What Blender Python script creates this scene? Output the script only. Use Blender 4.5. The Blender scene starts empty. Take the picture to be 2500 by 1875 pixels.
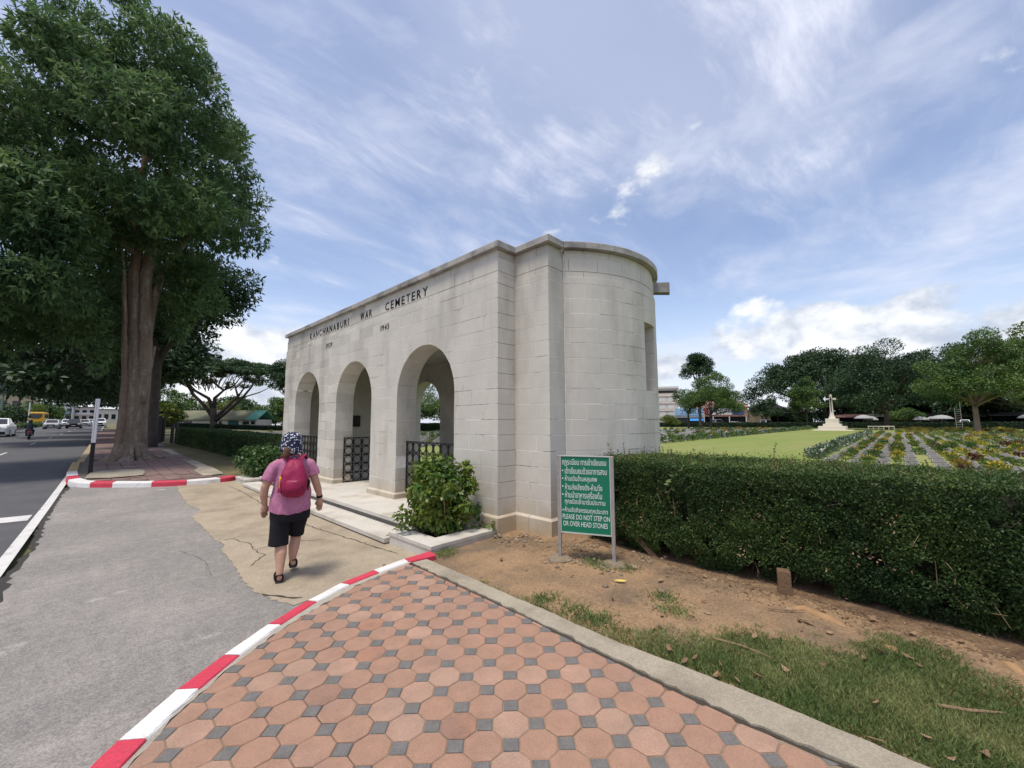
import bpy, bmesh, math, random
import numpy as np
from mathutils import Vector, Matrix, noise as mnoise

SC = bpy.context.scene
COL = SC.collection
rnd = random.Random(7)
RNG = np.random.default_rng(11)
PI = math.pi

# ------------------------------------------------------------------ camera
def look(yaw, pitch, roll):
    a, b, c = (math.radians(v) for v in (yaw, pitch, roll))
    f = Vector((math.sin(a)*math.cos(b), math.cos(a)*math.cos(b), math.sin(b)))
    r = Vector((math.cos(a), -math.sin(a), 0.0))
    u = r.cross(f)
    r2 = math.cos(c)*r + math.sin(c)*u
    u2 = -math.sin(c)*r + math.cos(c)*u
    return Matrix((r2, u2, -f)).transposed()
cd = bpy.data.cameras.new("camera")
cam = bpy.data.objects.new("camera", cd)
COL.objects.link(cam)
cam.matrix_world = Matrix.Translation((0, 0, 1.78)) @ look(46.2842, 5.3823, -0.1957).to_4x4()
cd.sensor_fit = 'HORIZONTAL'; cd.sensor_width = 36.0
cd.lens = 984.665/2500*36.0
cd.clip_start = 0.05; cd.clip_end = 5000
SC.camera = cam

# ------------------------------------------------------------------ exposure, sun, sky
SC.view_settings.view_transform = 'Standard'
SC.view_settings.look = 'None'
SC.view_settings.gamma = 1.0
SC.view_settings.exposure = 0.68
SC.view_settings.use_curve_mapping = False
SUN_EL, SUN_AZ = 73.0, 262.0          # azimuth clockwise from +Y (the road's direction)
sl = bpy.data.lights.new("sun", 'SUN'); sun = bpy.data.objects.new("sun", sl); COL.objects.link(sun)
sl.energy = 2.0; sl.angle = math.radians(13); sl.color = (1.0, 0.93, 0.82)
_e, _a = math.radians(SUN_EL), math.radians(SUN_AZ)
sdir = Vector((math.sin(_a)*math.cos(_e), math.cos(_a)*math.cos(_e), math.sin(_e)))
sun.rotation_euler = sdir.to_track_quat('Z', 'Y').to_euler()

W = bpy.data.worlds.new("World"); SC.world = W; W.use_nodes = True
def build_world():
    nt = W.node_tree; N = nt.nodes; Lk = nt.links; N.clear()
    def n(t, **k):
        x = N.new(t)
        for a, v in k.items(): setattr(x, a, v)
        return x
    def val(sock, v):
        if hasattr(v, 'is_linked') or hasattr(v, 'links'): Lk.new(v, sock)
        else: sock.default_value = v
    def math_(op, a, b=0.0, c=0.0):
        m = n('ShaderNodeMath', operation=op); val(m.inputs[0], a); val(m.inputs[1], b); val(m.inputs[2], c); return m.outputs[0]
    def maprange(v, a, b, c=0.0, d=1.0):
        m = n('ShaderNodeMapRange', interpolation_type='SMOOTHSTEP'); val(m.inputs[0], v)
        for i, x in enumerate((a, b, c, d)): val(m.inputs[i+1], x)
        return m.outputs[0]
    def noise(vec, scale, detail, rough, dist=0.0, lac=2.0):
        m = n('ShaderNodeTexNoise'); Lk.new(vec, m.inputs['Vector'])
        m.inputs['Scale'].default_value = scale; m.inputs['Detail'].default_value = detail
        m.inputs['Roughness'].default_value = rough; m.inputs['Distortion'].default_value = dist
        m.inputs['Lacunarity'].default_value = lac
        return m.outputs[0]
    out = n('ShaderNodeOutputWorld'); bg = n('ShaderNodeBackground'); Lk.new(bg.outputs[0], out.inputs[0])
    sky = n('ShaderNodeTexSky', sky_type='NISHITA'); sky.sun_disc = False
    sky.sun_elevation = math.radians(SUN_EL); sky.sun_rotation = math.radians(SUN_AZ)
    sky.air_density = 1.0; sky.dust_density = 1.0; sky.ozone_density = 1.6
    tc = n('ShaderNodeTexCoord'); sep = n('ShaderNodeSeparateXYZ'); Lk.new(tc.outputs['Generated'], sep.inputs[0])
    X, Y, Z = sep.outputs
    zc = math_('MAXIMUM', Z, 0.0)
    k = math_('DIVIDE', 1.0, math_('ADD', zc, 0.16))
    px, py = math_('MULTIPLY', X, k), math_('MULTIPLY', Y, k)
    flat = n('ShaderNodeCombineXYZ'); Lk.new(px, flat.inputs[0]); Lk.new(py, flat.inputs[1]); flat.inputs[2].default_value = 3.7
    # high cirrus: long fibres, drawn out along one wind direction
    mp = n('ShaderNodeMapping'); Lk.new(flat.outputs[0], mp.inputs[0])
    mp.inputs['Rotation'].default_value = (0, 0, math.radians(CIRRUS_ROT)); mp.inputs['Scale'].default_value = (0.52, 1.2, 1)
    mp.inputs['Location'].default_value = (0.55, 0.2, 0)
    warp = n('ShaderNodeTexNoise'); Lk.new(flat.outputs[0], warp.inputs['Vector']); warp.inputs['Scale'].default_value = 0.7; warp.inputs['Detail'].default_value = 2
    vm = n('ShaderNodeVectorMath', operation='MULTIPLY_ADD'); Lk.new(warp.outputs['Color'], vm.inputs[0]); vm.inputs[1].default_value = (0.42, 0.42, 0.0); Lk.new(mp.outputs[0], vm.inputs[2])
    big = noise(vm.outputs[0], 0.85, 3, 0.5)
    fib = noise(vm.outputs[0], 2.1, 11, 0.62, 0.35)
    mp2 = n('ShaderNodeMapping'); Lk.new(vm.outputs[0], mp2.inputs[0]); mp2.inputs['Scale'].default_value = (1.0, 2.3, 1)
    hair = noise(mp2.outputs[0], 2.6, 9, 0.66, 0.2)
    veil = maprange(math_('ADD', math_('MULTIPLY', big, 0.75), math_('MULTIPLY', fib, 0.25)), 0.40, 0.62)
    streak = maprange(math_('ADD', math_('MULTIPLY', fib, 0.62), math_('MULTIPLY', hair, 0.38)), 0.475, 0.70)
    cir = math_('ADD', math_('MULTIPLY', veil, 0.34), math_('MULTIPLY', math_('MULTIPLY', streak, math_('ADD', math_('MULTIPLY', veil, 0.8), 0.2)), 0.85))
    puff = noise(flat.outputs[0], 1.15, 10, 0.58, 0.25)
    puffm = noise(flat.outputs[0], 0.33, 2, 0.5)
    pf = math_('MULTIPLY', maprange(math_('ADD', math_('MULTIPLY', puff, 0.7), math_('MULTIPLY', puffm, 0.3)), 0.45, 0.66), 0.80)
    cir = math_('MINIMUM', math_('MAXIMUM', cir, pf), 0.95)
    # low cumulus banks near the horizon
    sc = n('ShaderNodeCombineXYZ'); Lk.new(math_('MULTIPLY', X, 3.4), sc.inputs[0]); Lk.new(math_('MULTIPLY', Y, 3.4), sc.inputs[1]); Lk.new(math_('MULTIPLY', Z, 5.2), sc.inputs[2])
    cu = noise(sc.outputs[0], 1.35, 9, 0.52, 0.0)
    cu2 = noise(sc.outputs[0], 3.1, 7, 0.6, 0.1)
    band = math_('MULTIPLY', maprange(Z, -0.02, 0.03), maprange(Z, 0.30, 0.14))
    cum = maprange(math_('ADD', cu, math_('MULTIPLY', math_('SUBTRACT', band, 1.0), 0.30)), 0.375, 0.465)
    hz = maprange(Z, 0.34, -0.02)
    shade = maprange(math_('ADD', math_('MULTIPLY', cu2, 0.6), math_('MULTIPLY', cu, 0.4)), 0.40, 0.60)
    rgb = lambda c: (lambda m: (setattr(m.outputs[0], 'default_value', (*c, 1)), m.outputs[0])[1])(n('ShaderNodeRGB'))
    def mix(f, a, b):
        m = n('ShaderNodeMix', data_type='RGBA'); val(m.inputs[0], f); Lk.new(a, m.inputs[6]); Lk.new(b, m.inputs[7]); return m.outputs[2]
    tint = n('ShaderNodeMix', data_type='RGBA', blend_type='MULTIPLY'); tint.inputs[0].default_value = 1.0
    Lk.new(sky.outputs[0], tint.inputs[6]); tint.inputs[7].default_value = SKY_TINT
    c = tint.outputs[2]
    c = mix(math_('MULTIPLY', hz, 0.65), c, rgb(HORIZON))
    c = mix(cir, c, rgb(CIRRUS))
    cc = mix(shade, rgb(CUM_DARK), rgb(CUM_LIGHT))
    c = mix(math_('MULTIPLY', cum, 0.9), c, cc)
    Lk.new(c, bg.inputs[0]); bg.inputs[1].default_value = 0.1
SKY_TINT = (1.45, 1.27, 1.22, 1)
CIRRUS_ROT = 20
CIRRUS = (5.5, 5.7, 6.6)
HORIZON = (4.6, 5.3, 6.6)
CUM_LIGHT = (6.7, 6.8, 6.9)
CUM_DARK = (3.5, 3.9, 4.7)
build_world()

# ------------------------------------------------------------------ helpers
def tag(o, label=None, cat=None, group=None, kind=None):
    if label: o['label'] = label
    if cat: o['category'] = cat
    if group: o['group'] = group
    if kind: o['kind'] = kind
    return o
def empty(name, loc=(0, 0, 0), rz=0.0, label=None, cat=None, group=None):
    o = bpy.data.objects.new(name, None); COL.objects.link(o)
    o.location = loc; o.rotation_euler = (0, 0, rz); o.empty_display_size = 0.2
    return tag(o, label, cat, group)
def link(name, me, mat=None, parent=None, loc=None, kind=None, smooth=False):
    o = bpy.data.objects.new(name, me); COL.objects.link(o)
    if mat is not None and not me.materials:
        for m in (mat if isinstance(mat, (list, tuple)) else [mat]): me.materials.append(m)
    if parent: o.parent = parent
    if loc is not None: o.location = loc
    if kind: o['kind'] = kind
    if smooth: me.polygons.foreach_set('use_smooth', [True]*len(me.polygons))
    return o
def fmesh(name, V, F):
    V = np.asarray(V, np.float32); F = np.asarray(F, np.int32); n, k = F.shape
    me = bpy.data.meshes.new(name)
    me.vertices.add(len(V)); me.vertices.foreach_set('co', V.ravel())
    me.loops.add(n*k); me.loops.foreach_set('vertex_index', F.ravel())
    me.polygons.add(n); me.polygons.foreach_set('loop_start', np.arange(0, n*k, k, dtype=np.int32))
    me.update(calc_edges=True); return me
class MB:
    def __init__(s): s.v = []; s.f = []; s.m = []
    def add(s, V, F, m=0):
        b = len(s.v); s.v += [tuple(x) for x in V]; s.f += [tuple(i+b for i in f) for f in F]; s.m += [m]*len(F); return s
    def box(s, x0, x1, y0, y1, z0, z1, m=0, M=None):
        V = [Vector(p) for p in ((x0,y0,z0),(x1,y0,z0),(x1,y1,z0),(x0,y1,z0),(x0,y0,z1),(x1,y0,z1),(x1,y1,z1),(x0,y1,z1))]
        if M: V = [M @ p for p in V]
        return s.add(V, [(0,3,2,1),(4,5,6,7),(0,1,5,4),(1,2,6,5),(2,3,7,6),(3,0,4,7)], m)
    def bbox(s, x0, x1, y0, y1, z0, z1, b, m=0, M=None):   # box with chamfered top edges
        r = lambda x0, x1, y0, y1, z: [(x0,y0,z),(x1,y0,z),(x1,y1,z),(x0,y1,z)]
        return s.rings([r(x0,x1,y0,y1,z0), r(x0,x1,y0,y1,z1-b), r(x0+b,x1-b,y0+b,y1-b,z1)], m=m, M=M)
    def rings(s, R, cap=True, m=0, closed=True, M=None):
        n = len(R[0]); V = [Vector(p) for r in R for p in r]; F = []
        if M: V = [M @ p for p in V]
        for i in range(len(R)-1):
            for j in range(n if closed else n-1):
                k = (j+1) % n; F.append((i*n+j, i*n+k, (i+1)*n+k, (i+1)*n+j))
        if cap: F += [tuple(reversed(range(n))), tuple((len(R)-1)*n+j for j in range(n))]
        return s.add(V, F, m)
    def tube(s, P, rad, n=8, cap=True, m=0, wob=0.0, rg=None):
        P = [Vector(p) for p in P]; rad = [rad]*len(P) if isinstance(rad, (int, float)) else list(rad)
        R = []; prev = None
        for i, p in enumerate(P):
            t = (P[min(i+1, len(P)-1)]-P[max(i-1, 0)]).normalized()
            if prev is None:
                a = Vector((0,0,1)) if abs(t.z) < .9 else Vector((1,0,0)); u = t.cross(a).normalized()
            else: u = (prev - t*prev.dot(t)).normalized()
            prev = u; w = t.cross(u)
            R.append([p+(u*math.cos(q)+w*math.sin(q))*rad[i]*(1+(rg.uniform(-wob,wob) if wob else 0)) for q in (2*PI*j/n for j in range(n))])
        return s.rings(R, cap, m)
    def lathe(s, prof, n=16, m=0, M=None, cap=True):
        return s.rings([[(r*math.cos(2*PI*j/n), r*math.sin(2*PI*j/n), z) for j in range(n)] for r, z in prof], cap, m, True, M)
    def ell(s, c, r, n=12, k=8, m=0):
        c = Vector(c)
        R = [[c+Vector((r[0]*math.sin(t)*math.cos(2*PI*j/n), r[1]*math.sin(t)*math.sin(2*PI*j/n), -r[2]*math.cos(t))) for j in range(n)] for t in (max(.05, min(PI-.05, PI*i/k)) for i in range(k+1))]
        return s.rings(R, True, m)
    def prism(s, poly, z0, z1, m=0, M=None):
        return s.rings([[(x, y, z0) for x, y in poly], [(x, y, z1) for x, y in poly]], True, m, True, M)
    def mesh(s, name):
        me = bpy.data.meshes.new(name); me.from_pydata(s.v, [], s.f)
        if any(s.m): me.polygons.foreach_set('material_index', s.m)
        me.update(); return me
    def obj(s, name, mat=None, parent=None, loc=None, kind=None, smooth=False):
        return link(name, s.mesh(name), mat, parent, loc, kind, smooth)
def dup(o, parent=None, loc=None, rz=None, label=None, scale=None):
    c = o.copy(); COL.objects.link(c); c.parent = parent
    if loc is not None: c.location = loc
    if rz is not None: c.rotation_euler = (0, 0, rz)
    if scale is not None: c.scale = scale
    if label: c['label'] = label
    for ch in list(o.children): dup(ch, c)
    return c
def fuse(mb, voxel, name, smooth_it=6):
    """voxel-fuse overlapping closed shapes into ONE continuous skin"""
    o = mb.obj(name + '_source')
    bm = bmesh.new(); bm.from_mesh(o.data); bmesh.ops.recalc_face_normals(bm, faces=bm.faces); bm.to_mesh(o.data); bm.free()
    m = o.modifiers.new('r', 'REMESH'); m.mode = 'VOXEL'; m.voxel_size = voxel; m.use_smooth_shade = True
    q = o.modifiers.new('s', 'SMOOTH'); q.iterations = smooth_it; q.factor = 0.5
    dg = bpy.context.evaluated_depsgraph_get()
    me = bpy.data.meshes.new_from_object(o.evaluated_get(dg)); me.name = name
    bpy.data.objects.remove(o)
    me.polygons.foreach_set('use_smooth', [True]*len(me.polygons)); me.update()
    return me
def drop(x, y):
    w = 1-min(1, max(0, (x-8)/30)); w = w*w*(3-2*w)
    return 0.0105*max(0, y-14)*w

# ------------------------------------------------------------------ materials
def nt_new(name):
    m = bpy.data.materials.new(name); m.use_nodes = True
    return m, m.node_tree, m.node_tree.nodes['Principled BSDF']
def mat(name, col, rough=0.7, var=0.0, scale=3.0, detail=6, bump=0.0, bscale=60.0, col2=None, cs=1.2, thr=(0.42, 0.62), island=0.0, spots=None, metal=0.0, spec=0.3, space='pos', base_stain=None, cstretch=None, grain=None):
    """procedural surface: fine tone variation, an optional second colour in patches, per-piece variation, relief"""
    m, nt, b = nt_new(name); N = nt.nodes; L = nt.links
    b.inputs['Roughness'].default_value = rough; b.inputs['Metallic'].default_value = metal
    b.inputs['Specular IOR Level'].default_value = spec
    if space == 'pos': vec = N.new('ShaderNodeNewGeometry').outputs['Position']
    else: vec = N.new('ShaderNodeTexCoord').outputs['Object']
    def noise(s, d=6, r=0.6, v=None):
        x = N.new('ShaderNodeTexNoise'); L.new(v or vec, x.inputs['Vector']); x.inputs['Scale'].default_value = s; x.inputs['Detail'].default_value = d; x.inputs['Roughness'].default_value = r; return x.outputs[0]
    def mr(v, a, c, d=0., e=1.):
        x = N.new('ShaderNodeMapRange'); L.new(v, x.inputs[0])
        for i, q in enumerate((a, c, d, e)): x.inputs[i+1].default_value = q
        return x.outputs[0]
    def mixc(f, a, c):
        x = N.new('ShaderNodeMix'); x.data_type = 'RGBA'; L.new(f, x.inputs[0])
        for i, q in ((6, a), (7, c)):
            if isinstance(q, tuple): x.inputs[i].default_value = (*q[:3], 1)
            else: L.new(q, x.inputs[i])
        return x.outputs[2]
    def scalec(c, f):
        x = N.new('ShaderNodeVectorMath'); x.operation = 'SCALE'
        if isinstance(c, tuple): x.inputs[0].default_value = c[:3]
        else: L.new(c, x.inputs[0])
        L.new(f, x.inputs['Scale']); return x.outputs[0]
    c = tuple(col)
    if col2 is not None:
        v2 = None
        if cstretch:
            mp = N.new('ShaderNodeMapping'); L.new(vec, mp.inputs[0]); mp.inputs['Scale'].default_value = cstretch; v2 = mp.outputs[0]
        c = mixc(mr(noise(cs, 8, 0.62, v2), *thr), c, tuple(col2))
    if base_stain is not None:     # (z0, z1, colour): stains that have crept up from the soil, ragged
        z0, z1, sc = base_stain
        sp = N.new('ShaderNodeSeparateXYZ'); L.new(vec, sp.inputs[0])
        a = N.new('ShaderNodeMath'); a.operation = 'MULTIPLY_ADD'; L.new(noise(2.4, 8, 0.65), a.inputs[0]); a.inputs[1].default_value = (z1-z0)*2.2; L.new(mr(sp.outputs[2], z0, z1, z1-z0, -(z1-z0)), a.inputs[2])
        c = mixc(mr(a.outputs[0], (z1-z0)*0.75, (z1-z0)*2.1, 0, 0.75), c, sc)
    if spots is not None:          # (scale, threshold, colour)
        c = mixc(mr(noise(spots[0], 4, 0.7), spots[1], spots[1]+0.06), c, tuple(spots[2]))
    if var: c = scalec(c, mr(noise(scale, detail, 0.65), 0.25, 0.75, 1-var, 1+var))
    if grain: c = scalec(c, mr(noise(grain[0], 2, 0.5), 0.3, 0.7, 1-grain[1], 1+grain[1]))
    if island:
        g = N.new('ShaderNodeNewGeometry'); c = scalec(c, mr(g.outputs['Random Per Island'], 0, 1, 1-island, 1+island))
    if isinstance(c, tuple): b.inputs['Base Color'].default_value = (*c[:3], 1)
    else: L.new(c, b.inputs['Base Color'])
    if bump:
        bp = N.new('ShaderNodeBump'); bp.inputs['Strength'].default_value = bump; bp.inputs['Distance'].default_value = 0.02
        L.new(noise(bscale, 6, 0.65), bp.inputs['Height']); L.new(bp.outputs[0], b.inputs['Normal'])
    return m
def leafmat(name, c1, c2, trans=0.25, rough=0.5, patch=0.35, jit=0.35):
    m, nt, b = nt_new(name); N = nt.nodes; L = nt.links
    g = N.new('ShaderNodeNewGeometry')
    nz = N.new('ShaderNodeTexNoise'); L.new(g.outputs['Position'], nz.inputs['Vector']); nz.inputs['Scale'].default_value = patch; nz.inputs['Detail'].default_value = 3
    ad = N.new('ShaderNodeMath'); ad.operation = 'ADD'
    r = N.new('ShaderNodeMapRange'); L.new(g.outputs['Random Per Island'], r.inputs[0]); r.inputs[3].default_value = -jit; r.inputs[4].default_value = jit
    p = N.new('ShaderNodeMapRange'); L.new(nz.outputs[0], p.inputs[0]); p.inputs[1].default_value = 0.35; p.inputs[2].default_value = 0.65
    L.new(r.outputs[0], ad.inputs[0]); L.new(p.outputs[0], ad.inputs[1]); ad.use_clamp = True
    x = N.new('ShaderNodeMix'); x.data_type = 'RGBA'; L.new(ad.outputs[0], x.inputs[0]); x.inputs[6].default_value = (*c1, 1); x.inputs[7].default_value = (*c2, 1)
    L.new(x.outputs[2], b.inputs['Base Color']); b.inputs['Roughness'].default_value = rough; b.inputs['Specular IOR Level'].default_value = 0.35
    if trans:
        t = N.new('ShaderNodeBsdfTranslucent'); L.new(x.outputs[2], t.inputs[0])
        mx = N.new('ShaderNodeMixShader'); mx.inputs[0].default_value = trans
        o = N['Material Output']; L.new(b.outputs[0], mx.inputs[1]); L.new(t.outputs[0], mx.inputs[2]); L.new(mx.outputs[0], o.inputs[0])
    return m
STONE_C = (0.585, 0.555, 0.485)
M = dict(
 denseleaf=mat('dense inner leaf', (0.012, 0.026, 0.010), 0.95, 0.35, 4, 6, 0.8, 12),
 stone=mat('limestone', STONE_C, 0.85, 0.10, 1.6, 8, 0.25, 90, (0.44, 0.415, 0.355), 1.3, (0.50, 0.68), 0.12, cstretch=(1.3, 1.3, 0.28), grain=(70, 0.05), base_stain=(0.10, 0.95, (0.42, 0.31, 0.17)), spots=(2.3, 0.72, (0.36, 0.345, 0.31))),
 cornice=mat('weathered cornice stone', (0.40, 0.385, 0.355), 0.9, 0.16, 3, 8, 0.3, 80, (0.17, 0.165, 0.155), 1.7, (0.46, 0.66), 0.08),
 mortar=mat('mortar', (0.80, 0.775, 0.72), 0.95, 0.15, 6, 6, 0.2, 120, (0.16, 0.145, 0.125), 1.1, (0.53, 0.59)),
 interior=mat('interior stone', (0.50, 0.47, 0.40), 0.9, 0.10, 2.0, 6, 0.2, 80, (0.31, 0.30, 0.27), 1.0, (0.5, 0.7)),
 step=mat('step stone', (0.56, 0.53, 0.47), 0.8, 0.10, 2.5, 8, 0.25, 70, (0.38, 0.34, 0.27), 1.3, (0.5, 0.7), 0.07),
 bronze=mat('dark bronze', (0.035, 0.033, 0.032), 0.45, 0.2, 20, 4, metal=0.6),
 iron=mat('black iron', (0.018, 0.018, 0.020), 0.5, 0.2, 20, 4),
 road=mat('road asphalt', (0.098, 0.098, 0.102), 0.85, 0.18, 1.2, 8, 0.35, 180, (0.095, 0.095, 0.098), 0.35, (0.45, 0.7), grain=(80, 0.25)),
 apron=mat('worn asphalt', (0.235, 0.222, 0.203), 0.92, 0.20, 9, 10, 0.35, 230, (0.30, 0.275, 0.25), 0.55, (0.44, 0.62), grain=(95, 0.34), spots=(1.3, 0.62, (0.34, 0.32, 0.295))),
 concrete=mat('tan concrete', (0.375, 0.315, 0.23), 0.93, 0.14, 3, 10, 0.45, 90, (0.27, 0.225, 0.16), 1.1, (0.46, 0.68), grain=(60, 0.16), spots=(7, 0.66, (0.19, 0.155, 0.11))),
 dirt=mat('bare sandy soil', (0.305, 0.200, 0.112), 0.97, 0.16, 5, 10, 0.7, 55, (0.19, 0.135, 0.085), 1.3, (0.44, 0.62), grain=(45, 0.22), spots=(11, 0.66, (0.12, 0.085, 0.055))),
 paver=mat('terracotta paver', (0.355, 0.212, 0.145), 0.88, 0.14, 7, 8, 0.4, 170, (0.33, 0.205, 0.150), 1.9, (0.45, 0.65), 0.11, spots=(23, 0.70, (0.12, 0.085, 0.065)), grain=(150, 0.14)),
 paver_dusty=mat('dusty terracotta paver', (0.40, 0.25, 0.18), 0.92, 0.16, 6, 8, 0.4, 170, (0.34, 0.23, 0.17), 2.2, (0.45, 0.65), 0.06, spots=(30, 0.70, (0.55, 0.50, 0.45)), grain=(150, 0.14)),
 paver_stained=mat('stained terracotta paver', (0.355, 0.195, 0.13), 0.85, 0.18, 5, 8, 0.4, 170, (0.27, 0.165, 0.12), 3.0, (0.45, 0.6), 0.06, spots=(9, 0.70, (0.12, 0.085, 0.07)), grain=(150, 0.14)),
 inset=mat('grey inset paver', (0.155, 0.146, 0.136), 0.88, 0.2, 14, 8, 0.35, 170, island=0.25, grain=(150, 0.18), spots=(30, 0.68, (0.25, 0.23, 0.20))),
 joint=mat('sand joint', (0.27, 0.21, 0.145), 0.97, 0.25, 25, 8, 0.5, 120, (0.10, 0.08, 0.055), 1.6, (0.50, 0.64)),
 slab=mat('concrete edging', (0.36, 0.315, 0.24), 0.93, 0.14, 4, 10, 0.45, 110, (0.24, 0.21, 0.155), 1.6, (0.45, 0.65), 0.06, grain=(90, 0.16), spots=(14, 0.68, (0.13, 0.12, 0.09))),
 red=mat('red kerb paint', (0.56, 0.05, 0.085), 0.6, 0.10, 9, 6, 0.4, 45, (0.42, 0.06, 0.08), 3.5, (0.55, 0.7), spots=(17, 0.665, (0.36, 0.22, 0.19)), grain=(60, 0.10)),
 white=mat('white kerb paint', (0.72, 0.71, 0.68), 0.65, 0.08, 7, 6, 0.4, 45, (0.52, 0.50, 0.46), 4, (0.55, 0.72), spots=(15, 0.655, (0.42, 0.385, 0.33)), grain=(60, 0.08)),
 yellow=mat('faded yellow kerb paint', (0.43, 0.31, 0.15), 0.7, 0.15, 7, 6),
 farbrick=mat('dusky red paver', (0.22, 0.145, 0.125), 0.9, 0.15, 4, 6, 0.3, 60, (0.16, 0.115, 0.10), 0.8, (0.45, 0.65), 0.12),
 paint=mat('road paint', (0.62, 0.61, 0.58), 0.7, 0.12, 5, 8, 0.2, 90, (0.34, 0.33, 0.32), 4, (0.58, 0.68)),
 bark=mat('bark', (0.20, 0.148, 0.108), 0.95, 0.3, 7, 8, 1.0, 11, (0.31, 0.26, 0.215), 1.8, (0.5, 0.66), cstretch=(3, 3, 0.6)),
 darkbark=mat('dark bark', (0.075, 0.06, 0.05), 0.95, 0.3, 3, 8, 0.8, 12),
 lawn=mat('mown lawn', (0.180, 0.228, 0.046), 0.95, 0.14, 2.2, 8, 0.4, 30, (0.235, 0.245, 0.075), 0.22, (0.40, 0.65), cstretch=(0.25, 1.4, 1), grain=(9, 0.14)),
 field=mat('rough ground', (0.11, 0.12, 0.05), 0.95, 0.2, 1, 6, col2=(0.19, 0.15, 0.09), cs=0.15),
 skin=mat('skin', (0.50, 0.29, 0.20), 0.55, 0.06, 18, 4, space='obj'),
 hair=mat('brown hair', (0.11, 0.055, 0.03), 0.6, 0.35, 60, 4, space='obj'),
 black=mat('black cloth', (0.010, 0.010, 0.013), 0.9, 0.2, 30, 4, 0.2, 200, space='obj'),
 rubber=mat('black rubber', (0.018, 0.018, 0.018), 0.8),
 glass=mat('dark glass', (0.015, 0.02, 0.024), 0.08, spec=0.6),
 whitecar=mat('white car paint', (0.74, 0.75, 0.76), 0.25, spec=0.5),
 silvercar=mat('silver car paint', (0.42, 0.43, 0.44), 0.3, metal=0.4, spec=0.5),
 darkcar=mat('dark car paint', (0.022, 0.022, 0.026), 0.25, spec=0.5),
 yellowbus=mat('yellow paint', (0.72, 0.37, 0.02), 0.4),
 chrome=mat('headlamp', (0.8, 0.8, 0.8), 0.15, metal=0.5),
 redlamp=mat('red lamp', (0.45, 0.02, 0.02), 0.3),
 galv=mat('galvanised steel', (0.33, 0.31, 0.285), 0.65, 0.18, 12, 6, metal=0.25),
 cream=mat('cream render', (0.60, 0.56, 0.47), 0.9, 0.08, 0.8, 6),
 peach=mat('peach render', (0.60, 0.52, 0.47), 0.9, 0.08, 0.5, 6),
 tan=mat('tan render', (0.55, 0.43, 0.27), 0.9, 0.10, 0.5, 6),
 offwhite=mat('off-white render', (0.62, 0.62, 0.60), 0.9, 0.1, 0.4, 6),
 roofgreen=mat('faded green roof', (0.155, 0.165, 0.105), 0.9, 0.18, 0.6, 8, col2=(0.20, 0.19, 0.13), cs=0.25),
 roofmint=mat('mint green roof', (0.13, 0.37, 0.27), 0.7, 0.08, 1),
 roofpink=mat('dusty pink roof', (0.30, 0.17, 0.145), 0.9, 0.15, 1.5),
 roofgrey=mat('grey roof', (0.15, 0.145, 0.14), 0.9, 0.15, 1.5),
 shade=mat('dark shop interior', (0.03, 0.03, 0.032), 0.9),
 bluesign=mat('pale blue board', (0.28, 0.45, 0.62), 0.6, 0.1, 1),
 signwhite=mat('white board', (0.66, 0.67, 0.68), 0.6),
 navy=mat('navy board', (0.05, 0.09, 0.28), 0.6),
 redboard=mat('red board', (0.45, 0.06, 0.05), 0.6),
 canvas=mat('pale canvas', (0.34, 0.35, 0.34), 0.9, 0.1, 1),
 crossstone=mat('pale memorial stone', (0.66, 0.61, 0.50), 0.85, 0.06, 0.8, 6),
 grave=mat('grave stone', (0.20, 0.195, 0.18), 0.8, 0.12, 4, 6, island=0.12),
 plaque=mat('bronze name plate', (0.15, 0.142, 0.13), 0.9, 0.2, 9, 4, spec=0.1),
 postw=mat('white post paint', (0.70, 0.70, 0.70), 0.6),
 leaf_big=leafmat('broad leaf', (0.060, 0.122, 0.052), (0.155, 0.245, 0.085), 0.42, 0.5, 0.6),
 leaf_dark=leafmat('dark fine leaf', (0.018, 0.046, 0.018), (0.042, 0.088, 0.026), 0.2, 0.5, 0.3),
 leaf_rain=leafmat('rain tree leaf', (0.036, 0.078, 0.030), (0.075, 0.130, 0.040), 0.25, 0.5, 0.2),
 leaf_mid=leafmat('mid green leaf', (0.045, 0.105, 0.026), (0.125, 0.195, 0.042), 0.25, 0.5, 0.25),
 leaf_lime=leafmat('yellow-green leaf', (0.070, 0.125, 0.018), (0.17, 0.20, 0.035), 0.25, 0.5, 0.2),
 leaf_bush=leafmat('bush leaf', (0.055, 0.130, 0.022), (0.185, 0.235, 0.036), 0.28, 0.38, 3.0),
 leaf_bush2=leafmat('dark bush leaf', (0.028, 0.080, 0.020), (0.075, 0.140, 0.032), 0.25, 0.4, 2.5),
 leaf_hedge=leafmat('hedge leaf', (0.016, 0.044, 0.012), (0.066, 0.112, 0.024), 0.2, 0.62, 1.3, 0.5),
 leaf_hedgetop=leafmat('hedge top leaf', (0.040, 0.085, 0.018), (0.110, 0.155, 0.034), 0.25, 0.5, 1.2, 0.4),  # lighter leaf colour for the top of the hedge and its shoots
 leaf_farhedge=leafmat('far hedge leaf', (0.012, 0.030, 0.012), (0.024, 0.052, 0.018), 0.1, 0.5, 0.5),
 leaf_sage=leafmat('grey-green leaf', (0.055, 0.100, 0.045), (0.12, 0.17, 0.085), 0.2, 0.5, 2),
 leaf_maroon=leafmat('maroon leaf', (0.065, 0.016, 0.020), (0.13, 0.050, 0.030), 0.2, 0.5, 2),
 leaf_yellow=leafmat('yellow flower', (0.36, 0.30, 0.03), (0.52, 0.42, 0.05), 0.2, 0.6, 2),
 leaf_orange=leafmat('orange leaf', (0.26, 0.16, 0.03), (0.32, 0.24, 0.04), 0.2, 0.5, 2),
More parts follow.
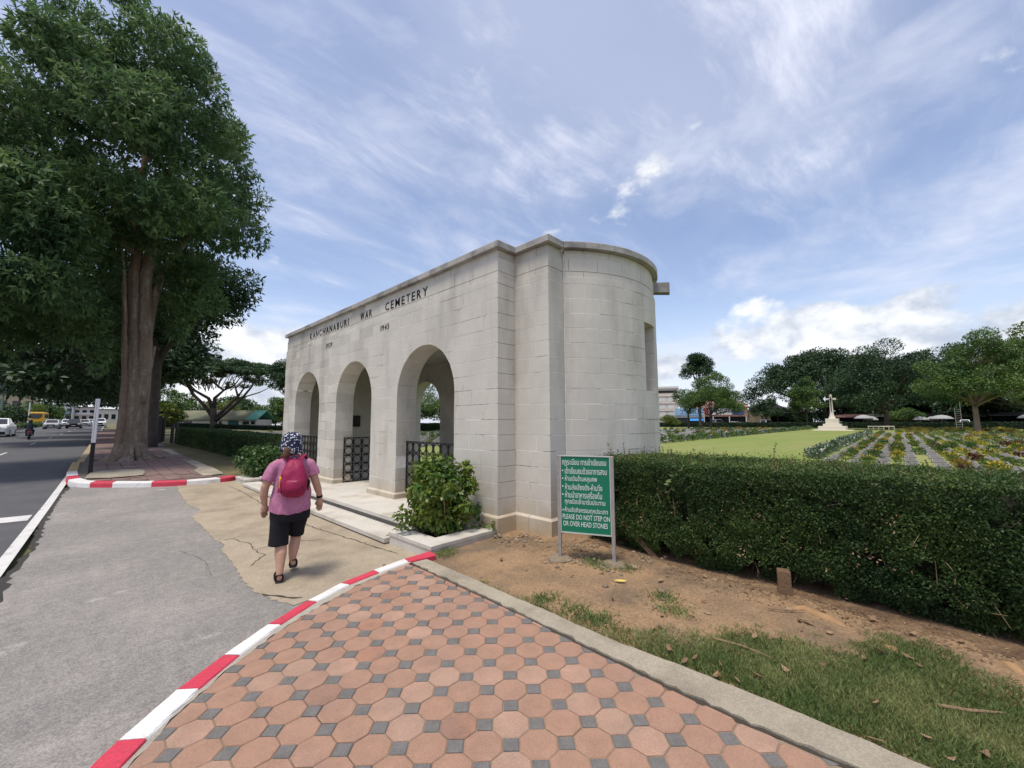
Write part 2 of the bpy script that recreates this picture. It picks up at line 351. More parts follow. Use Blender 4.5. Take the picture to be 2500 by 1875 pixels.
 petal=leafmat('white petal', (0.55, 0.57, 0.50), (0.65, 0.66, 0.60), 0.2, 0.6, 2),
 grass=leafmat('grass blade', (0.092, 0.152, 0.040), (0.260, 0.285, 0.105), 0.2, 0.6, 2.5, 0.45),
 deadleaf=leafmat('dead leaf', (0.13, 0.075, 0.038), (0.33, 0.22, 0.13), 0.1, 0.8, 4, 0.5),
 yellowleaf=mat('yellow leaf', (0.62, 0.47, 0.10), 0.6, 0.1, 20),
 twig=mat('dry twig', (0.25, 0.17, 0.10), 0.95, 0.25, 30),
 woodstump=mat('old wood', (0.15, 0.095, 0.055), 0.95, 0.25, 14, 8, 0.6, 40),
 rubble=mat('rubble stone', (0.25, 0.19, 0.13), 0.95, 0.2, 14, 8, 0.4, 60, island=0.3),
 greenpole=mat('pale green pole', (0.25, 0.34, 0.25), 0.7),
)
# ------------------------------------------------------------------ foliage
def leaf_quads(C, D, Nn, L, Wd):
    D = D/np.linalg.norm(D, axis=1, keepdims=True)
    S = np.cross(D, Nn); S /= (np.linalg.norm(S, axis=1, keepdims=True)+1e-9)
    U = np.cross(S, D)
    L = np.broadcast_to(np.asarray(L), (len(C),))[:, None]; Wd = np.broadcast_to(np.asarray(Wd), (len(C),))[:, None]
    mid = C + D*L*0.48
    V = np.stack([C, mid+S*Wd*.5+U*Wd*.12, C+D*L-U*L*.06, mid-S*Wd*.5+U*Wd*.12], 1).reshape(-1, 3)
    F = np.arange(len(C)*4).reshape(-1, 4)
    return V, F
def rand_dir(n, rg=RNG):
    v = rg.normal(size=(n, 3)); return v/np.linalg.norm(v, axis=1, keepdims=True)
def clump_points(clumps, n, rg=RNG, inner=0.55, top_bias=0.25):
    """points spread through the outer part of each clump; returns points and outward directions"""
    c = np.array([k[0] for k in clumps], float); r = np.array([k[1] for k in clumps], float)
    w = (r[:, 0]*r[:, 1]+r[:, 0]*r[:, 2]+r[:, 1]*r[:, 2]); w /= w.sum()
    i = rg.choice(len(c), n, p=w); d = rand_dir(n, rg)
    d[:, 2] = d[:, 2]+top_bias*rg.random(n); d /= np.linalg.norm(d, axis=1, keepdims=True)
    q = inner+(1-inner)*rg.random(n)**0.6
    return c[i]+d*r[i]*q[:, None], d
def foliage(name, clumps, n, leaf, m, parent=None, rg=RNG, droop=0.35, ratio=0.42, inner=0.55, top=0.25, palm=1, kind=None):
    C, d = clump_points(clumps, max(1, n//palm), rg, inner, top)
    if palm > 1:
        C = np.repeat(C, palm, 0); d = np.repeat(d, palm, 0)
    k = len(C)
    D = d*0.55+rand_dir(k, rg)*0.85; D[:, 2] -= droop
    Nn = rand_dir(k, rg)*0.7+d*0.5; Nn[:, 2] += 0.8
    L = leaf*(0.65+0.7*rg.random(k))
    V, F = leaf_quads(C, D, Nn, L, L*ratio)
    return link(name, fmesh(name, V, F), m, parent, kind=kind)
def bent(a, b, rg, sag=0.12, n=5):
    a, b = Vector(a), Vector(b); L = (b-a).length
    off = Vector((rg.uniform(-1, 1), rg.uniform(-1, 1), rg.uniform(-.3, .8)))*L*sag
    return [a.lerp(b, t)+off*math.sin(PI*t) for t in (i/(n-1) for i in range(n))]
def tree(name, base, height, fork, trunk_r, clumps, nleaf, leaf, lm, label, cat='tree', group=None, bark='bark', seed=1, droop=0.25, ratio=0.45, limbs=None, flare=1.5, top=0.3, inner=0.5, palm=1, lean=(0, 0)):
    """clumps relative to the base; the trunk forks at `fork` and a limb runs to each clump"""
    rg = random.Random(seed); nr = np.random.default_rng(seed)
    t = empty(name, base, 0, label, cat, group)
    mb = MB(); fx, fy = lean
    mb.tube([(0, 0, -.3), (0, 0, fork*.08), (fx*.3, fy*.3, fork*.4), (fx*.7, fy*.7, fork*.75), (fx, fy, fork)], [trunk_r*flare, trunk_r*1.15, trunk_r, trunk_r*.92, trunk_r*.9], 10, True, 0, .07, rg)
    cl = sorted(clumps, key=lambda q: -q[1][0])[:limbs or len(clumps)]
    for c, r in cl:
        tip = Vector(c)-Vector((0, 0, r[2]*.3)); s = Vector((fx, fy, fork*rg.uniform(.8, 1.0)))
        mb.tube(bent(s, tip, rg, .14, 6), [trunk_r*q for q in (.55, .45, .36, .26, .17, .06)], 6, True, 0, .06, rg)
        for _ in range(2):
            p = s.lerp(tip, rg.uniform(.45, .8)); e = Vector(c)+Vector((rg.uniform(-1, 1)*r[0], rg.uniform(-1, 1)*r[1], rg.uniform(-.4, .7)*r[2]))*.8
            mb.tube(bent(p, e, rg, .15, 4), [trunk_r*q for q in (.2, .15, .1, .03)], 5, True, 0, .05, rg)
    mb.obj('trunk', M[bark], t, smooth=True)
    foliage('crown', clumps, nleaf, leaf, M[lm], t, nr, droop, ratio, inner, top, palm)
    return t
def dome(cx, cy, z0, rx, ry, rz, n, cr, seed, flat=0.7, shell=0.25):
    """clumps scattered through a dome-shaped envelope"""
    rg = random.Random(seed); out = []
    for _ in range(n):
        a = rg.uniform(0, 2*PI); q = math.sqrt(rg.random()); h = math.sqrt(max(0, 1-q*q))*rg.uniform(shell, 1)
        s = cr*rg.uniform(.7, 1.3)
        out.append(((cx+rx*q*math.cos(a), cy+ry*q*math.sin(a), z0+rz*h), (s, s, s*flat)))
    return out
# ================================================================== SETTING: ground, road, pavements
def xline(y): return -0.64+0.0262*(y-8.2)
def sheet(name, xs, ys, z, m, wob=0.0):
    """grid whose x limits may depend on y: xs(y) -> list of x"""
    V = []; nx = len(xs(0))
    for y in ys:
        for x in xs(y): V.append((x, y, drop(x, y)+z+(mnoise.noise((x*1.3, y*1.3, 0))*wob if wob else 0)))
    F = [(j*nx+i, j*nx+i+1, (j+1)*nx+i+1, (j+1)*nx+i) for j in range(len(ys)-1) for i in range(nx-1)]
    return link(name, fmesh(name, V, F), m, kind='structure', smooth=True)
gx = [-900, -400, -150, -60, -30, -14, -4, 0, 2, 4, 8, 11, 14, 18, 23, 28, 33, 38, 60, 100, 160, 300, 600, 1200]
gy = [-900, -300, -100, -40, -15, -5, 0, 5, 10, 14, 18, 25, 35, 50, 70, 100, 140, 200, 300, 420]
sheet('ground', lambda y: gx, gy, -0.09, M['field'])
ROADY = [-40, -10, 0, 5, 10, 14, 18, 25, 35, 50, 70, 100, 140, 200, 300, 420]
sheet('road', lambda y: [xline(y)-8.9, xline(y)-6, xline(y)-3, xline(y)+0.02], ROADY, 0.0, M['road'])
sheet('far_carriageway', lambda y: [xline(y)-21, xline(y)-15, xline(y)-11.2], ROADY, 0.0, M['road'])
# edge line and stop line painted on the road
edge_line = sheet('road_edge_line', lambda y: [xline(y)-0.065, xline(y)+0.065], [-10, 0, 5, 8, 10, 12, 14, 16, 18, 22, 27, 35, 50, 70, 100, 150], 0.010, M['paint'])
link('road_stop_line', fmesh('l', [(-6.5, 12.25, .008), (-.66, 11.72, .008), (-.64, 12.36, .008), (-6.5, 12.95, .008)], [(0, 1, 2, 3)]), M['paint'], kind='structure')
for k in range(7):
    y = 20+k*12
    sheet('lane_line', lambda y: [xline(y)-3.06, xline(y)-2.96], [y, y+1.5, y+3], 0.008, M['paint'])
# apron in front of the gatehouse: old asphalt, with its broken left rim, and a patch of tan concrete
def ragged(pts, step, amp, seed):
    rg = random.Random(seed); out = []
    for a, b in zip(pts, pts[1:]):
        a, b = Vector(a), Vector(b); n = max(1, int((b-a).length/step))
        t = (b-a).normalized() if (b-a).length else Vector((1, 0)); nn = Vector((-t.y, t.x))
        for i in range(n): out.append(tuple(a.lerp(b, i/n)+nn*(rg.uniform(-amp, amp) if 0 < i or out else 0)))
    out.append(tuple(pts[-1])); return out
def polysheet(name, poly, z, m, kind='structure', parent=None):
    bm = bmesh.new(); vs = [bm.verts.new((x, y, drop(x, y)+z)) for x, y in poly]
    f = bm.faces.new(vs); bm.normal_update()
    if f.normal.z < 0: f.normal_flip()
    bmesh.ops.triangulate(bm, faces=bm.faces)
    if max(p[1] for p in poly) > 14:
        for yc in (14, 15, 16, 18, 22, 28, 34, 42, 55): bmesh.ops.bisect_plane(bm, geom=bm.verts[:]+bm.edges[:]+bm.faces[:], plane_co=(0, yc, 0), plane_no=(0, 1, 0))
        for v in bm.verts: v.co.z = drop(v.co.x, v.co.y)+z
    me = bpy.data.meshes.new(name); bm.to_mesh(me); bm.free()
    return link(name, me, m, parent, kind=kind)
rim = ragged([(xline(y)+dx, y) for y, dx in ((-4, .1), (2, .12), (5, .2), (7.5, .16), (9, .22), (11, .15), (13, .13), (15, .12), (16.6, .2))], .12, .035, 3)
polysheet('asphalt_apron', rim+[(.9, 16.6), (3.6, 16.2), (4.9, 14), (4.6, 4.3), (3.3, 4.2), (.5, 2.4), (-.2, -4)], 0.006, M['apron'])
crumb = ragged([(xline(y)+dx, y) for y, dx in ((-4, .05), (2, .07), (5, .13), (7.5, .08), (9, .16), (11, .07), (13, .06), (15, .05), (16.6, .08))], .09, .03, 5)
polysheet('broken_road_edge', crumb+[(.5, 16.6), (.2, 10), (-.1, 3), (-.3, -4)], 0.003, mat('crumbled asphalt', (0.06, 0.055, 0.05), 0.97, 0.35, 25, 8, 0.9, 90))
conc = ragged([(1.95, 16.0), (1.74, 13.76), (1.60, 11.33), (1.72, 10.52), (1.47, 9.8), (1.46, 8.62), (1.43, 7.66), (1.5, 7.31), (1.39, 6.91), (1.38, 6.15), (1.32, 5.5), (1.33, 4.98), (1.38, 4.73), (1.50, 4.38)], .05, .020, 4)
polysheet('concrete_apron', conc+[(2.0, 4.45), (3.3, 4.7), (3.4, 5.0), (4.4, 5.5), (4.4, 14.6), (3.4, 16.0)], 0.011, M['concrete'])
link('thin_white_line', fmesh('l', [(-.27, 16.18, .02), (1.52, 14.28, .010), (1.55, 14.34, .010), (-.25, 16.26, .02)], [(0, 1, 2, 3)]), M['paint'], kind='structure')
# cracks: narrow open gaps in the two aprons, sheets of dark grit a few mm up
grit = mat('crack grit', (0.055, 0.045, 0.035), 0.98)
crk = MB(); rg = random.Random(31)
def crack(pts, w):
    p = ragged(pts, .06, .018, rg.randint(0, 999)); n = len(p)
    V = []
    for i, (x, y) in enumerate(p):
        ww = w*rg.uniform(.3, 1.2)*(.3 if i in (0, n-1) else 1)
        t = Vector(p[min(i+1, n-1)])-Vector(p[max(0, i-1)]); t.normalize()
        V += [(x-t.y*ww, y+t.x*ww, .0145), (x+t.y*ww, y-t.x*ww, .0145)]
    crk.add(V, [(2*i, 2*i+1, 2*i+3, 2*i+2) for i in range(n-1)])
for p, w in (([(1.51, 7.51), (1.63, 7.53), (1.78, 7.6)], .009), ([(1.63, 7.53), (1.75, 7.05), (1.72, 6.63), (1.75, 6.3), (1.5, 5.93)], .007), ([(2.85, 13.9), (2.86, 12.49), (2.76, 10.56), (2.72, 9.0), (2.76, 7.2), (2.9, 6.0), (3.0, 5.0)], .009),
             ([(1.72, 6.63), (2.2, 6.75), (2.6, 6.4)], .005), ([(1.36, 4.9), (1.5, 4.62), (1.62, 4.5)], .016), ([(-.1, 12), (.5, 11.2), (1.1, 11.4)], .004), ([(1.0, 7.4), (1.15, 6.6), (1.1, 5.9)], .0022), ([(2.72, 9.0), (2.2, 9.3), (1.9, 9.1)], .005)): crack(p, w)
crk.obj('apron_cracks', grit, kind='stuff')

# ---------------------------------------------------------------- near pavement: octagonal pavers with grey insets
ZP = 0.13
KO = [(-.30, 2.30), (-.09, 2.66), (0.097, 2.95), (0.204, 3.085), (0.467, 3.369), (0.771, 3.629), (1.11, 3.878), (1.483, 4.102), (1.893, 4.296), (2.315, 4.395), (2.757, 4.475), (3.135, 4.485)]
KI = [(-.16, 2.16), (.05, 2.54), (0.218, 2.822), (0.334, 2.976), (0.583, 3.259), (0.87, 3.524), (1.202, 3.78), (1.554, 3.997), (1.959, 4.176), (2.319, 4.253), (2.739, 4.322), (3.102, 4.287)]
PI_ = [(-.14, 2.13), (.07, 2.50), (0.238, 2.802), (0.433, 3.063), (0.771, 3.403), (1.24, 3.745), (1.607, 3.93), (2.0, 4.11), (2.319, 4.20), (2.70, 4.28)]
EI = [(2.70, 4.28), (2.715, 4.0), (2.705, 3.5), (2.69, 3.0), (2.675, 2.4), (2.63, 1.7), (2.605, 1.1), (2.60, .6), (2.63, .2), (2.64, -1.0)]
pave = empty('pavement', (0, 0, 0)); pave['kind'] = 'structure'
bed = PI_+EI[1:]+[(-.9, -1.0), (-.9, .9)]
polysheet('joint_bed', bed, 0.1235, M['joint'], None, pave)
def inside(p, poly):
    x, y = p; c = False; n = len(poly)
    for i in range(n):
        (x1, y1), (x2, y2) = poly[i], poly[(i+1) % n]
        if (y1 > y) != (y2 > y) and x < (x2-x1)*(y-y1)/(y2-y1)+x1: c = not c
    return c
def clip_convex(sub, poly, eps=0.0):
    """keep the part of convex piece `sub` on the inner side of the nearby edges of `poly` (Sutherland-Hodgman, edge by edge)"""
    out = sub
    n = len(poly)
    cx = sum(p[0] for p in sub)/len(sub); cy = sum(p[1] for p in sub)/len(sub)
    for i in range(n):
        a, b = Vector(poly[i]), Vector(poly[(i+1) % n]); d = b-a
        if d.length < 1e-6: continue
        t = max(0, min(1, (Vector((cx, cy))-a).dot(d)/d.length_squared))
        if ((a+d*t)-Vector((cx, cy))).length > .16: continue
        nn = Vector((d.y, -d.x)).normalized()      # outward is to the right for the counter-clockwise rim
        sgn = SGN
        res = []
        for j in range(len(out)):
            p, q = Vector(out[j]), Vector(out[(j+1) % len(out)])
            dp, dq = sgn*(p-a).dot(nn)+eps, sgn*(q-a).dot(nn)+eps
            if dp <= 0: res.append(tuple(p))
            if (dp < 0 < dq) or (dq < 0 < dp): res.append(tuple(p.lerp(q, dp/(dp-dq))))
        out = res
        if len(out) < 3: return None
    return out
_ar = sum(bed[i][0]*bed[(i+1) % len(bed)][1]-bed[(i+1) % len(bed)][0]*bed[i][1] for i in range(len(bed)))
SGN = 1 if _ar > 0 else -1
def area(p): return abs(sum(p[i][0]*p[(i+1) % len(p)][1]-p[(i+1) % len(p)][0]*p[i][1] for i in range(len(p))))/2
PX, PY = .2043, .1998
def in_view(x, y, z=0.13, mx=.03):
    v = cam.matrix_world.inverted() @ Vector((x, y, z))
    if v.z > -.05: return False
    u, w = v.x/-v.z*984.665/1250, v.y/-v.z*984.665/937.5
    return abs(u) < 1+mx and abs(w) < 1+mx
CI = cam.matrix_world.inverted()
rest = MB(); cnt = {'o': 0, 's': 0}
def paver(poly, name, m, cx, cy, key):
    full = len(poly)
    c = clip_convex(poly, bed, .006)
    if not c or area(c) < .0012 or not inside((sum(p[0] for p in c)/len(c), sum(p[1] for p in c)/len(c)), bed): return
    dz = rnd.uniform(-.0022, .0022); tx, ty = rnd.uniform(-.011, .011), rnd.uniform(-.011, .011)
    rin = lambda b: [(cxx+(x-cxx)*(1-b), cyy+(y-cyy)*(1-b)) for x, y in c]
    cxx, cyy = sum(p[0] for p in c)/len(c), sum(p[1] for p in c)/len(c)
    rr = math.sqrt(area(c)/PI)
    H = lambda x, y, z: (x-cx, y-cy, z+dz+(x-cx)*tx+(y-cy)*ty)
    R = [[H(x, y, -.03) for x, y in c], [H(x, y, -.004) for x, y in c], [H(x, y, 0) for x, y in rin(.005/rr)]]
    mb = MB(); mb.rings(R)
    mb.obj(name, m, pave, (cx, cy, ZP))
for iy in range(-8, 24):
    for ix in range(-12, 10):
        sx, sy = 1.408+ix*PX, 1.956+iy*PY
        def ok(x, y): return in_view(x, y, .13, .12) and x > -.8
        h = .057
        if ok(sx, sy): paver([(sx+h, sy), (sx, sy+h), (sx-h, sy), (sx, sy-h)], 'inset_paver', M['inset'], sx, sy, 's')
        ox, oy = sx+PX/2, sy+PY/2
        a, b = PX/2-.003, PY/2-.003; c = .0385
        if ok(ox, oy): paver([(ox+a, oy-c), (ox+a, oy+c), (ox+c, oy+b), (ox-c, oy+b), (ox-a, oy+c), (ox-a, oy-c), (ox-c, oy-b), (ox+c, oy-b)], 'octagonal_paver', M[rnd.choice(('paver',)*9+('paver_dusty',)*3+('paver_stained',))], ox, oy, 'o')

# kerb: painted stones along the curved rim
kerb = empty('kerb', (0, 0, 0)); kerb['kind'] = 'structure'
def kerb_run(parent, O, I, spans, z0, z1, rough=.006, name='kerb_stone'):
    """spans: list of (i0, i1, material) over the paired outlines (float indices)"""
    def at(L, t):
        i = min(int(t), len(L)-2); f = t-i
        return Vector(L[i]).lerp(Vector(L[i+1]), f)
    for t0, t1, m in spans:
        n = 5; R = []
        for k in range(n+1):
            t = t0+(t1-t0)*k/n
            g = .004 if k in (0, n) else 0
            o, q = at(O, t), at(I, t); dd = (q-o).normalized(); j = rnd.uniform(-rough, rough)
            zz = (drop(o.x, o.y))
            R.append([(o.x, o.y, z0+zz), (o.x+dd.x*.012, o.y+dd.y*.012, z1-.025+zz), (o.x+dd.x*.03, o.y+dd.y*.03, z1+j*.3+zz), (q.x-dd.x*.01+j, q.y-dd.y*.01, z1+j*.3+zz), (q.x, q.y, z1-.012+zz), (q.x, q.y, z0+zz)])
        for side in (0, -1):
            s = .003*(1 if side == 0 else -1); a = Vector(R[0][0])-Vector(R[-1][0]); a.normalize()
            R[side] = [tuple(Vector(p)-a*s) for p in R[side]]
        mb = MB(); mb.rings(R); o = mb.obj(name, M[m], parent)
        o['label'] = {'red': 'red painted kerb stone', 'white': 'white painted kerb stone'}.get(m, 'faded yellow kerb stone')
kerb_run(kerb, KO, KI, [(0, 1.0, 'white'), (1.0, 2.9, 'red'), (2.9, 4.0, 'white'), (4.0, 4.95, 'red'), (4.95, 6.0, 'white'), (6.0, 7.05, 'red'), (7.05, 8.0, 'white'), (8.0, 9.0, 'red'), (9.0, 10.0, 'white'), (10.0, 11.0, 'red')], -.02, .136)
# rough mortar squeezed along the kerb's back
mm = MB(); p1 = [Vector(p) for p in KI]; rg = random.Random(9)
pts = ragged([tuple(p) for p in KI[:-1]], .05, .003, 8); pb = ragged([tuple(Vector(a).lerp(Vector(b), .0)) for a, b in zip(PI_, PI_)]+[(2.76, 4.30)], .05, .012, 9)
poly = pts+list(reversed(pb))
polysheet('kerb_mortar', poly, .127, mat('old mortar', (0.42, 0.385, 0.32), 0.95, 0.2, 20, 8, 0.8, 70), None, kerb)
# concrete edging slabs on the garden side
eb = [(2.93, 4.24), (2.925, 3.85), (2.915, 3.46), (2.905, 3.2), (2.88, 2.6), (2.865, 2.1), (2.845, 1.66), (2.875, 1.22), (2.89, .8), (2.89, .44), (2.87, 0), (2.86, -1.2)]
ei = [(2.745, 4.26), (2.735, 3.85), (2.722, 3.46), (2.712, 3.2), (2.70, 2.6), (2.68, 2.1), (2.655, 1.66), (2.635, 1.22), (2.62, .8), (2.63, .44), (2.655, 0), (2.66, -1.2)]
def edging(i0, i1):
    O, I = ragged(eb[i0:i1+1], .07, .006, i0), ragged(ei[i0:i1+1], .05, .016, i0+50)
    poly = O+list(reversed(I)); mb = MB(); cx = sum(p[0] for p in poly)/len(poly)
    bm = bmesh.new(); vs = [bm.verts.new((x, y, .137+mnoise.noise((x*3, y*3, 1))*.006)) for x, y in poly]; f = bm.faces.new(vs); bm.normal_update()
    if f.normal.z < 0: f.normal_flip()
    r = bmesh.ops.extrude_face_region(bm, geom=[f]); 
    for v in [q for q in r['geom'] if isinstance(q, bmesh.types.BMVert)]: pass
    for v in vs: v.co.z = -.02
    bmesh.ops.recalc_face_normals(bm, faces=bm.faces)
    me = bpy.data.meshes.new('edging_slab'); bm.to_mesh(me); bm.free(); link('edging_slab', me, M['slab'], pave)
edging(0, 3); edging(3, 7); edging(7, 11)
# dark crevice between edging and pavers
polysheet('crevice', ragged(ei[:-1], .05, .008, 61)+list(reversed(ragged([(x-.035, y) for x, y in ei[:-1]], .05, .014, 62))), .1265, grit, None, pave)

# ---------------------------------------------------------------- soil in front of the hedge, rising gently to it
def soil_z(x, y): 
    return .085+.035*min(1, max(0, (x-2.9)/1.6))+.018*mnoise.noise((x*1.7, y*1.7, 3))+.010*mnoise.noise((x*5, y*5, 5))
V = []; xs = np.linspace(2.80, 6.9, 70); ys = np.linspace(-2.5, 4.6, 110)
for y in ys:
    for x in xs:
        z = soil_z(x, y)
        if y > 4.2: z -= .02
        V.append((x, y, z))
nx = len(xs)
link('soil', fmesh('soil', V, [(j*nx+i, j*nx+i+1, (j+1)*nx+i+1, (j+1)*nx+i) for j in range(len(ys)-1) for i in range(nx-1)]), M['dirt'], kind='structure', smooth=True)
# leaf mould under the hedge, ragged where it thins out
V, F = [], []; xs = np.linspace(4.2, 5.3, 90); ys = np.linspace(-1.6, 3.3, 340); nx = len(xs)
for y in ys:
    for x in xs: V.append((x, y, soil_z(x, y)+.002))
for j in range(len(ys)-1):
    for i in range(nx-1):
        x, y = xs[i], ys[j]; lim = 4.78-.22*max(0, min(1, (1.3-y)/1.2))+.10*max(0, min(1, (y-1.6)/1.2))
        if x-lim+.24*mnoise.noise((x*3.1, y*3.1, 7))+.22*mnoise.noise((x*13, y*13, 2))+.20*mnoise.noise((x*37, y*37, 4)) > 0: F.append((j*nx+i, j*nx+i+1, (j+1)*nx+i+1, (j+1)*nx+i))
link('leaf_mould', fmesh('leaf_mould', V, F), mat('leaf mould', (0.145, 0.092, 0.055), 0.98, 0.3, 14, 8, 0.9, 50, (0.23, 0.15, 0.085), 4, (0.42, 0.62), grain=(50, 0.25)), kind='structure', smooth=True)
# lawn of the cemetery
sheet('lawn', lambda y: [6.2, 9.2, 14, 20, 28, 40, 60, 90, 124.6], [-30, -15, -5, 0, 2.0], 0.0, M['lawn'])
sheet('lawn', lambda y: [8.7, 14, 20, 28, 38, 60, 90, 127], [2.0, 6, 10, 16.5, 20, 26, 34, 44, 60], 0.0, M['lawn'])
# ---------------------------------------------------------------- far pavement beyond the apron
def xR(y): return 3.15+.012*(y-17)+.02*max(0, y-28)
FK_O = [(-.36, 24), (-.40, 20), (-.36, 17.9), (-.25, 16.9), (-.02, 16.3), (.29, 15.98), (1.06, 15.28), (1.8, 14.85), (2.5, 14.68), (3.05, 14.75), (3.30, 14.95)]
FK_I = [(-.12, 24), (-.15, 20), (-.10, 18.1), (0.0, 17.3), (.14, 16.8), (.40, 16.45), (1.16, 15.62), (1.88, 15.17), (2.5, 15.02), (2.95, 15.10), (3.15, 15.30)]
far = empty('far_pavement', (0, 0, 0)); far['kind'] = 'structure'
ys = [15.1, 15.6, 16.2, 17, 18, 20, 24, 30, 40, 55, 80]
bedp = FK_I[1:]+[(xR(y), y) for y in (16, 18, 22, 28, 34, 42)]+[(xR(42)-3, 42), (.1, 34), (-.05, 28)]
polysheet('bed', bedp, .118, mat('pavement bed', (0.13, 0.11, 0.09), 0.97, 0.2, 6, 8, 0.4, 60), None, far)
fk = empty('far_kerb', (0, 0, 0)); fk['kind'] = 'structure'
kerb_run(fk, FK_O, FK_I, [(0, 1, 'yellow'), (1, 1.75, 'white'), (1.75, 2.5, 'red'), (2.5, 4.5, 'white'), (4.5, 5.35, 'red'), (5.35, 6.35, 'white'), (6.35, 7.35, 'red'), (7.35, 8.6, 'white'), (8.6, 10, 'red')], -.03, .138, .010)
for k in range(12):
    y0 = 24+k*1.2; x0, x1 = -.36+.026*(y0-20), -.12+.026*(y0-20)
    kerb_run(fk, [(x0+.031, y0+1.2), (x0, y0)], [(x1+.031, y0+1.2), (x1, y0)], [(0, 1, ('yellow', 'slab')[k % 2])], -.03, .138, .01)
# flags: big red pavers, heaved round the roots
TB = Vector((1.33, 23.6))
n = 0
for iy in range(52):
    for ix in range(10):
        x, y = .02+ix*.37+(iy % 2)*.0, 15.2+iy*.37
        y += .12*math.sin(x*1.3)
        if not (inside((x, y), bedp) and inside((x+.17, y-.15), bedp) and inside((x-.17, y+.1), bedp)): continue
        d = (Vector((x, y))-TB).length
        if d < 1.25: continue
        if x < 1.25 and 17.0 < y < 19.2: continue      # the patch of broken concrete
        up = .05*math.exp(-(d-1.2)**2/1.2)+rnd.uniform(0, .012)
        if n < 298:
            mb = MB(); mb.bbox(-.177, .177, -.177, .177, -.05, .0, .008)
            o = mb.obj('flagstone', M['farbrick'], far, (x, y, .13+drop(x, y)+up)); o.rotation_euler = (rnd.uniform(-.03, .03), rnd.uniform(-.03, .03), rnd.uniform(-.05, .05)); n += 1
polysheet('broken_concrete', ragged([(.02, 17.3), (.5, 16.95), (1.3, 17.1), (1.42, 18.6), (1.3, 19.3), (.5, 19.35), (.0, 19.0)], .15, .04, 12)[:-1], .152, M['slab'], None, far)
polysheet('broken_concrete', ragged([(2.55, 15.6), (3.1, 15.75), (3.2, 17.8), (3.16, 24), (3.3, 30), (2.95, 30), (2.85, 24), (2.8, 18.2), (2.5, 17.2)], .15, .03, 13)[:-1], .150, M['slab'], None, far)
polysheet('far_footpath', [(.0, 33.5), (xR(34), 34), (xR(42), 42), (4.9, 80), (1.0, 80), (.2, 42)], .128, M['farbrick'])
polysheet('verge', [(3.1, 15.3), (4.4, 14.5), (6.2, 14.5), (7.0, 30), (9, 45), (8, 60), (3.9, 60), (3.6, 42), (3.3, 34), (3.15, 24)], .09, mat('dry verge', (0.15, 0.12, 0.06), 0.97, 0.25, 3, 8, 0.5, 40, (0.10, 0.10, 0.04), 0.8, (0.45, 0.6)))

# ================================================================== GATEHOUSE
XF, XW, XA = 4.362, 4.758, 5.135
Y1, Y2, YL = 4.4765, 3.768, 14.4516
YC, SP, AR, ZS = 9.49, 2.983, 0.945, 2.318
TH, ZB = 0.46, 0.245
CX, CY, CR = 6.626, 5.119, 2.02
XB = 2*CX-XF          # rear face
ARCHES = [YC-SP, YC, YC+SP]
gate = empty('gatehouse', (XF, YC, 0), 0, 'pale stone cemetery gatehouse with three round arches and a curved end', 'gatehouse')
GI = Matrix.Translation((-XF, -YC, 0))
def gobj(mb_or_me, name, m, parent=gate, kind=None, smooth=False):
    me = mb_or_me.mesh(name) if isinstance(mb_or_me, MB) else mb_or_me
    me.transform(GI)
    return link(name, me, m, parent, kind=kind, smooth=smooth)
C0 = .37; CH = .2415
ZC = [C0+CH*i for i in range(15)]+[3.99, 4.105, 4.205, 4.43]
ZC = sorted(ZC)
G = .003                       # half a joint
def arch_top(y):
    """underside of whatever opening is above y, or None"""
    for c in ARCHES:
        if abs(y-c) < AR: return ZS+math.sqrt(max(0, AR*AR-(y-c)**2))
    return None
def block_polys(y0, y1, z0, z1):
    """a block cut to the arches: list of (y, z) outlines"""
    cuts = {y0, y1}
    for c in ARCHES:
        for e in (c-AR, c+AR):
            if y0 < e < y1: cuts.add(e)
        for k in range(1, 24):
            y = c-AR*math.cos(PI*k/24)
            if y0 < y < y1: cuts.add(y)
        for z in (z0, z1):
            if ZS < z < ZS+AR:
                w = math.sqrt(AR*AR-(z-ZS)**2)
                for e in (c-w, c+w):
                    if y0 < e < y1: cuts.add(e)
    ys = sorted(cuts); out = []; cur = None
    for a, b in zip(ys, ys[1:]):
        t = arch_top((a+b)/2)
        if t is None: lo_a = lo_b = z0
        else:
            f = lambda y: max(z0, (arch_top(y) if arch_top(y) is not None else ZS))
            lo_a, lo_b = f(a), f(b)
            if t >= z1-1e-4: cur = None; continue
            lo_a, lo_b = min(lo_a, z1), min(lo_b, z1)
        if cur is None: cur = [[(a, lo_a)]]; out.append(cur)
        if abs(cur[0][-1][0]-a) > 1e-6 or abs(cur[0][-1][1]-lo_a) > 1e-4: cur[0].append((a, lo_a))
        cur[0].append((b, lo_b))
    res = []
    for k in out:
        lo = k[0]
        if lo[-1][0]-lo[0][0] < .02: continue
        p = lo+[(lo[-1][0], z1), (lo[0][0], z1)]
        q = [p[0]]
        for v in p[1:]:
            if abs(v[0]-q[-1][0])+abs(v[1]-q[-1][1]) > 1e-4: q.append(v)
        res.append(q)
    return res
stones = []                      # (distance, MB, setback)
def add_stone(mb, c):
    d = (Vector(c)-Vector((0, 0, 1.78))).length
    stones.append((d, mb))
def setback(z): return 0.0 if z < 4.1 else (.022 if z < 4.425 else .040)
rs = random.Random(21)
def runs(a, b, lens, off):
    """vertical joint positions along a course"""
    out = [a]; x = a+off
    while x < b-.16:
        if x-out[-1] > .16: out.append(x)
        x += rs.choice(lens)
    if b-out[-1] < .16 and len(out) > 1: out.pop()
    out.append(b); return out
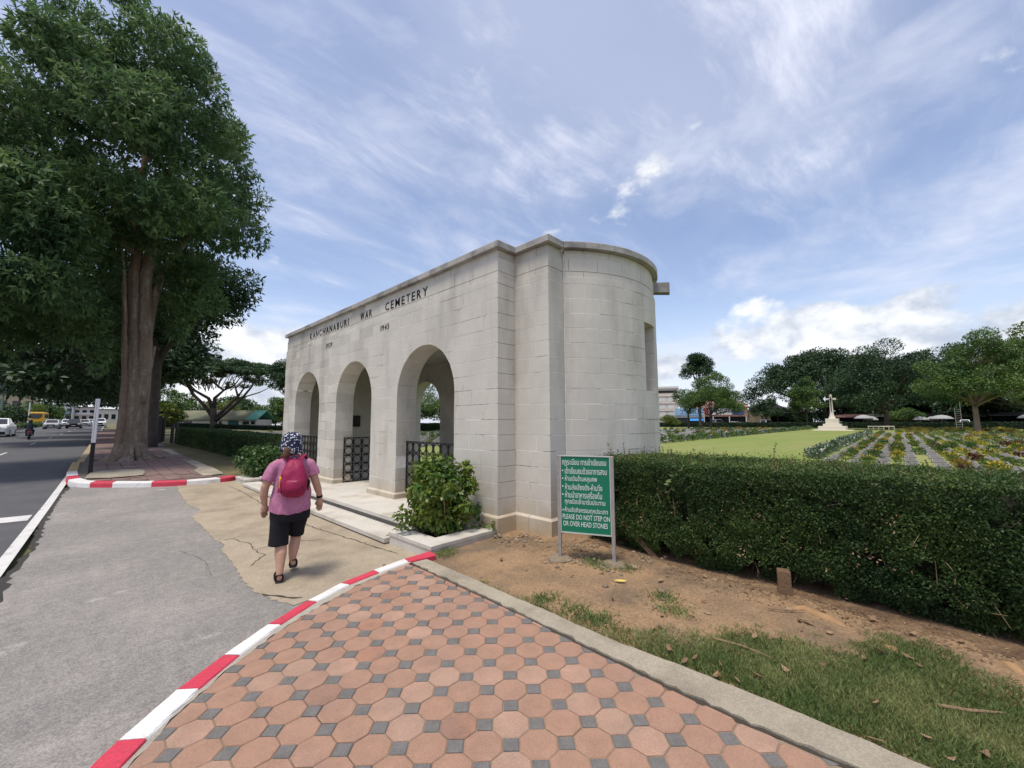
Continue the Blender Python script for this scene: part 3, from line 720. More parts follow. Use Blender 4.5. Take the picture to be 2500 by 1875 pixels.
def bevelprism(poly, x0, x1, b=.004):
    """polygon in (y, z) pushed from face x0 back to x1, with a tiny arris"""
    n = len(poly); cy = sum(p[0] for p in poly)/n; cz = sum(p[1] for p in poly)/n
    mb = MB()
    mb.rings([[(x1, y, z) for y, z in poly], [(x0+b, y, z) for y, z in poly], [(x0, y+(b if y < cy else -b)*.7, z+(b if z < cz else -b)*.7) for y, z in poly]])
    return mb
for i, (z0, z1) in enumerate(zip(ZC, ZC[1:]+[4.57])):
    sb = setback((z0+z1)/2); j = rs.uniform(-.0015, .0015)
    # corner stone, wrapping the return
    cl = (.33, .62)[i % 2]
    for ys_, ln in ((Y1, cl),):
        mb = MB(); a = .0035
        mb.rings([[(x0, y0, z) for x0, y0 in ((XF+sb+k, Y1+sb+k), (XW+sb+.06, Y1+sb+k), (XW+sb+.06, Y1+cl-G), (XF+sb+k, Y1+cl-G))] for z, k in ((z0+G, a), (z0+G+a, 0), (z1-G-a, 0), (z1-G, a))])
        add_stone(mb, (XF, Y1, z0))
    joints = runs(Y1+cl, YL, (.48, .55, .62, .40, .70), (.15, .36, .52)[i % 3])
    for a, b in zip(joints, joints[1:]):
        dj = rs.uniform(-.002, .002)
        for p in block_polys(a+G, b-G, z0+G, z1-G):
            near = any(abs((a+b)/2-c) < AR+(b-a)/2+.02 for c in ARCHES) and z0 < ZS+AR
            add_stone(bevelprism(p, XF+sb+dj, XF+(TH if near else .12)), (XF, (a+b)/2, z0))
    # wing corner stone and wing face
    wl = (.27, .40)[i % 2]
    mb = MB(); a = .0035
    mb.rings([[(x0, y0, z) for x0, y0 in ((XW+sb+k, Y2+sb+k), (XA+sb+.03, Y2+sb+k), (XA+sb+.03, Y2+wl-G), (XW+sb+k, Y2+wl-G))] for z, k in ((z0+G, a), (z0+G+a, 0), (z1-G-a, 0), (z1-G, a))])
    add_stone(mb, (XW, Y2, z0))
    mb = bevelprism([(Y2+wl+G, z0+G), (Y1+sb-.002, z0+G), (Y1+sb-.002, z1-G), (Y2+wl+G, z1-G)], XW+sb+rs.uniform(-.001, .002), XW+.12); add_stone(mb, (XW, Y1, z0))
    # curved end
    r = CR-sb
    A0 = math.degrees(math.acos((XA+sb-CX)/r))*-1
    A1 = -180-A0
    A1 = -44.5
    sg = [A0+.12]+list([(-128, -114, -101, -92.2, -76, -60), (-135, -121, -107, -92.2, -76, -66, -52)][i % 2])
    sg = list(sg)
    SL = (-91.2, -77.0, 2.30, 3.53)
    if z1 > SL[2]+.05 and z0 < SL[3]-.05:
        sg = [q for q in sg if not SL[0]-4 < q < SL[1]+4]+[SL[0], SL[1]]
    sg = sorted(sg)+[A1]
    for a, b in zip(sg, sg[1:]):
        if a == SL[0] and b == SL[1]:
            # stones only above and below the slot
            continue
        gg = math.degrees(G/r)
        n = max(2, int((b-a)/3)); ring = []
        rj = r+rs.uniform(-.002, .002)
        for k in range(n+1):
            t = math.radians(a+gg+(b-a-2*gg)*k/n); ct, st = math.cos(t), math.sin(t)
            dd = .10 if (b == SL[0] or a == SL[1]) is False else .34
            ring.append([(CX+(rj-dd)*ct, CY+(rj-dd)*st, z0+G), (CX+(rj-.003)*ct, CY+(rj-.003)*st, z0+G), (CX+rj*ct, CY+rj*st, z0+G+.003), (CX+rj*ct, CY+rj*st, z1-G-.003), (CX+(rj-.003)*ct, CY+(rj-.003)*st, z1-G), (CX+(rj-dd)*ct, CY+(rj-dd)*st, z1-G)])
        mb = MB(); mb.rings(ring)
        t = math.radians((a+b)/2); add_stone(mb, (CX+r*math.cos(t), CY+r*math.sin(t), z0))
    # fillers in the slot's column where a course only partly overlaps it
    if z0 < SL[2]-.05 < z1-.05 or z0 < SL[3]-.05 < z1-.05: pass
    if (z1 > SL[2]+.05 and z0 < SL[3]-.05):
        parts_ = []
        if z0 < SL[2] < z1: parts_.append((z0, SL[2]))
        if z0 < SL[3] < z1: parts_.append((SL[3], z1))
        for p0, p1 in parts_:
            ring = []
            for k in range(6):
                t = math.radians(SL[0]+.1+(SL[1]-SL[0]-.2)*k/5); ct, st = math.cos(t), math.sin(t)
                ring.append([(CX+(r-.34)*ct, CY+(r-.34)*st, p0), (CX+r*ct, CY+r*st, p0), (CX+r*ct, CY+r*st, p1), (CX+(r-.34)*ct, CY+(r-.34)*st, p1)])
            mb = MB(); mb.rings(ring); add_stone(mb, (CX, CY-r, p0))
stones.sort(key=lambda q: q[0])
rest = MB()
for k, (d, mb) in enumerate(stones):
    if k < 299: gobj(mb, 'stone', M['stone'])
    else: rest.add(mb.v, mb.f)
gobj(rest, 'far_stones', M['stone'], kind='stuff')
# mortar core behind the stones (front), seen only in the joints
def wall_with_arches(x0, x1, r, z1, ya, yb, zb=.0):
    bm = bmesh.new(); pts = [(ya, zb)]
    for c in ARCHES:
        pts += [(c-r, zb)]+[(c-r*math.cos(PI*k/24), ZS+r*math.sin(PI*k/24)) for k in range(25)]+[(c+r, zb)]
    pts += [(yb, zb), (yb, z1), (ya, z1)]
    mb = MB(); mb.rings([[(x0, y, z) for y, z in pts], [(x1, y, z) for y, z in pts]]); return mb
gobj(wall_with_arches(XF+.0028, XF+TH-.006, AR+.004, 4.10, Y1+.02, YL-.006), 'mortar_core', M['mortar'])
mb = MB(); mb.box(XF+.043, XF+TH-.01, Y1+.06, YL-.05, 4.10, 4.58); gobj(mb, 'mortar_core', M['mortar'])
gobj(wall_with_arches(XB-TH, XB, AR, 4.56, Y1, YL), 'rear_wall', M['interior'])
mb = MB(); mb.box(XF+.06, XB-.03, Y1+.03, Y1+.40, 0, 4.5); gobj(mb, 'end_wall', M['interior'])
mb = MB(); mb.box(XF+.06, XB-.03, YL-.40, YL-.006, 0, 4.5); gobj(mb, 'end_wall', M['interior'])
mb = MB(); mb.box(XF+TH-.01, XB-TH+.01, Y1+.38, YL-.38, 3.85, 4.3); gobj(mb, 'ceiling', M['interior'])
mb = MB(); mb.box(XF+.10, XB-.05, Y1+.08, YL-.05, 4.42, 4.60); gobj(mb, 'roof', M['cornice'])
# south wing and curved end: core just behind the stone faces
def apse(R, z0, z1, y_in, sgn=1, cyc=CY, slot=None):
    pts = []; a0, a1 = math.radians(-138.2), math.radians(-41.8)
    for k in range(41):
        t = a0+(a1-a0)*k/40; pts.append((CX+R*math.cos(t), cyc+sgn*R*math.sin(t)))
    return pts
s_core = [(XW+.003, Y1+.1), (XW+.003, Y2+.003), (XA+.003, Y2+.003), (XA+.02, Y2+.3), (XA+.4, Y2+.75)]+apse(CR-1.1, 0, 0, 0)[9:-9]+[(2*CX-XA-.4, Y2+.75)]+[(2*CX-XA, Y2), (2*CX-XW, Y2), (2*CX-XW, Y1+.1)]
mb = MB(); mb.prism(s_core, 0, 4.10); gobj(mb, 'wing_core', M['mortar'])
mb = MB(); mb.prism([(x+.05 if x < CX-1 else x, y+.05) for x, y in s_core], 4.10, 4.5); gobj(mb, 'wing_core', M['mortar'])
for a, b, zz in ((-137.6, -91.3, (0, 4.40)), (-76.9, -44, (0, 4.40)), (-91.3, -76.9, (0, 2.30)), (-91.3, -76.9, (3.53, 4.40))):
    ring = []; n = max(3, int((b-a)/3))
    for k in range(n+1):
        t = math.radians(a+(b-a)*k/n); ct, st = math.cos(t), math.sin(t); r0, r1 = CR-1.15, CR-.003; r2 = CR-.043
        ring.append([(CX+r0*ct, CY+r0*st, zz[0]), (CX+r1*ct, CY+r1*st, zz[0]), (CX+r1*ct, CY+r1*st, min(4.10, zz[1])), (CX+r2*ct, CY+r2*st, min(4.10, zz[1])+.001), (CX+r2*ct, CY+r2*st, zz[1]+.1*(zz[1] > 4)), (CX+r0*ct, CY+r0*st, zz[1]+.1*(zz[1] > 4))])
    mb = MB(); mb.rings(ring); gobj(mb, 'apse_core', M['mortar'])
n_wing = [(XW, YL-.1), (XW, 2*YC-Y2), (XA, 2*YC-Y2)]+apse(CR, 0, 0, 0, -1, 2*YC-CY)[1:-1]+[(2*CX-XA, 2*YC-Y2), (2*CX-XW, 2*YC-Y2), (2*CX-XW, YL-.1)]
mb = MB(); mb.prism(n_wing, 0, 4.57); gobj(mb, 'north_wing', M['stone'])
mb = MB(); mb.box(2*CX-XA-.2, 2*CX-XW, Y2, Y1+.2, 0, 4.57); gobj(mb, 'rear_wing', M['stone'])
# plinth course: a projecting base stone with a weathered (sloping) top
E = .035
def plinth(poly_out, poly_in, zb, name='plinth_stone'):
    mb = MB(); mb.rings([[(x, y, zb) for x, y in poly_out], [(x, y, .335) for x, y in poly_out], [(x, y, C0) for x, y in poly_in]]); gobj(mb, name, M['stone'])
def rect(x0, x1, y0, y1): return [(x0, y0), (x1, y0), (x1, y1), (x0, y1)]
piers = [(Y1, ARCHES[0]-AR), (ARCHES[0]+AR, ARCHES[1]-AR), (ARCHES[1]+AR, ARCHES[2]-AR), (ARCHES[2]+AR, YL)]
for i, (a, b) in enumerate(piers):
    e0 = E; e1 = E
    if i == 0:
        plinth(rect(XF-E, XW+.05, Y1-E, Y1+.62-G), rect(XF, XW+.05, Y1, Y1+.62-G), .0)
        plinth(rect(XF-E, XF+TH, Y1+.62+G, b+E), rect(XF, XF+TH-.02, Y1+.62+G, b), ZB-.1)
    else:
        m_ = (a+b)/2+.07
        plinth(rect(XF-E, XF+TH+.01, a-E, m_-G), rect(XF, XF+TH-.02, a, m_-G), ZB-.1)
        plinth(rect(XF-E, XF+TH+.01, m_+G, b+(E if i < 3 else E)), rect(XF, XF+TH-.02, m_+G, b), ZB-.1)
plinth(rect(XW-E, XA+.05, Y2-E, Y2+.40), rect(XW, XA+.05, Y2, Y2+.40), 0)
plinth(rect(XW-E, XA, Y2+.40+2*G, Y1-E-.001), rect(XW, XA, Y2+.40+2*G, Y1-.001), 0)
for a, b in zip((-138, -126, -112, -98, -84, -70, -56), (-126, -112, -98, -84, -70, -56, -46)):
    ring = []
    for k in range(6):
        t = math.radians(a+.1+(b-a-.2)*k/5); ct, st = math.cos(t), math.sin(t); q = CR+E
        ring.append([(CX+(CR-.1)*ct, CY+(CR-.1)*st, 0), (CX+q*ct, CY+q*st, 0), (CX+q*ct, CY+q*st, .335), (CX+CR*ct, CY+CR*st, C0), (CX+(CR-.1)*ct, CY+(CR-.1)*st, C0)])
    mb = MB(); mb.rings(ring); gobj(mb, 'plinth_stone', M['stone'])
# cornice: coping stones following the plan
OV = .052; Z0, Z1 = 4.572, 4.679
out = [(XF-OV, YL+OV), (XF-OV, Y1-OV), (XW-OV, Y1-OV), (XW-OV, Y2-OV), (XA-OV*.6, Y2-OV)]
inn = [(XF+.34, YL+OV), (XF+.34, Y1+.34), (XW+.34, Y1+.34), (XW+.34, Y2+.34), (XA+.2, Y2+.36)]
def cop(o0, o1, i0, i1):
    mb = MB(); g = .002
    d = (Vector(o1)-Vector(o0)).normalized()*g; o0, o1, i0, i1 = Vector(o0)+d, Vector(o1)-d, Vector(i0)+d, Vector(i1)-d
    dz = rs.uniform(-.002, .002)
    R = []
    for o, i in ((o0, i0), (o1, i1)):
        u = (i-o).normalized()
        R.append([(i.x, i.y, Z0+dz), (o.x+u.x*.0, o.y+u.y*.0, Z0+dz), (o.x, o.y, Z1-.012+dz), (o.x+u.x*.014, o.y+u.y*.014, Z1+dz), (i.x, i.y, Z1+.01+dz)])
    mb.rings(R); gobj(mb, 'coping_stone', M['cornice'])
def seg(o0, o1, i0, i1, n):
    for k in range(n):
        L = lambda a, b, t: tuple(Vector(a).lerp(Vector(b), t))
        cop(L(o0, o1, k/n), L(o0, o1, (k+1)/n), L(i0, i1, k/n), L(i0, i1, (k+1)/n))
seg(out[0], out[1], inn[0], inn[1], 11); seg(out[1], out[2], inn[1], inn[2], 1); seg(out[2], out[3], inn[2], inn[3], 1); seg(out[3], out[4], inn[3], inn[4], 1)
angs = [-137.4, -128, -113, -98, -83, -68, -53, -42]
for a, b in zip(angs, angs[1:]):
    ring = []; n = 6
    for k in range(n+1):
        t = math.radians(a+.05+(b-a-.1)*k/n); ct, st = math.cos(t), math.sin(t)
        ring.append([(CX+(R)*ct, CY+R*st, z) for R, z in ((CR-.35, Z0), (CR+OV+.012, Z0), (CR+OV+.012, Z1-.012), (CR+OV, Z1), (CR-.35, Z1+.01))])
    mb = MB(); mb.rings(ring); gobj(mb, 'coping_stone', M['cornice'])
for pts, nm in (([(XB-.3, Y1), (XB+OV, Y1), (XB+OV, YL), (XB-.3, YL)], 'coping_stone'), ([(XF+.3, YL-.3), (XF-OV+.06, YL+OV+.001), (XB, YL+OV+.001), (XB, YL-.3)], 'coping_stone')):
    mb = MB(); mb.prism(pts, Z0, Z1-.004); gobj(mb, nm, M['cornice'])
mb = MB(); mb.prism([(XW-OV, YL), (XW-OV, 2*YC-Y2+OV)]+apse(CR+OV, 0, 0, 0, -1, 2*YC-CY)+[(2*CX-XW, 2*YC-Y2+OV), (2*CX-XW, YL)], Z0+.001, Z1-.008); gobj(mb, 'coping_stone', M['cornice'])
mb = MB(); mb.prism([(XW+.3, Y1+.3), (XW+.3, Y2+.3), (XA+.19, Y2+.35)]+apse(CR-.34, 0, 0, 0)[2:-2]+[(XB-.5, Y2+.3), (XB-.5, Y1+.3)], 4.45, 4.61); gobj(mb, 'wing_roof', M['cornice'])
# spout
t = math.radians(-66); u = Vector((math.cos(t), math.sin(t), 0)); v = Vector((-u.y, u.x, 0)); p0 = Vector((CX, CY, 0))+u*(CR-.1)
mb = MB(); R = []
for q in (0, .36, .37):
    w = .085+(.018 if q > .355 else 0)
    R.append([tuple(p0+u*q+v*a+Vector((0, 0, z))) for a, z in ((-w, 4.265-q*.1), (w, 4.265-q*.1), (w, 4.455-q*.1), (-w, 4.455-q*.1))])
mb.rings(R); gobj(mb, 'rain_spout', M['cornice'])

# lettering, cut letter plates in dark bronze
def text_mesh(s, size, ext=0.0, align='LEFT', font=None, space=1.0, cx=1.0, bold=0.0):
    c = bpy.data.curves.new('t', 'FONT'); c.body = s; c.size = size; c.extrude = ext; c.align_x = align; c.space_character = space; c.resolution_u = 3
    c.offset = bold
    o = bpy.data.objects.new('t', c); COL.objects.link(o)
    dg = bpy.context.evaluated_depsgraph_get(); me = bpy.data.meshes.new_from_object(o.evaluated_get(dg)); bpy.data.objects.remove(o)
    return me
def fit(me, x0, x1, z0, z1):
    """scale flat text into the box (local x, y)"""
    co = np.empty(len(me.vertices)*3, np.float32); me.vertices.foreach_get('co', co); co = co.reshape(-1, 3)
    a, b = co.min(0), co.max(0)
    sx = (x1-x0)/(b[0]-a[0]) if x1 is not None else (z1-z0)/(b[1]-a[1])
    co[:, 0] = x0+(co[:, 0]-a[0])*sx; co[:, 1] = z0+(co[:, 1]-a[1])*(z1-z0)/(b[1]-a[1])
    me.vertices.foreach_set('co', co.ravel()); me.update(); return me
def letters(word, ya, yb, z0, z1):
    """one piece per letter, spread evenly from ya (left as seen) to yb"""
    n = len(word); w = {'I': .17, '1': .30, 'W': 1.35, 'M': 1.15, 'E': .78, 'B': .85, 'R': .9, 'C': 1.05, 'T': .85, '9': .8, '3': .75, '4': .85, '5': .75}
    ws = [w.get(c, 1.0) for c in word]; tot = sum(ws)+.42*(n-1); s = (ya-yb)/tot; y = ya
    for c, k in zip(word, ws):
        me = fit(text_mesh(c, .2, .004, bold=.0016), 0, k*s, z0, z1)
        R = Matrix(((0, 0, -1, XF+setback((z0+z1)/2)-.003), (-1, 0, 0, y), (0, 1, 0, 0), (0, 0, 0, 1)))
        me.transform(R); gobj(me, 'letter', M['bronze']); y -= (k+.42)*s
letters('KANCHANABURI', 12.48, 9.90, 4.236, 4.406)
letters('WAR', 9.25, 8.68, 4.236, 4.408)
letters('CEMETERY', 8.06, 6.45, 4.236, 4.412)
letters('1939', 11.19, 10.80, 3.80, 3.922)
letters('1945', 8.205, 7.845, 3.80, 3.922)
# floor of the passage, platform and lower step, laid in slabs
def slabs(x0, x1, y0, y1, nx_, ny_, z0, z1, name):
    for i in range(nx_):
        for j in range(ny_):
            a, b = x0+(x1-x0)*i/nx_, x0+(x1-x0)*(i+1)/nx_
            c, d = y0+(y1-y0)*j/ny_, y0+(y1-y0)*(j+1)/ny_
            mb = MB(); mb.bbox(a+.002, b-.002, c+.002, d-.002, z0, z1+rs.uniform(-.001, .001), .006); gobj(mb, name, M['step'])
YS0, YS1 = 5.535, 13.43
slabs(3.50, 4.30, YS0, YS1, 1, 8, .182, ZB, 'platform_slab')
slabs(4.30, 8.95, Y1+.42, YL-.42, 5, 8, .182, ZB-.001, 'floor_slab')
mb = MB(); mb.box(3.545, 9.0, YS0, YS1, 0, .183); gobj(mb, 'platform_riser', mat('dark riser', (0.16, 0.15, 0.13), 0.95, 0.25, 8))  # riser set back under the slab edge, coloured much darker than the slabs
slabs(3.085, 3.56, YS0, YS1, 1, 9, .035, .102, 'lower_step')
mb = MB(); mb.box(3.115, 3.56, YS0, YS1, -.02, .036); gobj(mb, 'step_riser', mat('dark step base', (0.20, 0.18, 0.15), 0.95, 0.25, 8))  # base under the lower step, in a darker colour than its slabs
# planters at both ends of the steps
def planter(y0, y1, label):
    t = empty('planter', (3.75, (y0+y1)/2, 0), 0, label, 'planter')
    I = Matrix.Translation((-3.75, -(y0+y1)/2, 0))
    x0, x1 = 3.149, XF-E-.003; hx0, hx1, h0, h1 = 3.43, 4.10, y0+.30, y1-.16
    def P(name, bxs, m):
        for b in bxs:
            mb = MB(); mb.bbox(*b, .006); me = mb.mesh(name); me.transform(I); link(name, me, m, t)
    P('side_wall', [(x0+.012, hx0-.02, y0+.012, y1-.012, -.05, .138), (hx1+.02, x1, y0+.012, y1-.012, -.05, .138), (hx0-.02, hx1+.02, y0+.012, h0-.02, -.05, .138), (hx0-.02, hx1+.02, h1+.02, y1-.012, -.05, .138)], M['step'])
    P('rim_slab', [(x0, hx0, y0, y1, .139, .189), (hx1, x1, y0, y1, .139, .189), (hx0+.001, hx1-.001, y0, h0, .139, .189), (hx0+.001, hx1-.001, h1, y1, .139, .189)], M['step'])
    mb = MB(); mb.box(hx0, hx1, h0, h1, .0, .10); me = mb.mesh('soil_fill'); me.transform(I); link('soil_fill', me, mat('dark potting soil', (0.035, 0.025, 0.018), 0.98, 0.3, 12, 6, 0.8, 40), t)
planter(4.462, 5.53, 'stone planter box by the near end of the steps beside the red kerb')
planter(13.436, 14.50, 'stone planter box at the far end of the steps')
# wrought iron: grids of rings between bars
def ring_grid(name, label, y0, y1, x, z0, z1, ncol, nrow, along='y', cat='gate'):
    t = empty(name, (x, y0, 0) if along == 'y' else (y0, x, 0), 0, label, cat)
    s = (y1-y0)/ncol; h = (z1-z0)/nrow
    def V(a, z, d): return (d, a, z) if along == 'y' else (a, d, z)
    sg_ = 1
    bar = .011
    def b(a0, a1, zz0, zz1, th, nm):
        mb = MB()
        if along == 'y': mb.box(-th, th, min(a0, a1), max(a0, a1), zz0, zz1)
        else: mb.box(min(a0, a1), max(a0, a1), -th, th, zz0, zz1)
        mb.obj(nm, M['iron'], t)
    for k in range(ncol+1): b(s*k-bar, s*k+bar, z0, z1, .011, 'upright_bar')
    for k in range(nrow+1): b(min(0, s*ncol)-bar, max(0, s*ncol)+bar, z0+h*k-.010, z0+h*k+.010, .012 if k < nrow else .022, 'cross_bar')
    R = min(abs(s), h)/2-.012
    me = None
    for i in range(ncol):
        for j in range(nrow):
            if me is None:
                mb = MB(); r2 = []
                for q in range(18):
                    a = 2*PI*q/18
                    r2.append([V((R+dr)*math.cos(a), (R+dr)*math.sin(a), dd) for dr, dd in ((-.011, -.007), (.005, -.007), (.005, .007), (-.011, .007))])
                r2.append(r2[0]); mb.rings(r2, cap=False); me = mb.mesh('ring'); me.materials.append(M['iron'])
            a = s*(i+.5); z = z0+h*(j+.5)
            link('ring', me, None, t, (0, a, z) if along == 'y' else (a, 0, z))
    return t
ZG0, ZG1 = ZB+.02, 1.385
ring_grid('iron_railing', 'black iron ring railing across the near arch behind the leafy bush', ARCHES[0]-AR+.012, ARCHES[0]+AR-.012, 4.61, ZG0, ZG1, 8, 5, 'y', 'railing')
ring_grid('iron_gate', 'open black iron ring gate swung inward in the middle arch', 4.60, 5.55, ARCHES[1]+AR-.035, ZG0, ZG1, 4, 5, 'x')
ring_grid('iron_railing', 'black iron ring railing across the far arch beside the walking woman', ARCHES[2]-AR+.012, ARCHES[2]+AR-.012, 4.61, ZG0, ZG1, 8, 5, 'y', 'railing')
mb = MB(); mb.bbox(-.23, .23, -.02, .02, -.2, .2, .006)
t = tag(mb.obj('wall_plaque', M['bronze'], None, (6.52, YL-.425, 1.83)), 'small dark bronze plaque on the inner wall seen through the middle arch', 'plaque')
# ================================================================== PLANTS BY THE GATEHOUSE
def bush(base, clumps, n, leaf, lm, label, seed, stems=14, kind='shrub'):
    t = empty('leafy_shrub', base, 0, label, 'shrub'); rg = random.Random(seed); mb = MB()
    for _ in range(stems):
        c, r = rg.choice(clumps); e = Vector(c)+Vector((rg.uniform(-1, 1)*r[0], rg.uniform(-1, 1)*r[1], rg.uniform(-.2, .8)*r[2]))
        mb.tube(bent((rg.uniform(-.12, .12), rg.uniform(-.12, .12), -.05), e, rg, .12, 5), [.011, .009, .007, .005, .002], 5)
    mb.obj('stems', M['twig'], t)
    foliage('leaves', clumps, n, leaf, M[lm], t, np.random.default_rng(seed), .55, .62, .25, .2)
    return t
rg = random.Random(4)
cl = [((0, 0, .42), (.40, .36, .30)), ((-.12, .10, .66), (.34, .30, .26)), ((.10, -.08, .74), (.34, .30, .28)), ((0, .05, .98), (.28, .26, .22)), ((-.1, .2, .9), (.24, .22, .2)), ((-.22, -.05, .40), (.26, .26, .22)), ((.24, -.04, .48), (.24, .24, .24)), ((.05, -.18, .22), (.34, .22, .16)), ((-.22, .18, .30), (.2, .2, .2))]
for _ in range(16):
    a = rg.uniform(0, 2*PI); z = rg.uniform(.3, 1.12); q = (.54 if z < .75 else .38)*rg.uniform(.8, 1.1)
    cl.append(((q*math.cos(a), q*math.sin(a), z), (.10, .10, .10)))
cl += [((-.42, .34, .10), (.10, .10, .05)), ((-.52, .45, .02), (.08, .08, .05)), ((.45, -.40, .12), (.08, .09, .05)), ((.52, -.58, .12), (.06, .08, .05))]
bush((3.76, 5.12, .10), cl, 5600, .080, 'leaf_bush', 'bright leafy shrub in the near planter in front of the arch', 4)
cl = [((0, .2, .40), (.6, .7, .32)), ((.1, -.1, .62), (.5, .6, .30)), ((-.1, .3, .72), (.40, .5, .26)), ((.3, .5, .55), (.45, .5, .35)), ((-.25, -.2, .3), (.45, .5, .22)), ((.2, .9, .45), (.5, .5, .3))]
for _ in range(14):
    a = rg.uniform(0, 2*PI); z = rg.uniform(.35, .95); cl.append(((.62*math.cos(a), .2+.7*math.sin(a), z), (.16, .16, .14)))
bush((3.85, 14.3, .13), cl, 4200, .095, 'leaf_bush2', 'dark green leafy shrub spilling over the far planter', 5)

# ================================================================== NEAR HEDGE
def hfront(y): return 4.83+.10*np.clip((y-1.3)/1.5, 0, 1.6)+.05*np.sin(y*2.1)
hd = empty('hedge', (5.6, .5, 0), 0, 'clipped dark green hedge beside the bare soil on the right', 'hedge')
HI = np.array([5.6, .5, 0])
nr = np.random.default_rng(3)
HT, HY0, HY1 = 1.245, -2.6, 3.35
def nz(a, s, o=0.0): return np.array([mnoise.noise((p[0]*s+o, p[1]*s, p[2]*s)) for p in a])
# woody inside
mb = MB(); rg = random.Random(8)
for k in range(46):
    y = HY0+(HY1-HY0-.25)*k/45; x = float(hfront(y))+rg.uniform(.25, .55)
    for q in range(2):
        mb.tube(bent((x-5.6+rg.uniform(-.1, .25), y-.5, .03), (x-5.6+rg.uniform(-.2, .5), y-.5+rg.uniform(-.25, .25), rg.uniform(.6, 1.05)), rg, .1, 4), [.018, .014, .010, .005], 5)
mb.obj('stems', M['darkbark'], hd)
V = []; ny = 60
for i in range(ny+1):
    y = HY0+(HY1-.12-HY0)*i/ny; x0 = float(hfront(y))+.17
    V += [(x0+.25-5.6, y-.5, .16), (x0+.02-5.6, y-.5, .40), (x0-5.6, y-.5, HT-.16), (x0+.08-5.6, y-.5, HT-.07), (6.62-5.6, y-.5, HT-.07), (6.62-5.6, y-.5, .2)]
link('inner_growth', fmesh('g', V, [(i*6+j, i*6+j+1, i*6+j+7, i*6+j+6) for i in range(ny) for j in range(5)]), mat('dark hedge core', (0.022, 0.024, 0.014), 0.98, 0.4, 30), hd)  # solid core behind the leaves, in one very dark brown-green
def hedge_leaves(n, face):
    y = HY0+(HY1-HY0)*nr.random(n)
    if face == 'front':
        z = .10+(HT-.08)*nr.random(n)**.93
        x = hfront(y)+.02; Nn = np.tile([-1., 0, .15], (n, 1))
        P = np.stack([x, y, z], 1)
        b = nz(P, 3.2)*.055+nz(P, 8, 4)*.03
        x = x-b+np.maximum(0, .34-z)*.55+np.maximum(0, z-HT+.10)*.6
        x += nr.random(n)**2*.13
        P = np.stack([x, y, z], 1)
        keep = ((nz(P, 4.5, 9)+.62*np.clip((z-.12)/.30, 0, 1)) > .10) & (nz(P, 6.5, 21) > -.52)
        return P[keep], Nn[keep]
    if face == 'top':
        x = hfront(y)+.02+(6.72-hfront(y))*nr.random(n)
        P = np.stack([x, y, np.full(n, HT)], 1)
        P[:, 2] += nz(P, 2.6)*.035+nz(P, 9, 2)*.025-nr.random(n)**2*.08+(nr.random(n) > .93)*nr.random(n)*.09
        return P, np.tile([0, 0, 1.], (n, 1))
    x = hfront(HY1)+.05+(6.6-hfront(HY1))*nr.random(n); z = .12+(HT-.1)*nr.random(n)
    P = np.stack([x, np.full(n, HY1)-nr.random(n)*.12, z], 1); P[:, 1] += nz(P, 4)*.04
    return P, np.tile([0, 1., 0], (n, 1))
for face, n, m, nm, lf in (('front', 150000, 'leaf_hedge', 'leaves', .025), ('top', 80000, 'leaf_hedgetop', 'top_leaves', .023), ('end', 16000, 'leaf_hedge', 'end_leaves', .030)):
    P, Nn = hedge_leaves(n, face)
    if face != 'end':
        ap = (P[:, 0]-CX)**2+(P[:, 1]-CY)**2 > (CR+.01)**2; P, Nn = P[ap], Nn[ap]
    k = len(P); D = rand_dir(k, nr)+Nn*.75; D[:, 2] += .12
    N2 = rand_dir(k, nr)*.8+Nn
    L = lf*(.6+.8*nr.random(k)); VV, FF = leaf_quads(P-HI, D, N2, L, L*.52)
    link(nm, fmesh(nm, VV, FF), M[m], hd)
# stray shoots above the top
mb = MB(); rg = random.Random(15); LC, LD = [], []
shoots = [(5.05, 2.9, .16), (5.5, 2.6, .12), (5.2, 2.3, .2), (5.35, 1.95, .10), (5.7, 2.1, .14)]+[(float(hfront(y))+rg.uniform(.1, 1.6), y, rg.uniform(.05, .13)) for y in [rg.uniform(-1.2, 3.2) for _ in range(70)]]+[(5.0, 1.02, .30), (5.3, 1.5, .18), (5.2, 3.05, .22), (5.6, 3.0, .2), (5.12, 2.05, .16)]
for x, y, hh in shoots:
    tx, ty = rg.uniform(-.35, .35)*hh, rg.uniform(-.35, .35)*hh
    mb.tube([(x-5.6, y-.5, HT-.06), (x-5.6+tx*.4, y-.5+ty*.5, HT+hh*.5), (x-5.6+tx, y-.5+ty, HT+hh)], [.004, .003, .0015], 4)
    for k in range(int(7+hh*70)):
        q = rg.random(); LC.append((x-5.6+tx*q, y-.5+ty*q, HT-.04+(hh+.05)*q)); LD.append((rg.uniform(-1, 1), rg.uniform(-1, 1), rg.uniform(.0, .9)))
mb.obj('shoots', M['twig'], hd)
LC, LD = np.array(LC), np.array(LD); VV, FF = leaf_quads(LC, LD, rand_dir(len(LC), nr), .026, .013)
link('shoot_leaves', fmesh('sl', VV, FF), M['leaf_hedgetop'], hd)
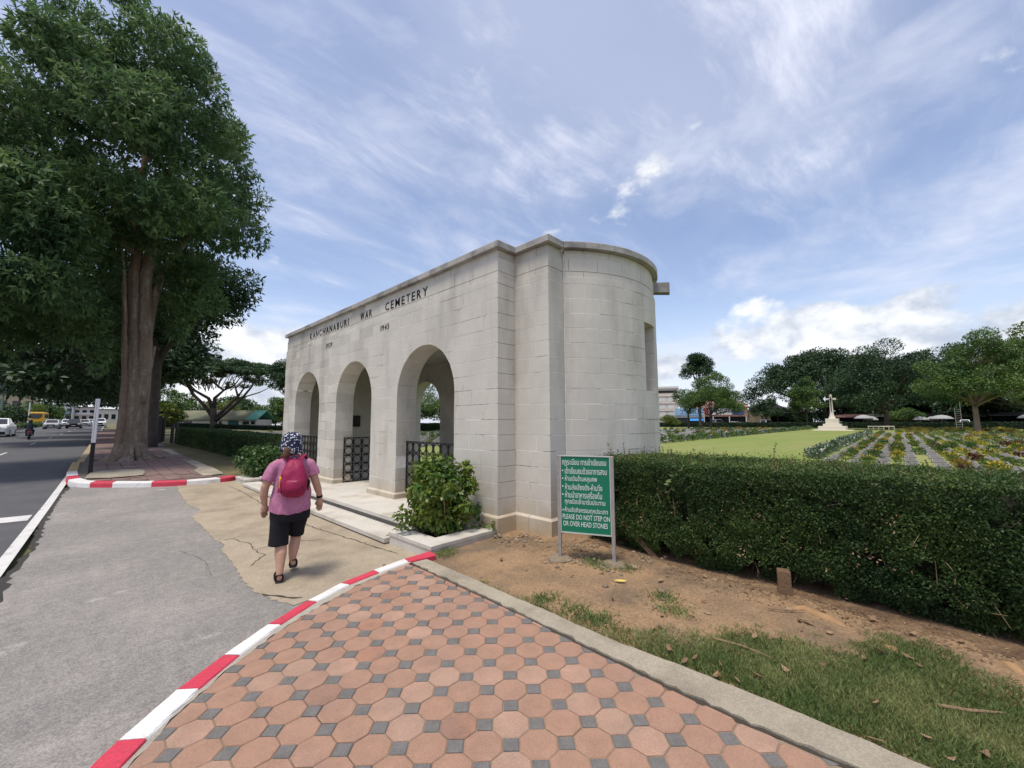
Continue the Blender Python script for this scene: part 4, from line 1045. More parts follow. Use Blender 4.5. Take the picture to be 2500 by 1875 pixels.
# bare twigs and dry sprays showing through the face
mb = MB(); rg = random.Random(44); DC, DD = [], []
for _ in range(90):
    y = rg.uniform(-1.6, 3.0); z = rg.uniform(.15, 1.1); x = float(hfront(y))+.06+max(0, .34-z)*.5
    a = rg.uniform(-1, 1); L = rg.uniform(.08, .26)
    mb.tube([(x-5.6+.1, y-.5, z), (x-5.6-.01, y-.5+a*L*.5, z+rg.uniform(-.4, .5)*L), (x-5.6-.05, y-.5+a*L, z+rg.uniform(-.7, .9)*L)], [.0045, .0035, .0015], 4)
for _ in range(26):
    y = rg.uniform(-1.6, 3.0); z = rg.uniform(.15, 1.0); x = float(hfront(y))-.0+max(0, .34-z)*.5
    for _ in range(rg.randint(4, 14)):
        DC.append((x-5.6+rg.uniform(-.02, .03), y-.5+rg.gauss(0, .05), z+rg.gauss(0, .04))); DD.append((rg.uniform(-1, 0), rg.uniform(-1, 1), rg.uniform(-1, .4)))
mb.obj('bare_twigs', M['twig'], hd)
DC, DD = np.array(DC), np.array(DD); VV, FF = leaf_quads(DC, DD, rand_dir(len(DC), nr), .030, .014)
link('dry_leaves', fmesh('dl', VV, FF), M['deadleaf'], hd)
# climber through the hedge: a few big pale leaves
cb = empty('climbing_plant', (5.0, 1.9, 1.15), 0, 'climbing plant with large pale green leaves hanging over the hedge', 'plant')
mb = MB(); rg = random.Random(5)
vine = [Vector((.10, -.12, .10)), Vector((-.06, -.03, .11)), Vector((-.14, .06, .02)), Vector((-.16, .10, -.12)), Vector((-.15, .16, -.24))]
mb.tube(vine, .004, 5); mb.obj('vine', M['twig'], cb)
for k in range(13):
    q = k/12*3.99; i = int(q); p = vine[i].lerp(vine[i+1], q-i)
    a = rg.uniform(0, 2*PI); L = rg.uniform(.06, .10)
    VV, FF = leaf_quads(np.array([tuple(p)]), np.array([[-.5+.6*math.cos(a), .8*math.sin(a), rg.uniform(-.5, .3)]]), np.array([[-1, rg.uniform(-.4, .4), .8]]), L, L*.55)
    link('large_leaf', fmesh('ll', VV, FF), M['leaf_mid'], cb)
# posts in the hedge
mb = MB(); mb.bbox(-.055, .055, -.055, .055, -.1, .22, .01); o = mb.obj('boundary_post', M['woodstump'], None, (4.80, .92, .11)); o.rotation_euler = (0, .03, .25)
tag(o, 'short square brown stump of a post under the hedge', 'post')
mb = MB(); mb.bbox(-.05, .05, -.03, .03, -.1, .62, .008); o = mb.obj('leaning_board', M['woodstump'], None, (4.95, 2.25, .08)); o.rotation_euler = (-.85, .25, .2)
tag(o, 'leaning wooden board half buried in the hedge beside the green sign', 'board')
# exposed roots in the soil
for k, (pts, r, lb) in enumerate((([(4.42, .91), (4.49, .72), (4.40, .52), (4.30, .37)], .045, 'pale exposed root crossing the soil, nearest the post stump'), ([(4.26, .26), (4.16, .15), (4.05, .07)], .04, 'short pale exposed root in the middle of the grass'), ([(4.53, -.38), (4.42, -.44), (4.32, -.50)], .045, 'pale exposed root at the right edge of the grass'))):
    mb = MB(); n = len(pts)
    mb.tube([(x, y, soil_z(x, y)-.012+(.0 if 0 < i < n-1 else -.03)) for i, (x, y) in enumerate(pts)], [r*.6]+[r]*(n-2)+[r*.6], 9, True, 0, .12, random.Random(k))
    tag(mb.obj('exposed_root', mat('rubbed root', (0.36, 0.22, 0.11), 0.9, 0.2, 18, 6, 0.5, 50), smooth=True), lb, 'root')

# grass
nr = np.random.default_rng(17)
def grass_mask(P):
    x, y = P[:, 0], P[:, 1]
    lim = np.interp(y, [-1.5, -.5, 0, .25, .5, .7, 1.0, 1.2, 1.6, 1.8, 2.2, 3.2], [4.3, 4.15, 4.6, 4.35, 4.1, 4.0, 3.85, 3.65, 3.35, 3.15, 3.10, 3.0])
    e = 2.90+.02*np.sin(y*9)
    d = np.minimum((lim-x)/.25, (x-e)/.03)
    return d+nz(np.stack([x, y, x*0], 1), 3.4)*.9+nz(np.stack([x, y, x*0], 1), 9, 3)*.7
n = 270000
P = np.stack([2.86+2.0*nr.random(n), -1.6+4.9*nr.random(n), np.zeros(n)], 1)
gm = grass_mask(P); P = P[gm > nr.random(n)*2.5+.02]
P[:, 2] = [soil_z(x, y)-.004 for x, y in P[:, :2]]
k = len(P); D = rand_dir(k, nr)*.75; D[:, 2] = np.abs(D[:, 2])*.6+.42
L = .026+.040*nr.random(k)*(1+.4*nz(P, 3)); VV, FF = leaf_quads(P, D, rand_dir(k, nr), L, .0042)
link('grass', fmesh('grass', VV, FF), M['grass'], kind='stuff')
# weeds by the planter and sign
n = 2600; ctr = np.array([(3.25, 4.34, .05), (3.35, 4.40, .05), (4.28, 2.75, .1), (4.2, 2.6, .1), (4.35, 2.38, .1), (3.15, 2.55, .1), (3.1, 2.2, .1), (3.12, 1.95, .1), (3.9, 1.75, .1), (3.7, 1.55, .1)]); w = nr.integers(0, len(ctr), n)
P = ctr[w]+nr.normal(size=(n, 3))*[.07, .08, 0]; P[:, 2] = [soil_z(x, y)-.003 for x, y in P[:, :2]]
D = rand_dir(n, nr)*.8; D[:, 2] = np.abs(D[:, 2])*.5+.35; VV, FF = leaf_quads(P, D, rand_dir(n, nr), .03+.03*nr.random(n), .008)
link('weeds', fmesh('weeds', VV, FF), M['grass'], kind='stuff')
# dead leaves: the larger ones one by one, small crumbs together
def dead_leaf(L, Wd, curl, seed):
    rg = random.Random(seed); n = 7; V = []
    for i in range(n):
        t = i/(n-1); w = Wd*math.sin(PI*min(1, t*.95+.03))**.8*(.5 if i in (0, n-1) else 1)
        z = curl*L*(4*(t-.5)**2)+.004
        for s in (-1, 0, 1): V.append((L*(t-.5), s*w/2, z+abs(s)*w*.28*(1 if seed % 2 else -.2)+rg.uniform(0, .003)))
    F = [(i*3+j, i*3+j+1, i*3+j+4, i*3+j+3) for i in range(n-1) for j in range(2)]
    me = fmesh('leaf', V, F); me.materials.append(M['deadleaf']); return me
LM = [dead_leaf(.11, .045, .12, 1), dead_leaf(.09, .04, .2, 2), dead_leaf(.13, .035, .08, 3), dead_leaf(.075, .045, .25, 4), dead_leaf(.10, .028, .15, 5)]
spots_ = [(3.65, .9), (3.78, .78), (3.81, .45), (3.55, .51), (3.12, .98), (3.12, .79), (3.33, .63), (2.97, .84), (3.83, .31), (4.05, .09), (3.98, .24), (3.04, 1.34), (3.09, 1.16), (2.93, .96), (3.28, .21), (3.13, .02), (3.21, -.2), (2.96, .21), (3.05, -.05), (3.96, -.02), (4.05, 1.42), (3.27, 1.57), (3.32, 1.49), (3.53, 1.6), (3.72, 1.4), (4.6, .3), (4.19, .7), (4.18, .63), (4.15, .48), (3.9, .38), (2.95, 1.22), (4.5, .62), (4.55, .45), (4.62, 1.15), (4.58, 1.35), (4.66, 1.6), (4.7, 1.8), (4.5, 1.95), (4.55, .05), (4.45, -.1), (4.60, -.25), (4.05, 4.15), (4.2, 4.05), (4.45, 3.95), (4.55, 4.1), (4.42, 4.22), (4.3, 3.3), (4.15, 3.75), (3.6, 3.6), (3.9, 3.2), (3.75, 2.7), (4.5, 3.1), (4.48, 2.9), (4.6, 2.65), (3.5, 2.05), (4.2, 1.9)]
rg = random.Random(6)
for k, (x, y) in enumerate(spots_):
    o = link('fallen_leaf', LM[k % 5], None, None, (x+rg.uniform(-.03, .03), y+rg.uniform(-.03, .03), soil_z(x, y)+.012+(.016 if grass_mask(np.array([[x, y, 0]]))[0] > .5 else 0)))
    o.rotation_euler = (rg.uniform(-.4, .4), rg.uniform(-.35, .35), rg.uniform(0, 6.3)); s = rg.uniform(.5, .9); o.scale = (s, s, s)
    gz = grass_mask(np.array([[x, y, 0.]]))[0] > .5
    tag(o, 'curled brown dead leaf among the litter at the foot of the gatehouse corner' if y > 3.4 else 'curled brown dead leaf on the soil around the green sign' if y > 2.2 else 'curled brown dead leaf lying on the grass patch' if gz else 'curled brown dead leaf on the bare soil just below the hedge' if x > 4.3 else 'curled brown dead leaf on the bare soil between grass and sign', 'leaf', 'dead leaves scattered below the hedge')
for x, y, z in ((3.1, 5.0-.55, .12), (2.55, 4.75, .015), (1.25, 7.2, .012), (1.5, 9.5, .012)):
    pass
o = link('fallen_leaf', LM[0], None, None, (2.62, 4.68, .016)); o.rotation_euler = (0, 0, 1.1); tag(o, 'lone brown dead leaf on the tan concrete near the red kerb end', 'leaf')
me = LM[2].copy(); me.materials.clear(); me.materials.append(M['yellowleaf']); o = link('fallen_leaf', me, None, None, (3.95, 2.22, soil_z(3.95, 2.22)+.012)); o.rotation_euler = (.25, 0, -1.0); tag(o, 'yellow fallen leaf on the bare soil in front of the sign', 'leaf')
me = LM[1].copy(); me.materials.clear(); me.materials.append(mat('tan leaf', (.50, .34, .15), .7)); o = link('fallen_leaf', me, None, None, (2.905, .95, .148)); o.rotation_euler = (0, .5, .4); tag(o, 'tan dead leaf standing on the concrete edging', 'leaf')
n = 3000; P = np.stack([4.35+.75*nr.random(n), -1.4+4.9*nr.random(n), np.zeros(n)], 1); P[:, 0] = np.minimum(P[:, 0], hfront(P[:, 1])+.2)
P2 = np.stack([4.0+.6*nr.random(700), 2.4+1.9*nr.random(700), np.zeros(700)], 1); P3 = np.stack([2.95+1.8*nr.random(500), -1.4+5.4*nr.random(500), np.zeros(500)], 1); P = np.concatenate([P, P2, P3]); n = len(P)
P[:, 2] = [soil_z(x, y)+.004 for x, y in P[:, :2]]
D = rand_dir(n, nr); D[:, 2] = np.abs(D[:, 2])*.25; L = .009+.026*nr.random(n)**1.6; VV, FF = leaf_quads(P, D, rand_dir(n, nr)*.5+[0, 0, 1.], L, L*.45)
link('leaf_litter', fmesh('litter', VV, FF), M['deadleaf'], kind='stuff')
mb = MB(); rg = random.Random(77)
for c, n, sp in (((4.30, 4.02), 26, .16), ((4.5, 3.95), 14, .12), ((4.35, 2.62), 40, .20), ((4.45, 2.9), 30, .18), ((4.0, 3.05), 12, .10), ((4.6, 2.3), 14, .14), ((3.8, 1.7), 8, .4), ((3.6, 3.2), 8, .5)):
    for _ in range(n):
        x, y = c[0]+rg.gauss(0, sp), c[1]+rg.gauss(0, sp); r = rg.uniform(.008, .030)
        if (x-CX)**2+(y-CY)**2 < (CR+.06)**2 or (x > XW-.1 and y > Y2-.1) or x < 2.98: continue
        V0 = len(mb.v); mb.ell((x, y, soil_z(x, y)+r*.3), (r*rg.uniform(.8, 1.4), r*rg.uniform(.8, 1.4), r*.7), 6, 4)
        for i in range(V0, len(mb.v)): mb.v[i] = tuple(q+rg.uniform(-.15, .15)*r for q in mb.v[i])
mb.obj('rubble', M['rubble'], kind='stuff')
for pts, r, lb in (([(3.44, 1.15), (3.47, .95), (3.43, .76)], .008, 'long pale stick lying in the grass, upper left'), ([(3.55, -.05), (3.60, -.18), (3.68, -.32)], .010, 'brown stick lying in the grass near the right edge'), ([(4.25, .95), (4.33, .80), (4.42, .70)], .006, 'thin twig lying below the post stump')):
    mb = MB(); mb.tube([(x, y, soil_z(x, y)+.022) for x, y in pts], [r, r*.9, r*.5], 6); tag(mb.obj('stick', M['twig']), lb, 'stick')

# ================================================================== SIGN
P0, P1 = Vector((4.094, 3.11, 0)), Vector((4.357, 2.521, 0))
ux = (P1-P0).normalized(); nv = Vector((ux.y, -ux.x, 0))*1.0     # right along the board; towards the reader
if nv.x > 0: nv = -nv
mid = (P0+P1)/2; WID = (P1-P0).length
mid = mid-Vector((0, 0, .095))
sg = empty('notice_sign', mid, 0, 'green notice board with white Thai and English rules on two grey posts', 'sign')
RS = Matrix((ux, Vector((0, 0, 1)), nv)).transposed().to_4x4()     # local x right, y up, z to the reader
def sobj(mb_or_me, name, m, kind=None):
    me = mb_or_me.mesh(name) if isinstance(mb_or_me, MB) else mb_or_me
    me.transform(RS); return link(name, me, m, sg, kind=kind)
hw = WID/2
green = mat('green sign paint', (0.008, 0.165, 0.092), 0.45, 0.06, 3, 4)
mb = MB(); mb.bbox(-hw+.022, hw-.022, .538, 1.452, -.006, .008, .002); sobj(mb, 'panel', green)
mb = MB()
for b in ((-hw+.016, hw-.016, 1.449, 1.462, -.012, .016), (-hw+.016, hw-.016, .528, .541, -.012, .016), (-hw+.014, -hw+.027, .541, 1.449, -.012, .016), (hw-.027, hw-.014, .541, 1.449, -.012, .016)): mb.box(*b)
sobj(mb, 'frame', mat('pale sign frame', (.50, .50, .47), .6))
for s in (-1, 1):
    mb = MB(); mb.bbox(s*hw-.021, s*hw+.021, .10, 1.46, -.024, .018, .003); sobj(mb, 'post', M['galv'])
for s in (-1, 1):
    mb = MB(); rg = random.Random(s+5)
    mb.rings([[(s*hw+r*math.cos(2*PI*k/12)*(1+rg.uniform(-.12, .12)), z, r*math.sin(2*PI*k/12)*(1+rg.uniform(-.12, .12))) for k in range(12)] for r, z in ((.155, .10), (.145, .215), (.11, .240), (.02, .245))]); sobj(mb, 'concrete_footing', mat('earthy concrete', (0.24, 0.19, 0.13), 0.95, 0.25, 12, 8, 0.6, 60))
LX, RX = -hw+.04, hw-.035; inkm = mat('white sign lettering', (.72, .74, .72), .6)
def line(s, x0, x1, z0, z1, bold=0.0):
    me = text_mesh(s, .1, .0006); fit(me, x0, x1, z0, z1)
    me.transform(Matrix.Translation((0, 0, .0092))); sobj(me, 'lettering', inkm)
u_ = lambda px: -hw+.022+(px-305)/(815-305)*(2*hw-.044)
TH_ = [('กฎระเบียบ การเข้าเยี่ยมชม', 325, 778, 1.328, 1.428, 0), ('เข้าเยี่ยมชมด้วยอาการสงบ', 352, 783, 1.238, 1.322, 0), ('ห้ามเดินข้ามหลุมศพ', 352, 682, 1.132, 1.222, 0), ('ห้ามส่งเสียงดัง-ห้ามวิ่ง', 352, 733, 1.046, 1.124, 0), ('ห้ามนำอาหารเครื่องดื่ม', 352, 730, .950, 1.034, 0), ('ทุกชนิดเข้ามารับประทาน', 348, 760, .858, .944, 0), ('ห้ามจัดกิจกรรมทุกประเภท', 345, 783, .760, .842, 0), ('PLEASE DO NOT STEP ON', 322, 802, .694, .752, 0), ('OR OVER HEAD STONES', 326, 780, .612, .670, 0)]
for s, a, b, z0, z1, bd in TH_: line(s, u_(a), u_(b), z0, z1, bd)
for z in (1.275, 1.180, 1.085, .988, .800):
    mb = MB(); mb.lathe([(.0085, .0086), (.0085, .0094)], 10, M=Matrix.Translation((u_(327), z, 0))); sobj(mb, 'bullet', inkm)

# ================================================================== WALKING WOMAN
HEAD = math.radians(17); PO = (1.72, 5.22, .011)
wo = empty('person', PO, -HEAD, 'woman walking away in pink shirt, black culottes, spotted hat and sandals', 'person')
def limb(mb, pts, rad, n=12): mb.tube(pts, rad, n)
b = MB()
b.ell((-.03, .015, 1.525), (.072, .092, .112), 16, 12)                       # head
b.ell((-.012, .100, 1.505), (.014, .022, .020), 8, 6)                        # nose
b.ell((-.102, .01, 1.51), (.012, .022, .032), 8, 6); b.ell((.043, .01, 1.51), (.012, .022, .032), 8, 6)   # ears
b.ell((-.02, .085, 1.455), (.03, .02, .018), 8, 6)                           # mouth and chin
b.tube([(-.02, -.005, 1.30), (-.025, .0, 1.38), (-.03, .01, 1.47)], [.07, .055, .055], 14)
b.rings([[(-.015+rx*math.cos(t), ry*math.sin(t), z) for t in (2*PI*k/20 for k in range(20))] for z, rx, ry in ((.70, .17, .12), (.82, .175, .12), (.95, .165, .11), (1.08, .16, .105), (1.20, .16, .10), (1.29, .15, .09), (1.35, .09, .07), (1.375, .05, .05))])
limb(b, [(-.165, 0, 1.30), (-.235, -.01, 1.18), (-.285, -.02, 1.04), (-.295, .0, .95), (-.285, .03, .862), (-.282, .04, .835)], [.06, .052, .044, .043, .030, .029])
limb(b, [(.14, 0, 1.31), (.19, -.01, 1.20), (.235, -.02, 1.06), (.262, .0, .98), (.288, .035, .885), (.292, .045, .855)], [.06, .052, .044, .042, .029, .028])
def hand(mb, wx, wy, wz, side):
    mb.tube([(wx, wy, wz+.01), (wx+side*.002, wy+.008, wz-.03), (wx+side*.004, wy+.018, wz-.072)], [.026, .037, .036], 12)
    for k, (o, L) in enumerate(((-.033, .070), (-.011, .082), (.011, .077), (.032, .060))):
        x0 = wx+side*.004; y0 = wy+.018+o; z0 = wz-.074
        x0 = wx+side*.004-side*o*.75; y0 = wy+.018+o*.6
        mb.tube([(wx+(x0-wx)*.4, y0*.4+(wy+.018)*.6, z0+.03), (x0, y0, z0), (x0-side*.004, y0+.010, z0-L*.5), (x0-side*.010, y0+.016, z0-L)], [.0115, .0108, .010, .0082], 7)
    mb.tube([(wx, wy+.02, wz-.02), (wx-side*.034, wy+.038, wz-.045), (wx-side*.044, wy+.050, wz-.080)], [.014, .012, .010], 7)
hand(b, -.282, .042, .83, -1); hand(b, .292, .047, .85, 1)
# legs: left planted, right swinging forward with the knee bent
limb(b, [(-.10, 0, .75), (-.105, -.01, .60), (-.10, -.005, .46), (-.098, -.045, .36), (-.097, -.075, .29), (-.097, -.115, .17), (-.098, -.135, .10), (-.098, -.135, .05)], [.085, .080, .062, .061, .063, .044, .036, .038], 14)
limb(b, [(.075, .02, .75), (.070, .07, .60), (.055, .125, .46), (.048, .105, .37), (.038, .085, .31), (.028, .065, .22), (.028, .075, .165), (.030, .085, .13)], [.085, .078, .060, .058, .060, .046, .036, .037], 14)
def foot(mb, hx, hy, hz, tx, ty, tz):
    h, t = Vector((hx, hy, hz)), Vector((tx, ty, tz)); d = t-h
    mb.tube([h-d*.05+Vector((0, 0, .030)), h+d*.10+Vector((0, 0, .035)), h+d*.45+Vector((0, 0, .036)), h+d*.75+Vector((0, 0, .024)), h+d*.98+Vector((0, 0, .017))], [.026, .034, .033, .036, .022], 12)
    s = d.cross(Vector((0, 0, 1))).normalized()
    for k in range(5):
        q = (k-2)*.016; mb.tube([h+d*.9+s*q+Vector((0, 0, .016)), h+d*(1.06-abs(k-1)*.02)+s*q+Vector((0, 0, .011))], [.010, .008], 7)
LF = ((-.100, -.165, .022), (-.115, .06, .022)); RF = ((.036, .055, .098), (.045, .26, .062))
foot(b, *LF[0], *LF[1]); foot(b, *RF[0], *RF[1])
link('body', fuse(b, .0055, 'body', 3), M['skin'], wo)
for x in (-.05, -.005):
    e = MB(); e.ell((x+.01, .098, 1.527), (.011, .008, .008), 8, 6); e.obj('eye', M['black'], wo, smooth=True)
# shirt
s = MB()
s.rings([[(-.018+ox+rx*math.cos(t), ry*math.sin(t)-.004, z+dz*math.cos(t)+tail*max(0, -math.sin(t))) for t in (2*PI*k/28 for k in range(28))] for z, rx, ry, ox, dz, tail in ((.775, .220, .152, -.010, 0, -.05), (.86, .214, .148, -.005, 0, -.03), (.95, .206, .140, .004, 0, 0), (1.05, .190, .128, .004, 0, 0), (1.16, .180, .120, 0, 0, 0), (1.25, .180, .112, 0, 0, 0), (1.31, .165, .098, 0, 0, 0), (1.355, .12, .078, 0, 0, 0), (1.39, .075, .066, -.005, 0, 0), (1.405, .066, .062, -.006, 0, 0))])
s.tube([(-.13, 0, 1.295), (-.19, -.003, 1.255), (-.235, -.008, 1.175), (-.262, -.012, 1.105)], [.070, .074, .074, .079], 14)
s.tube([(.11, 0, 1.30), (.155, -.003, 1.265), (.188, -.008, 1.20), (.208, -.012, 1.14)], [.070, .073, .073, .077], 14)
sm = fuse(s, .008, 'shirt', 5)
for v in sm.vertices:            # soft folds
    p = v.co; n = mnoise.noise((p.x*9, p.y*9, p.z*5))*.009+mnoise.noise((p.x*22, p.y*22, p.z*9))*.006+.004*math.sin(p.x*55+p.z*14)*max(0, min(1, (1.0-p.z)/.15))
    v.co += Vector(v.normal)*n
link('shirt', sm, mat('pink marl shirt', (0.41, 0.15, 0.255), 0.9, 0.16, 90, 4, 0.15, 300, (0.46, 0.19, 0.30), 14, space='obj'), wo)
k_ = MB()
k_.rings([[(-.018+rx*math.cos(t), ry*math.sin(t), z) for t in (2*PI*k/24 for k in range(24))] for z, rx, ry in ((.86, .185, .125), (.78, .205, .140), (.70, .212, .148), (.64, .205, .14))])
k_.tube([(-.112, 0, .74), (-.122, -.01, .60), (-.125, -.018, .48), (-.128, -.03, .372)], [.105, .103, .102, .106], 18)
k_.tube([(.070, .03, .74), (.066, .06, .62), (.058, .10, .52), (.055, .115, .440)], [.108, .100, .090, .088], 18)
km = fuse(k_, .009, 'culottes', 5); 
for v in km.vertices:
    p = v.co; v.co += Vector(v.normal)*(mnoise.noise((p.x*11, p.y*11, p.z*3))*.008)
link('culottes', km, M['black'], wo)
# hat with pale hearts scattered on navy
hm, nt, bb = nt_new('navy spotted cloth'); N = nt.nodes; L_ = nt.links; bb.inputs['Roughness'].default_value = .9
tc = N.new('ShaderNodeTexCoord'); vo = N.new('ShaderNodeTexVoronoi'); vo.inputs['Scale'].default_value = 46; vo.inputs['Randomness'].default_value = .8; L_.new(tc.outputs['Object'], vo.inputs['Vector'])
mr_ = N.new('ShaderNodeMapRange'); L_.new(vo.outputs['Distance'], mr_.inputs[0]); mr_.inputs[1].default_value = .36; mr_.inputs[2].default_value = .44; mr_.inputs[3].default_value = 1; mr_.inputs[4].default_value = 0
vc = N.new('ShaderNodeSeparateColor'); L_.new(vo.outputs['Color'], vc.inputs[0]); gt = N.new('ShaderNodeMath'); gt.operation = 'GREATER_THAN'; L_.new(vc.outputs[0], gt.inputs[0]); gt.inputs[1].default_value = .38
mu = N.new('ShaderNodeMath'); mu.operation = 'MULTIPLY'; L_.new(mr_.outputs[0], mu.inputs[0]); L_.new(gt.outputs[0], mu.inputs[1])
mx = N.new('ShaderNodeMix'); mx.data_type = 'RGBA'; L_.new(mu.outputs[0], mx.inputs[0]); mx.inputs[6].default_value = (.012, .016, .045, 1); mx.inputs[7].default_value = (.62, .64, .70, 1); L_.new(mx.outputs[2], bb.inputs['Base Color'])
h_ = MB(); R = []
for z, r in ((1.43, .120), (1.462, .124), (1.50, .119), (1.535, .114), (1.57, .112), (1.61, .102), (1.635, .082), (1.652, .048), (1.656, .015)):
    R.append([(-.035+r*(1+.03*math.sin(3*t+z*20))*math.cos(t), .012+r*1.06*math.sin(t), z+(-.02 if z < 1.47 else 0)*max(0, -math.sin(t))+(.012*math.sin(4*t) if z < 1.47 else 0)+.004*math.sin(7*t)) for t in (2*PI*k/28 for k in range(28))])
h_.rings(R); hat = h_.obj('hat', hm, wo, smooth=True)
hh = MB(); hh.ell((-.085, -.105, 1.435), (.042, .030, .058), 12, 9); hh.ell((-.10, -.118, 1.40), (.030, .022, .045), 10, 8); hh.ell((-.03, -.05, 1.43), (.062, .055, .05), 12, 8); link('hair', fuse(hh, .007, 'hair', 2), M['hair'], wo)
wb = MB(); wb.tube([(.284, .033, .892), (.290, .040, .868)], [.035, .035], 16); wb.bbox(.30, .318, .02, .055, .865, .895, .003); wb.obj('wristwatch', M['black'], wo, smooth=False)
def sandal(hx, hy, hz, tx, ty, tz):
    h, t = Vector((hx, hy, hz)), Vector((tx, ty, tz)); d = (t-h); s_ = d.cross(Vector((0, 0, 1))).normalized(); u2 = s_.cross(d).normalized()
    ol = [(-.06, .026), (.0, .036), (.3, .036), (.6, .044), (.85, .045), (1.05, .032), (1.12, .012)]
    pl = [h+d*a+s_*w for a, w in ol]+[h+d*a-s_*w for a, w in reversed(ol)]
    mb = MB(); mb.rings([[p-u2*.022 for p in pl], [p+u2*.006 for p in pl]]); mb.obj('sandal', mat('dark sandal sole', (.045, .042, .045), .85), wo)
    sb = MB()
    for a, z0 in ((.12, .078), (.42, .074), (.78, .054)):
        P = [h+d*a+s_*(.040*math.cos(q))+u2*(.006+z0*math.sin(q)) for q in (PI*i/10 for i in range(11))]
        sb.tube(P, .0085, 6)
    sb.tube([h+d*.25+s_*.036+u2*.05, h-d*.05+s_*.032+u2*.062, h-d*.13+u2*.066, h-d*.05-s_*.032+u2*.062, h+d*.25-s_*.036+u2*.05], .008, 6)
    sb.tube([h-d*.06+s_*.032+u2*.06, h+d*.02+s_*.036], .007, 6); sb.tube([h-d*.06-s_*.032+u2*.06, h+d*.02-s_*.036], .007, 6)
    sb.obj('sandal_strap', M['black'], wo)
sandal(*LF[0], *LF[1]); sandal(*RF[0], *RF[1])
# backpack (worn, so a thing of its own)
bp = empty('backpack', PO, -HEAD, 'small crimson backpack on the walking woman with a yellow packet in its side pocket', 'backpack')
crim = mat('crimson nylon', (0.27, 0.012, 0.062), 0.55, 0.14, 14, 5, 0.25, 40, space='obj')
q_ = MB(); R = []
for z, rx, y0, y1 in ((.925, .050, -.155, -.215), (.940, .088, -.145, -.255), (.975, .118, -.135, -.285), (1.03, .134, -.125, -.30), (1.10, .138, -.118, -.295), (1.17, .132, -.112, -.275), (1.24, .112, -.108, -.24), (1.295, .085, -.104, -.205), (1.33, .058, -.100, -.165), (1.342, .03, -.098, -.14)):
    c = (y0+y1)/2; ry = (y0-y1)/2
    R.append([(-.004+rx*math.copysign(abs(math.cos(t))**.8, math.cos(t)), c+ry*math.copysign(abs(math.sin(t))**.8, math.sin(t)), z) for t in (2*PI*k/30 for k in range(30))])
q_.rings(R); bm_ = q_.mesh('bag')
bmx = bmesh.new(); bmx.from_mesh(bm_); bmesh.ops.subdivide_edges(bmx, edges=bmx.edges[:], cuts=2, use_grid_fill=True, smooth=.6); bmx.normal_update(); bmx.to_mesh(bm_); bmx.free()
for v in bm_.vertices:
    p = v.co; v.co += Vector(v.normal)*(mnoise.noise((p.x*13, p.y*13, p.z*11))*.010+mnoise.noise((p.x*32, p.y*32, p.z*22))*.004-.008*math.exp(-((p.z-1.135-.10*(p.x+.004)**2*8)/.006)**2)*(1 if p.y < -.2 else 0))
link('bag', bm_, crim, bp, smooth=True)
pk = MB(); R = []
for z, rx, d in ((.975, .06, .0), (.99, .088, .012), (1.04, .100, .020), (1.10, .098, .020), (1.128, .090, .010)):
    yb = -.285-.012+(.02 if z > 1.09 else 0)+(.03 if z < .98 else 0)
    R.append([(-.004-rx, yb+.02, z), (-.004-rx*.7, yb-d, z), (-.004, yb-d*1.3, z), (-.004+rx*.7, yb-d, z), (-.004+rx, yb+.02, z)])
pk.rings(R); pk.obj('front_pocket', crim, bp, smooth=True)
for sx in (-1, 1):
    st = MB(); P = [(-.004+sx*.05, -.112, 1.325), (-.006+sx*.085, -.085, 1.375), (-.008+sx*.110, -.02, 1.393), (-.008+sx*.120, .06, 1.36), (-.008+sx*.125, .118, 1.26), (-.008+sx*.13, .130, 1.15), (-.008+sx*.18, .07, 1.04), (-.004+sx*.15, -.10, 1.0)]
    R = []
    for i, p in enumerate(P):
        p = Vector(p); t = (Vector(P[min(i+1, 7)])-Vector(P[max(i-1, 0)])).normalized(); o = Vector((p.x*.6, p.y, .5 if 0 < i < 4 else 0)).normalized(); w_ = t.cross(o).normalized(); o = w_.cross(t)
        R.append([p+w_*.024+o*.006, p-w_*.024+o*.006, p-w_*.024-o*.006, p+w_*.024-o*.006])
    st.rings(R); st.obj('strap', crim, bp)
hl = MB(); hl.tube([(-.034, -.118, 1.335), (-.028, -.125, 1.372), (-.004, -.128, 1.382), (.020, -.125, 1.372), (.026, -.118, 1.335)], .006, 6); hl.obj('grab_loop', M['black'], bp)
sp_ = MB(); sp_.rings([[(-.145, -.13, z), (-.158, -.19, z), (-.128, -.262, z), (-.120, -.20, z)] for z in (.99, 1.10)]); sp_.obj('side_pocket', crim, bp)
yp = MB(); yp.bbox(-.150, -.118, -.232, -.175, 1.04, 1.165, .008); o = yp.obj('yellow_packet', mat('yellow wrapper', (.72, .50, .03), .4), bp)
lg = MB()
for i in range(6): lg.box(-.012+i*.006, -.009+i*.006, -.312, -.3095, 1.112+(i % 2)*.002, 1.119+(i % 3)*.002)
lg.obj('small_white_logo', mat('white stitch', (.7, .7, .72), .6), bp)
cd_ = MB(); cd_.tube([(.13, -.16, 1.12), (.148, -.15, 1.09), (.150, -.14, 1.05), (.142, -.13, 1.01)], [.010, .014, .012, .008], 8); cd_.obj('dark_buckle_strap', M['black'], bp)
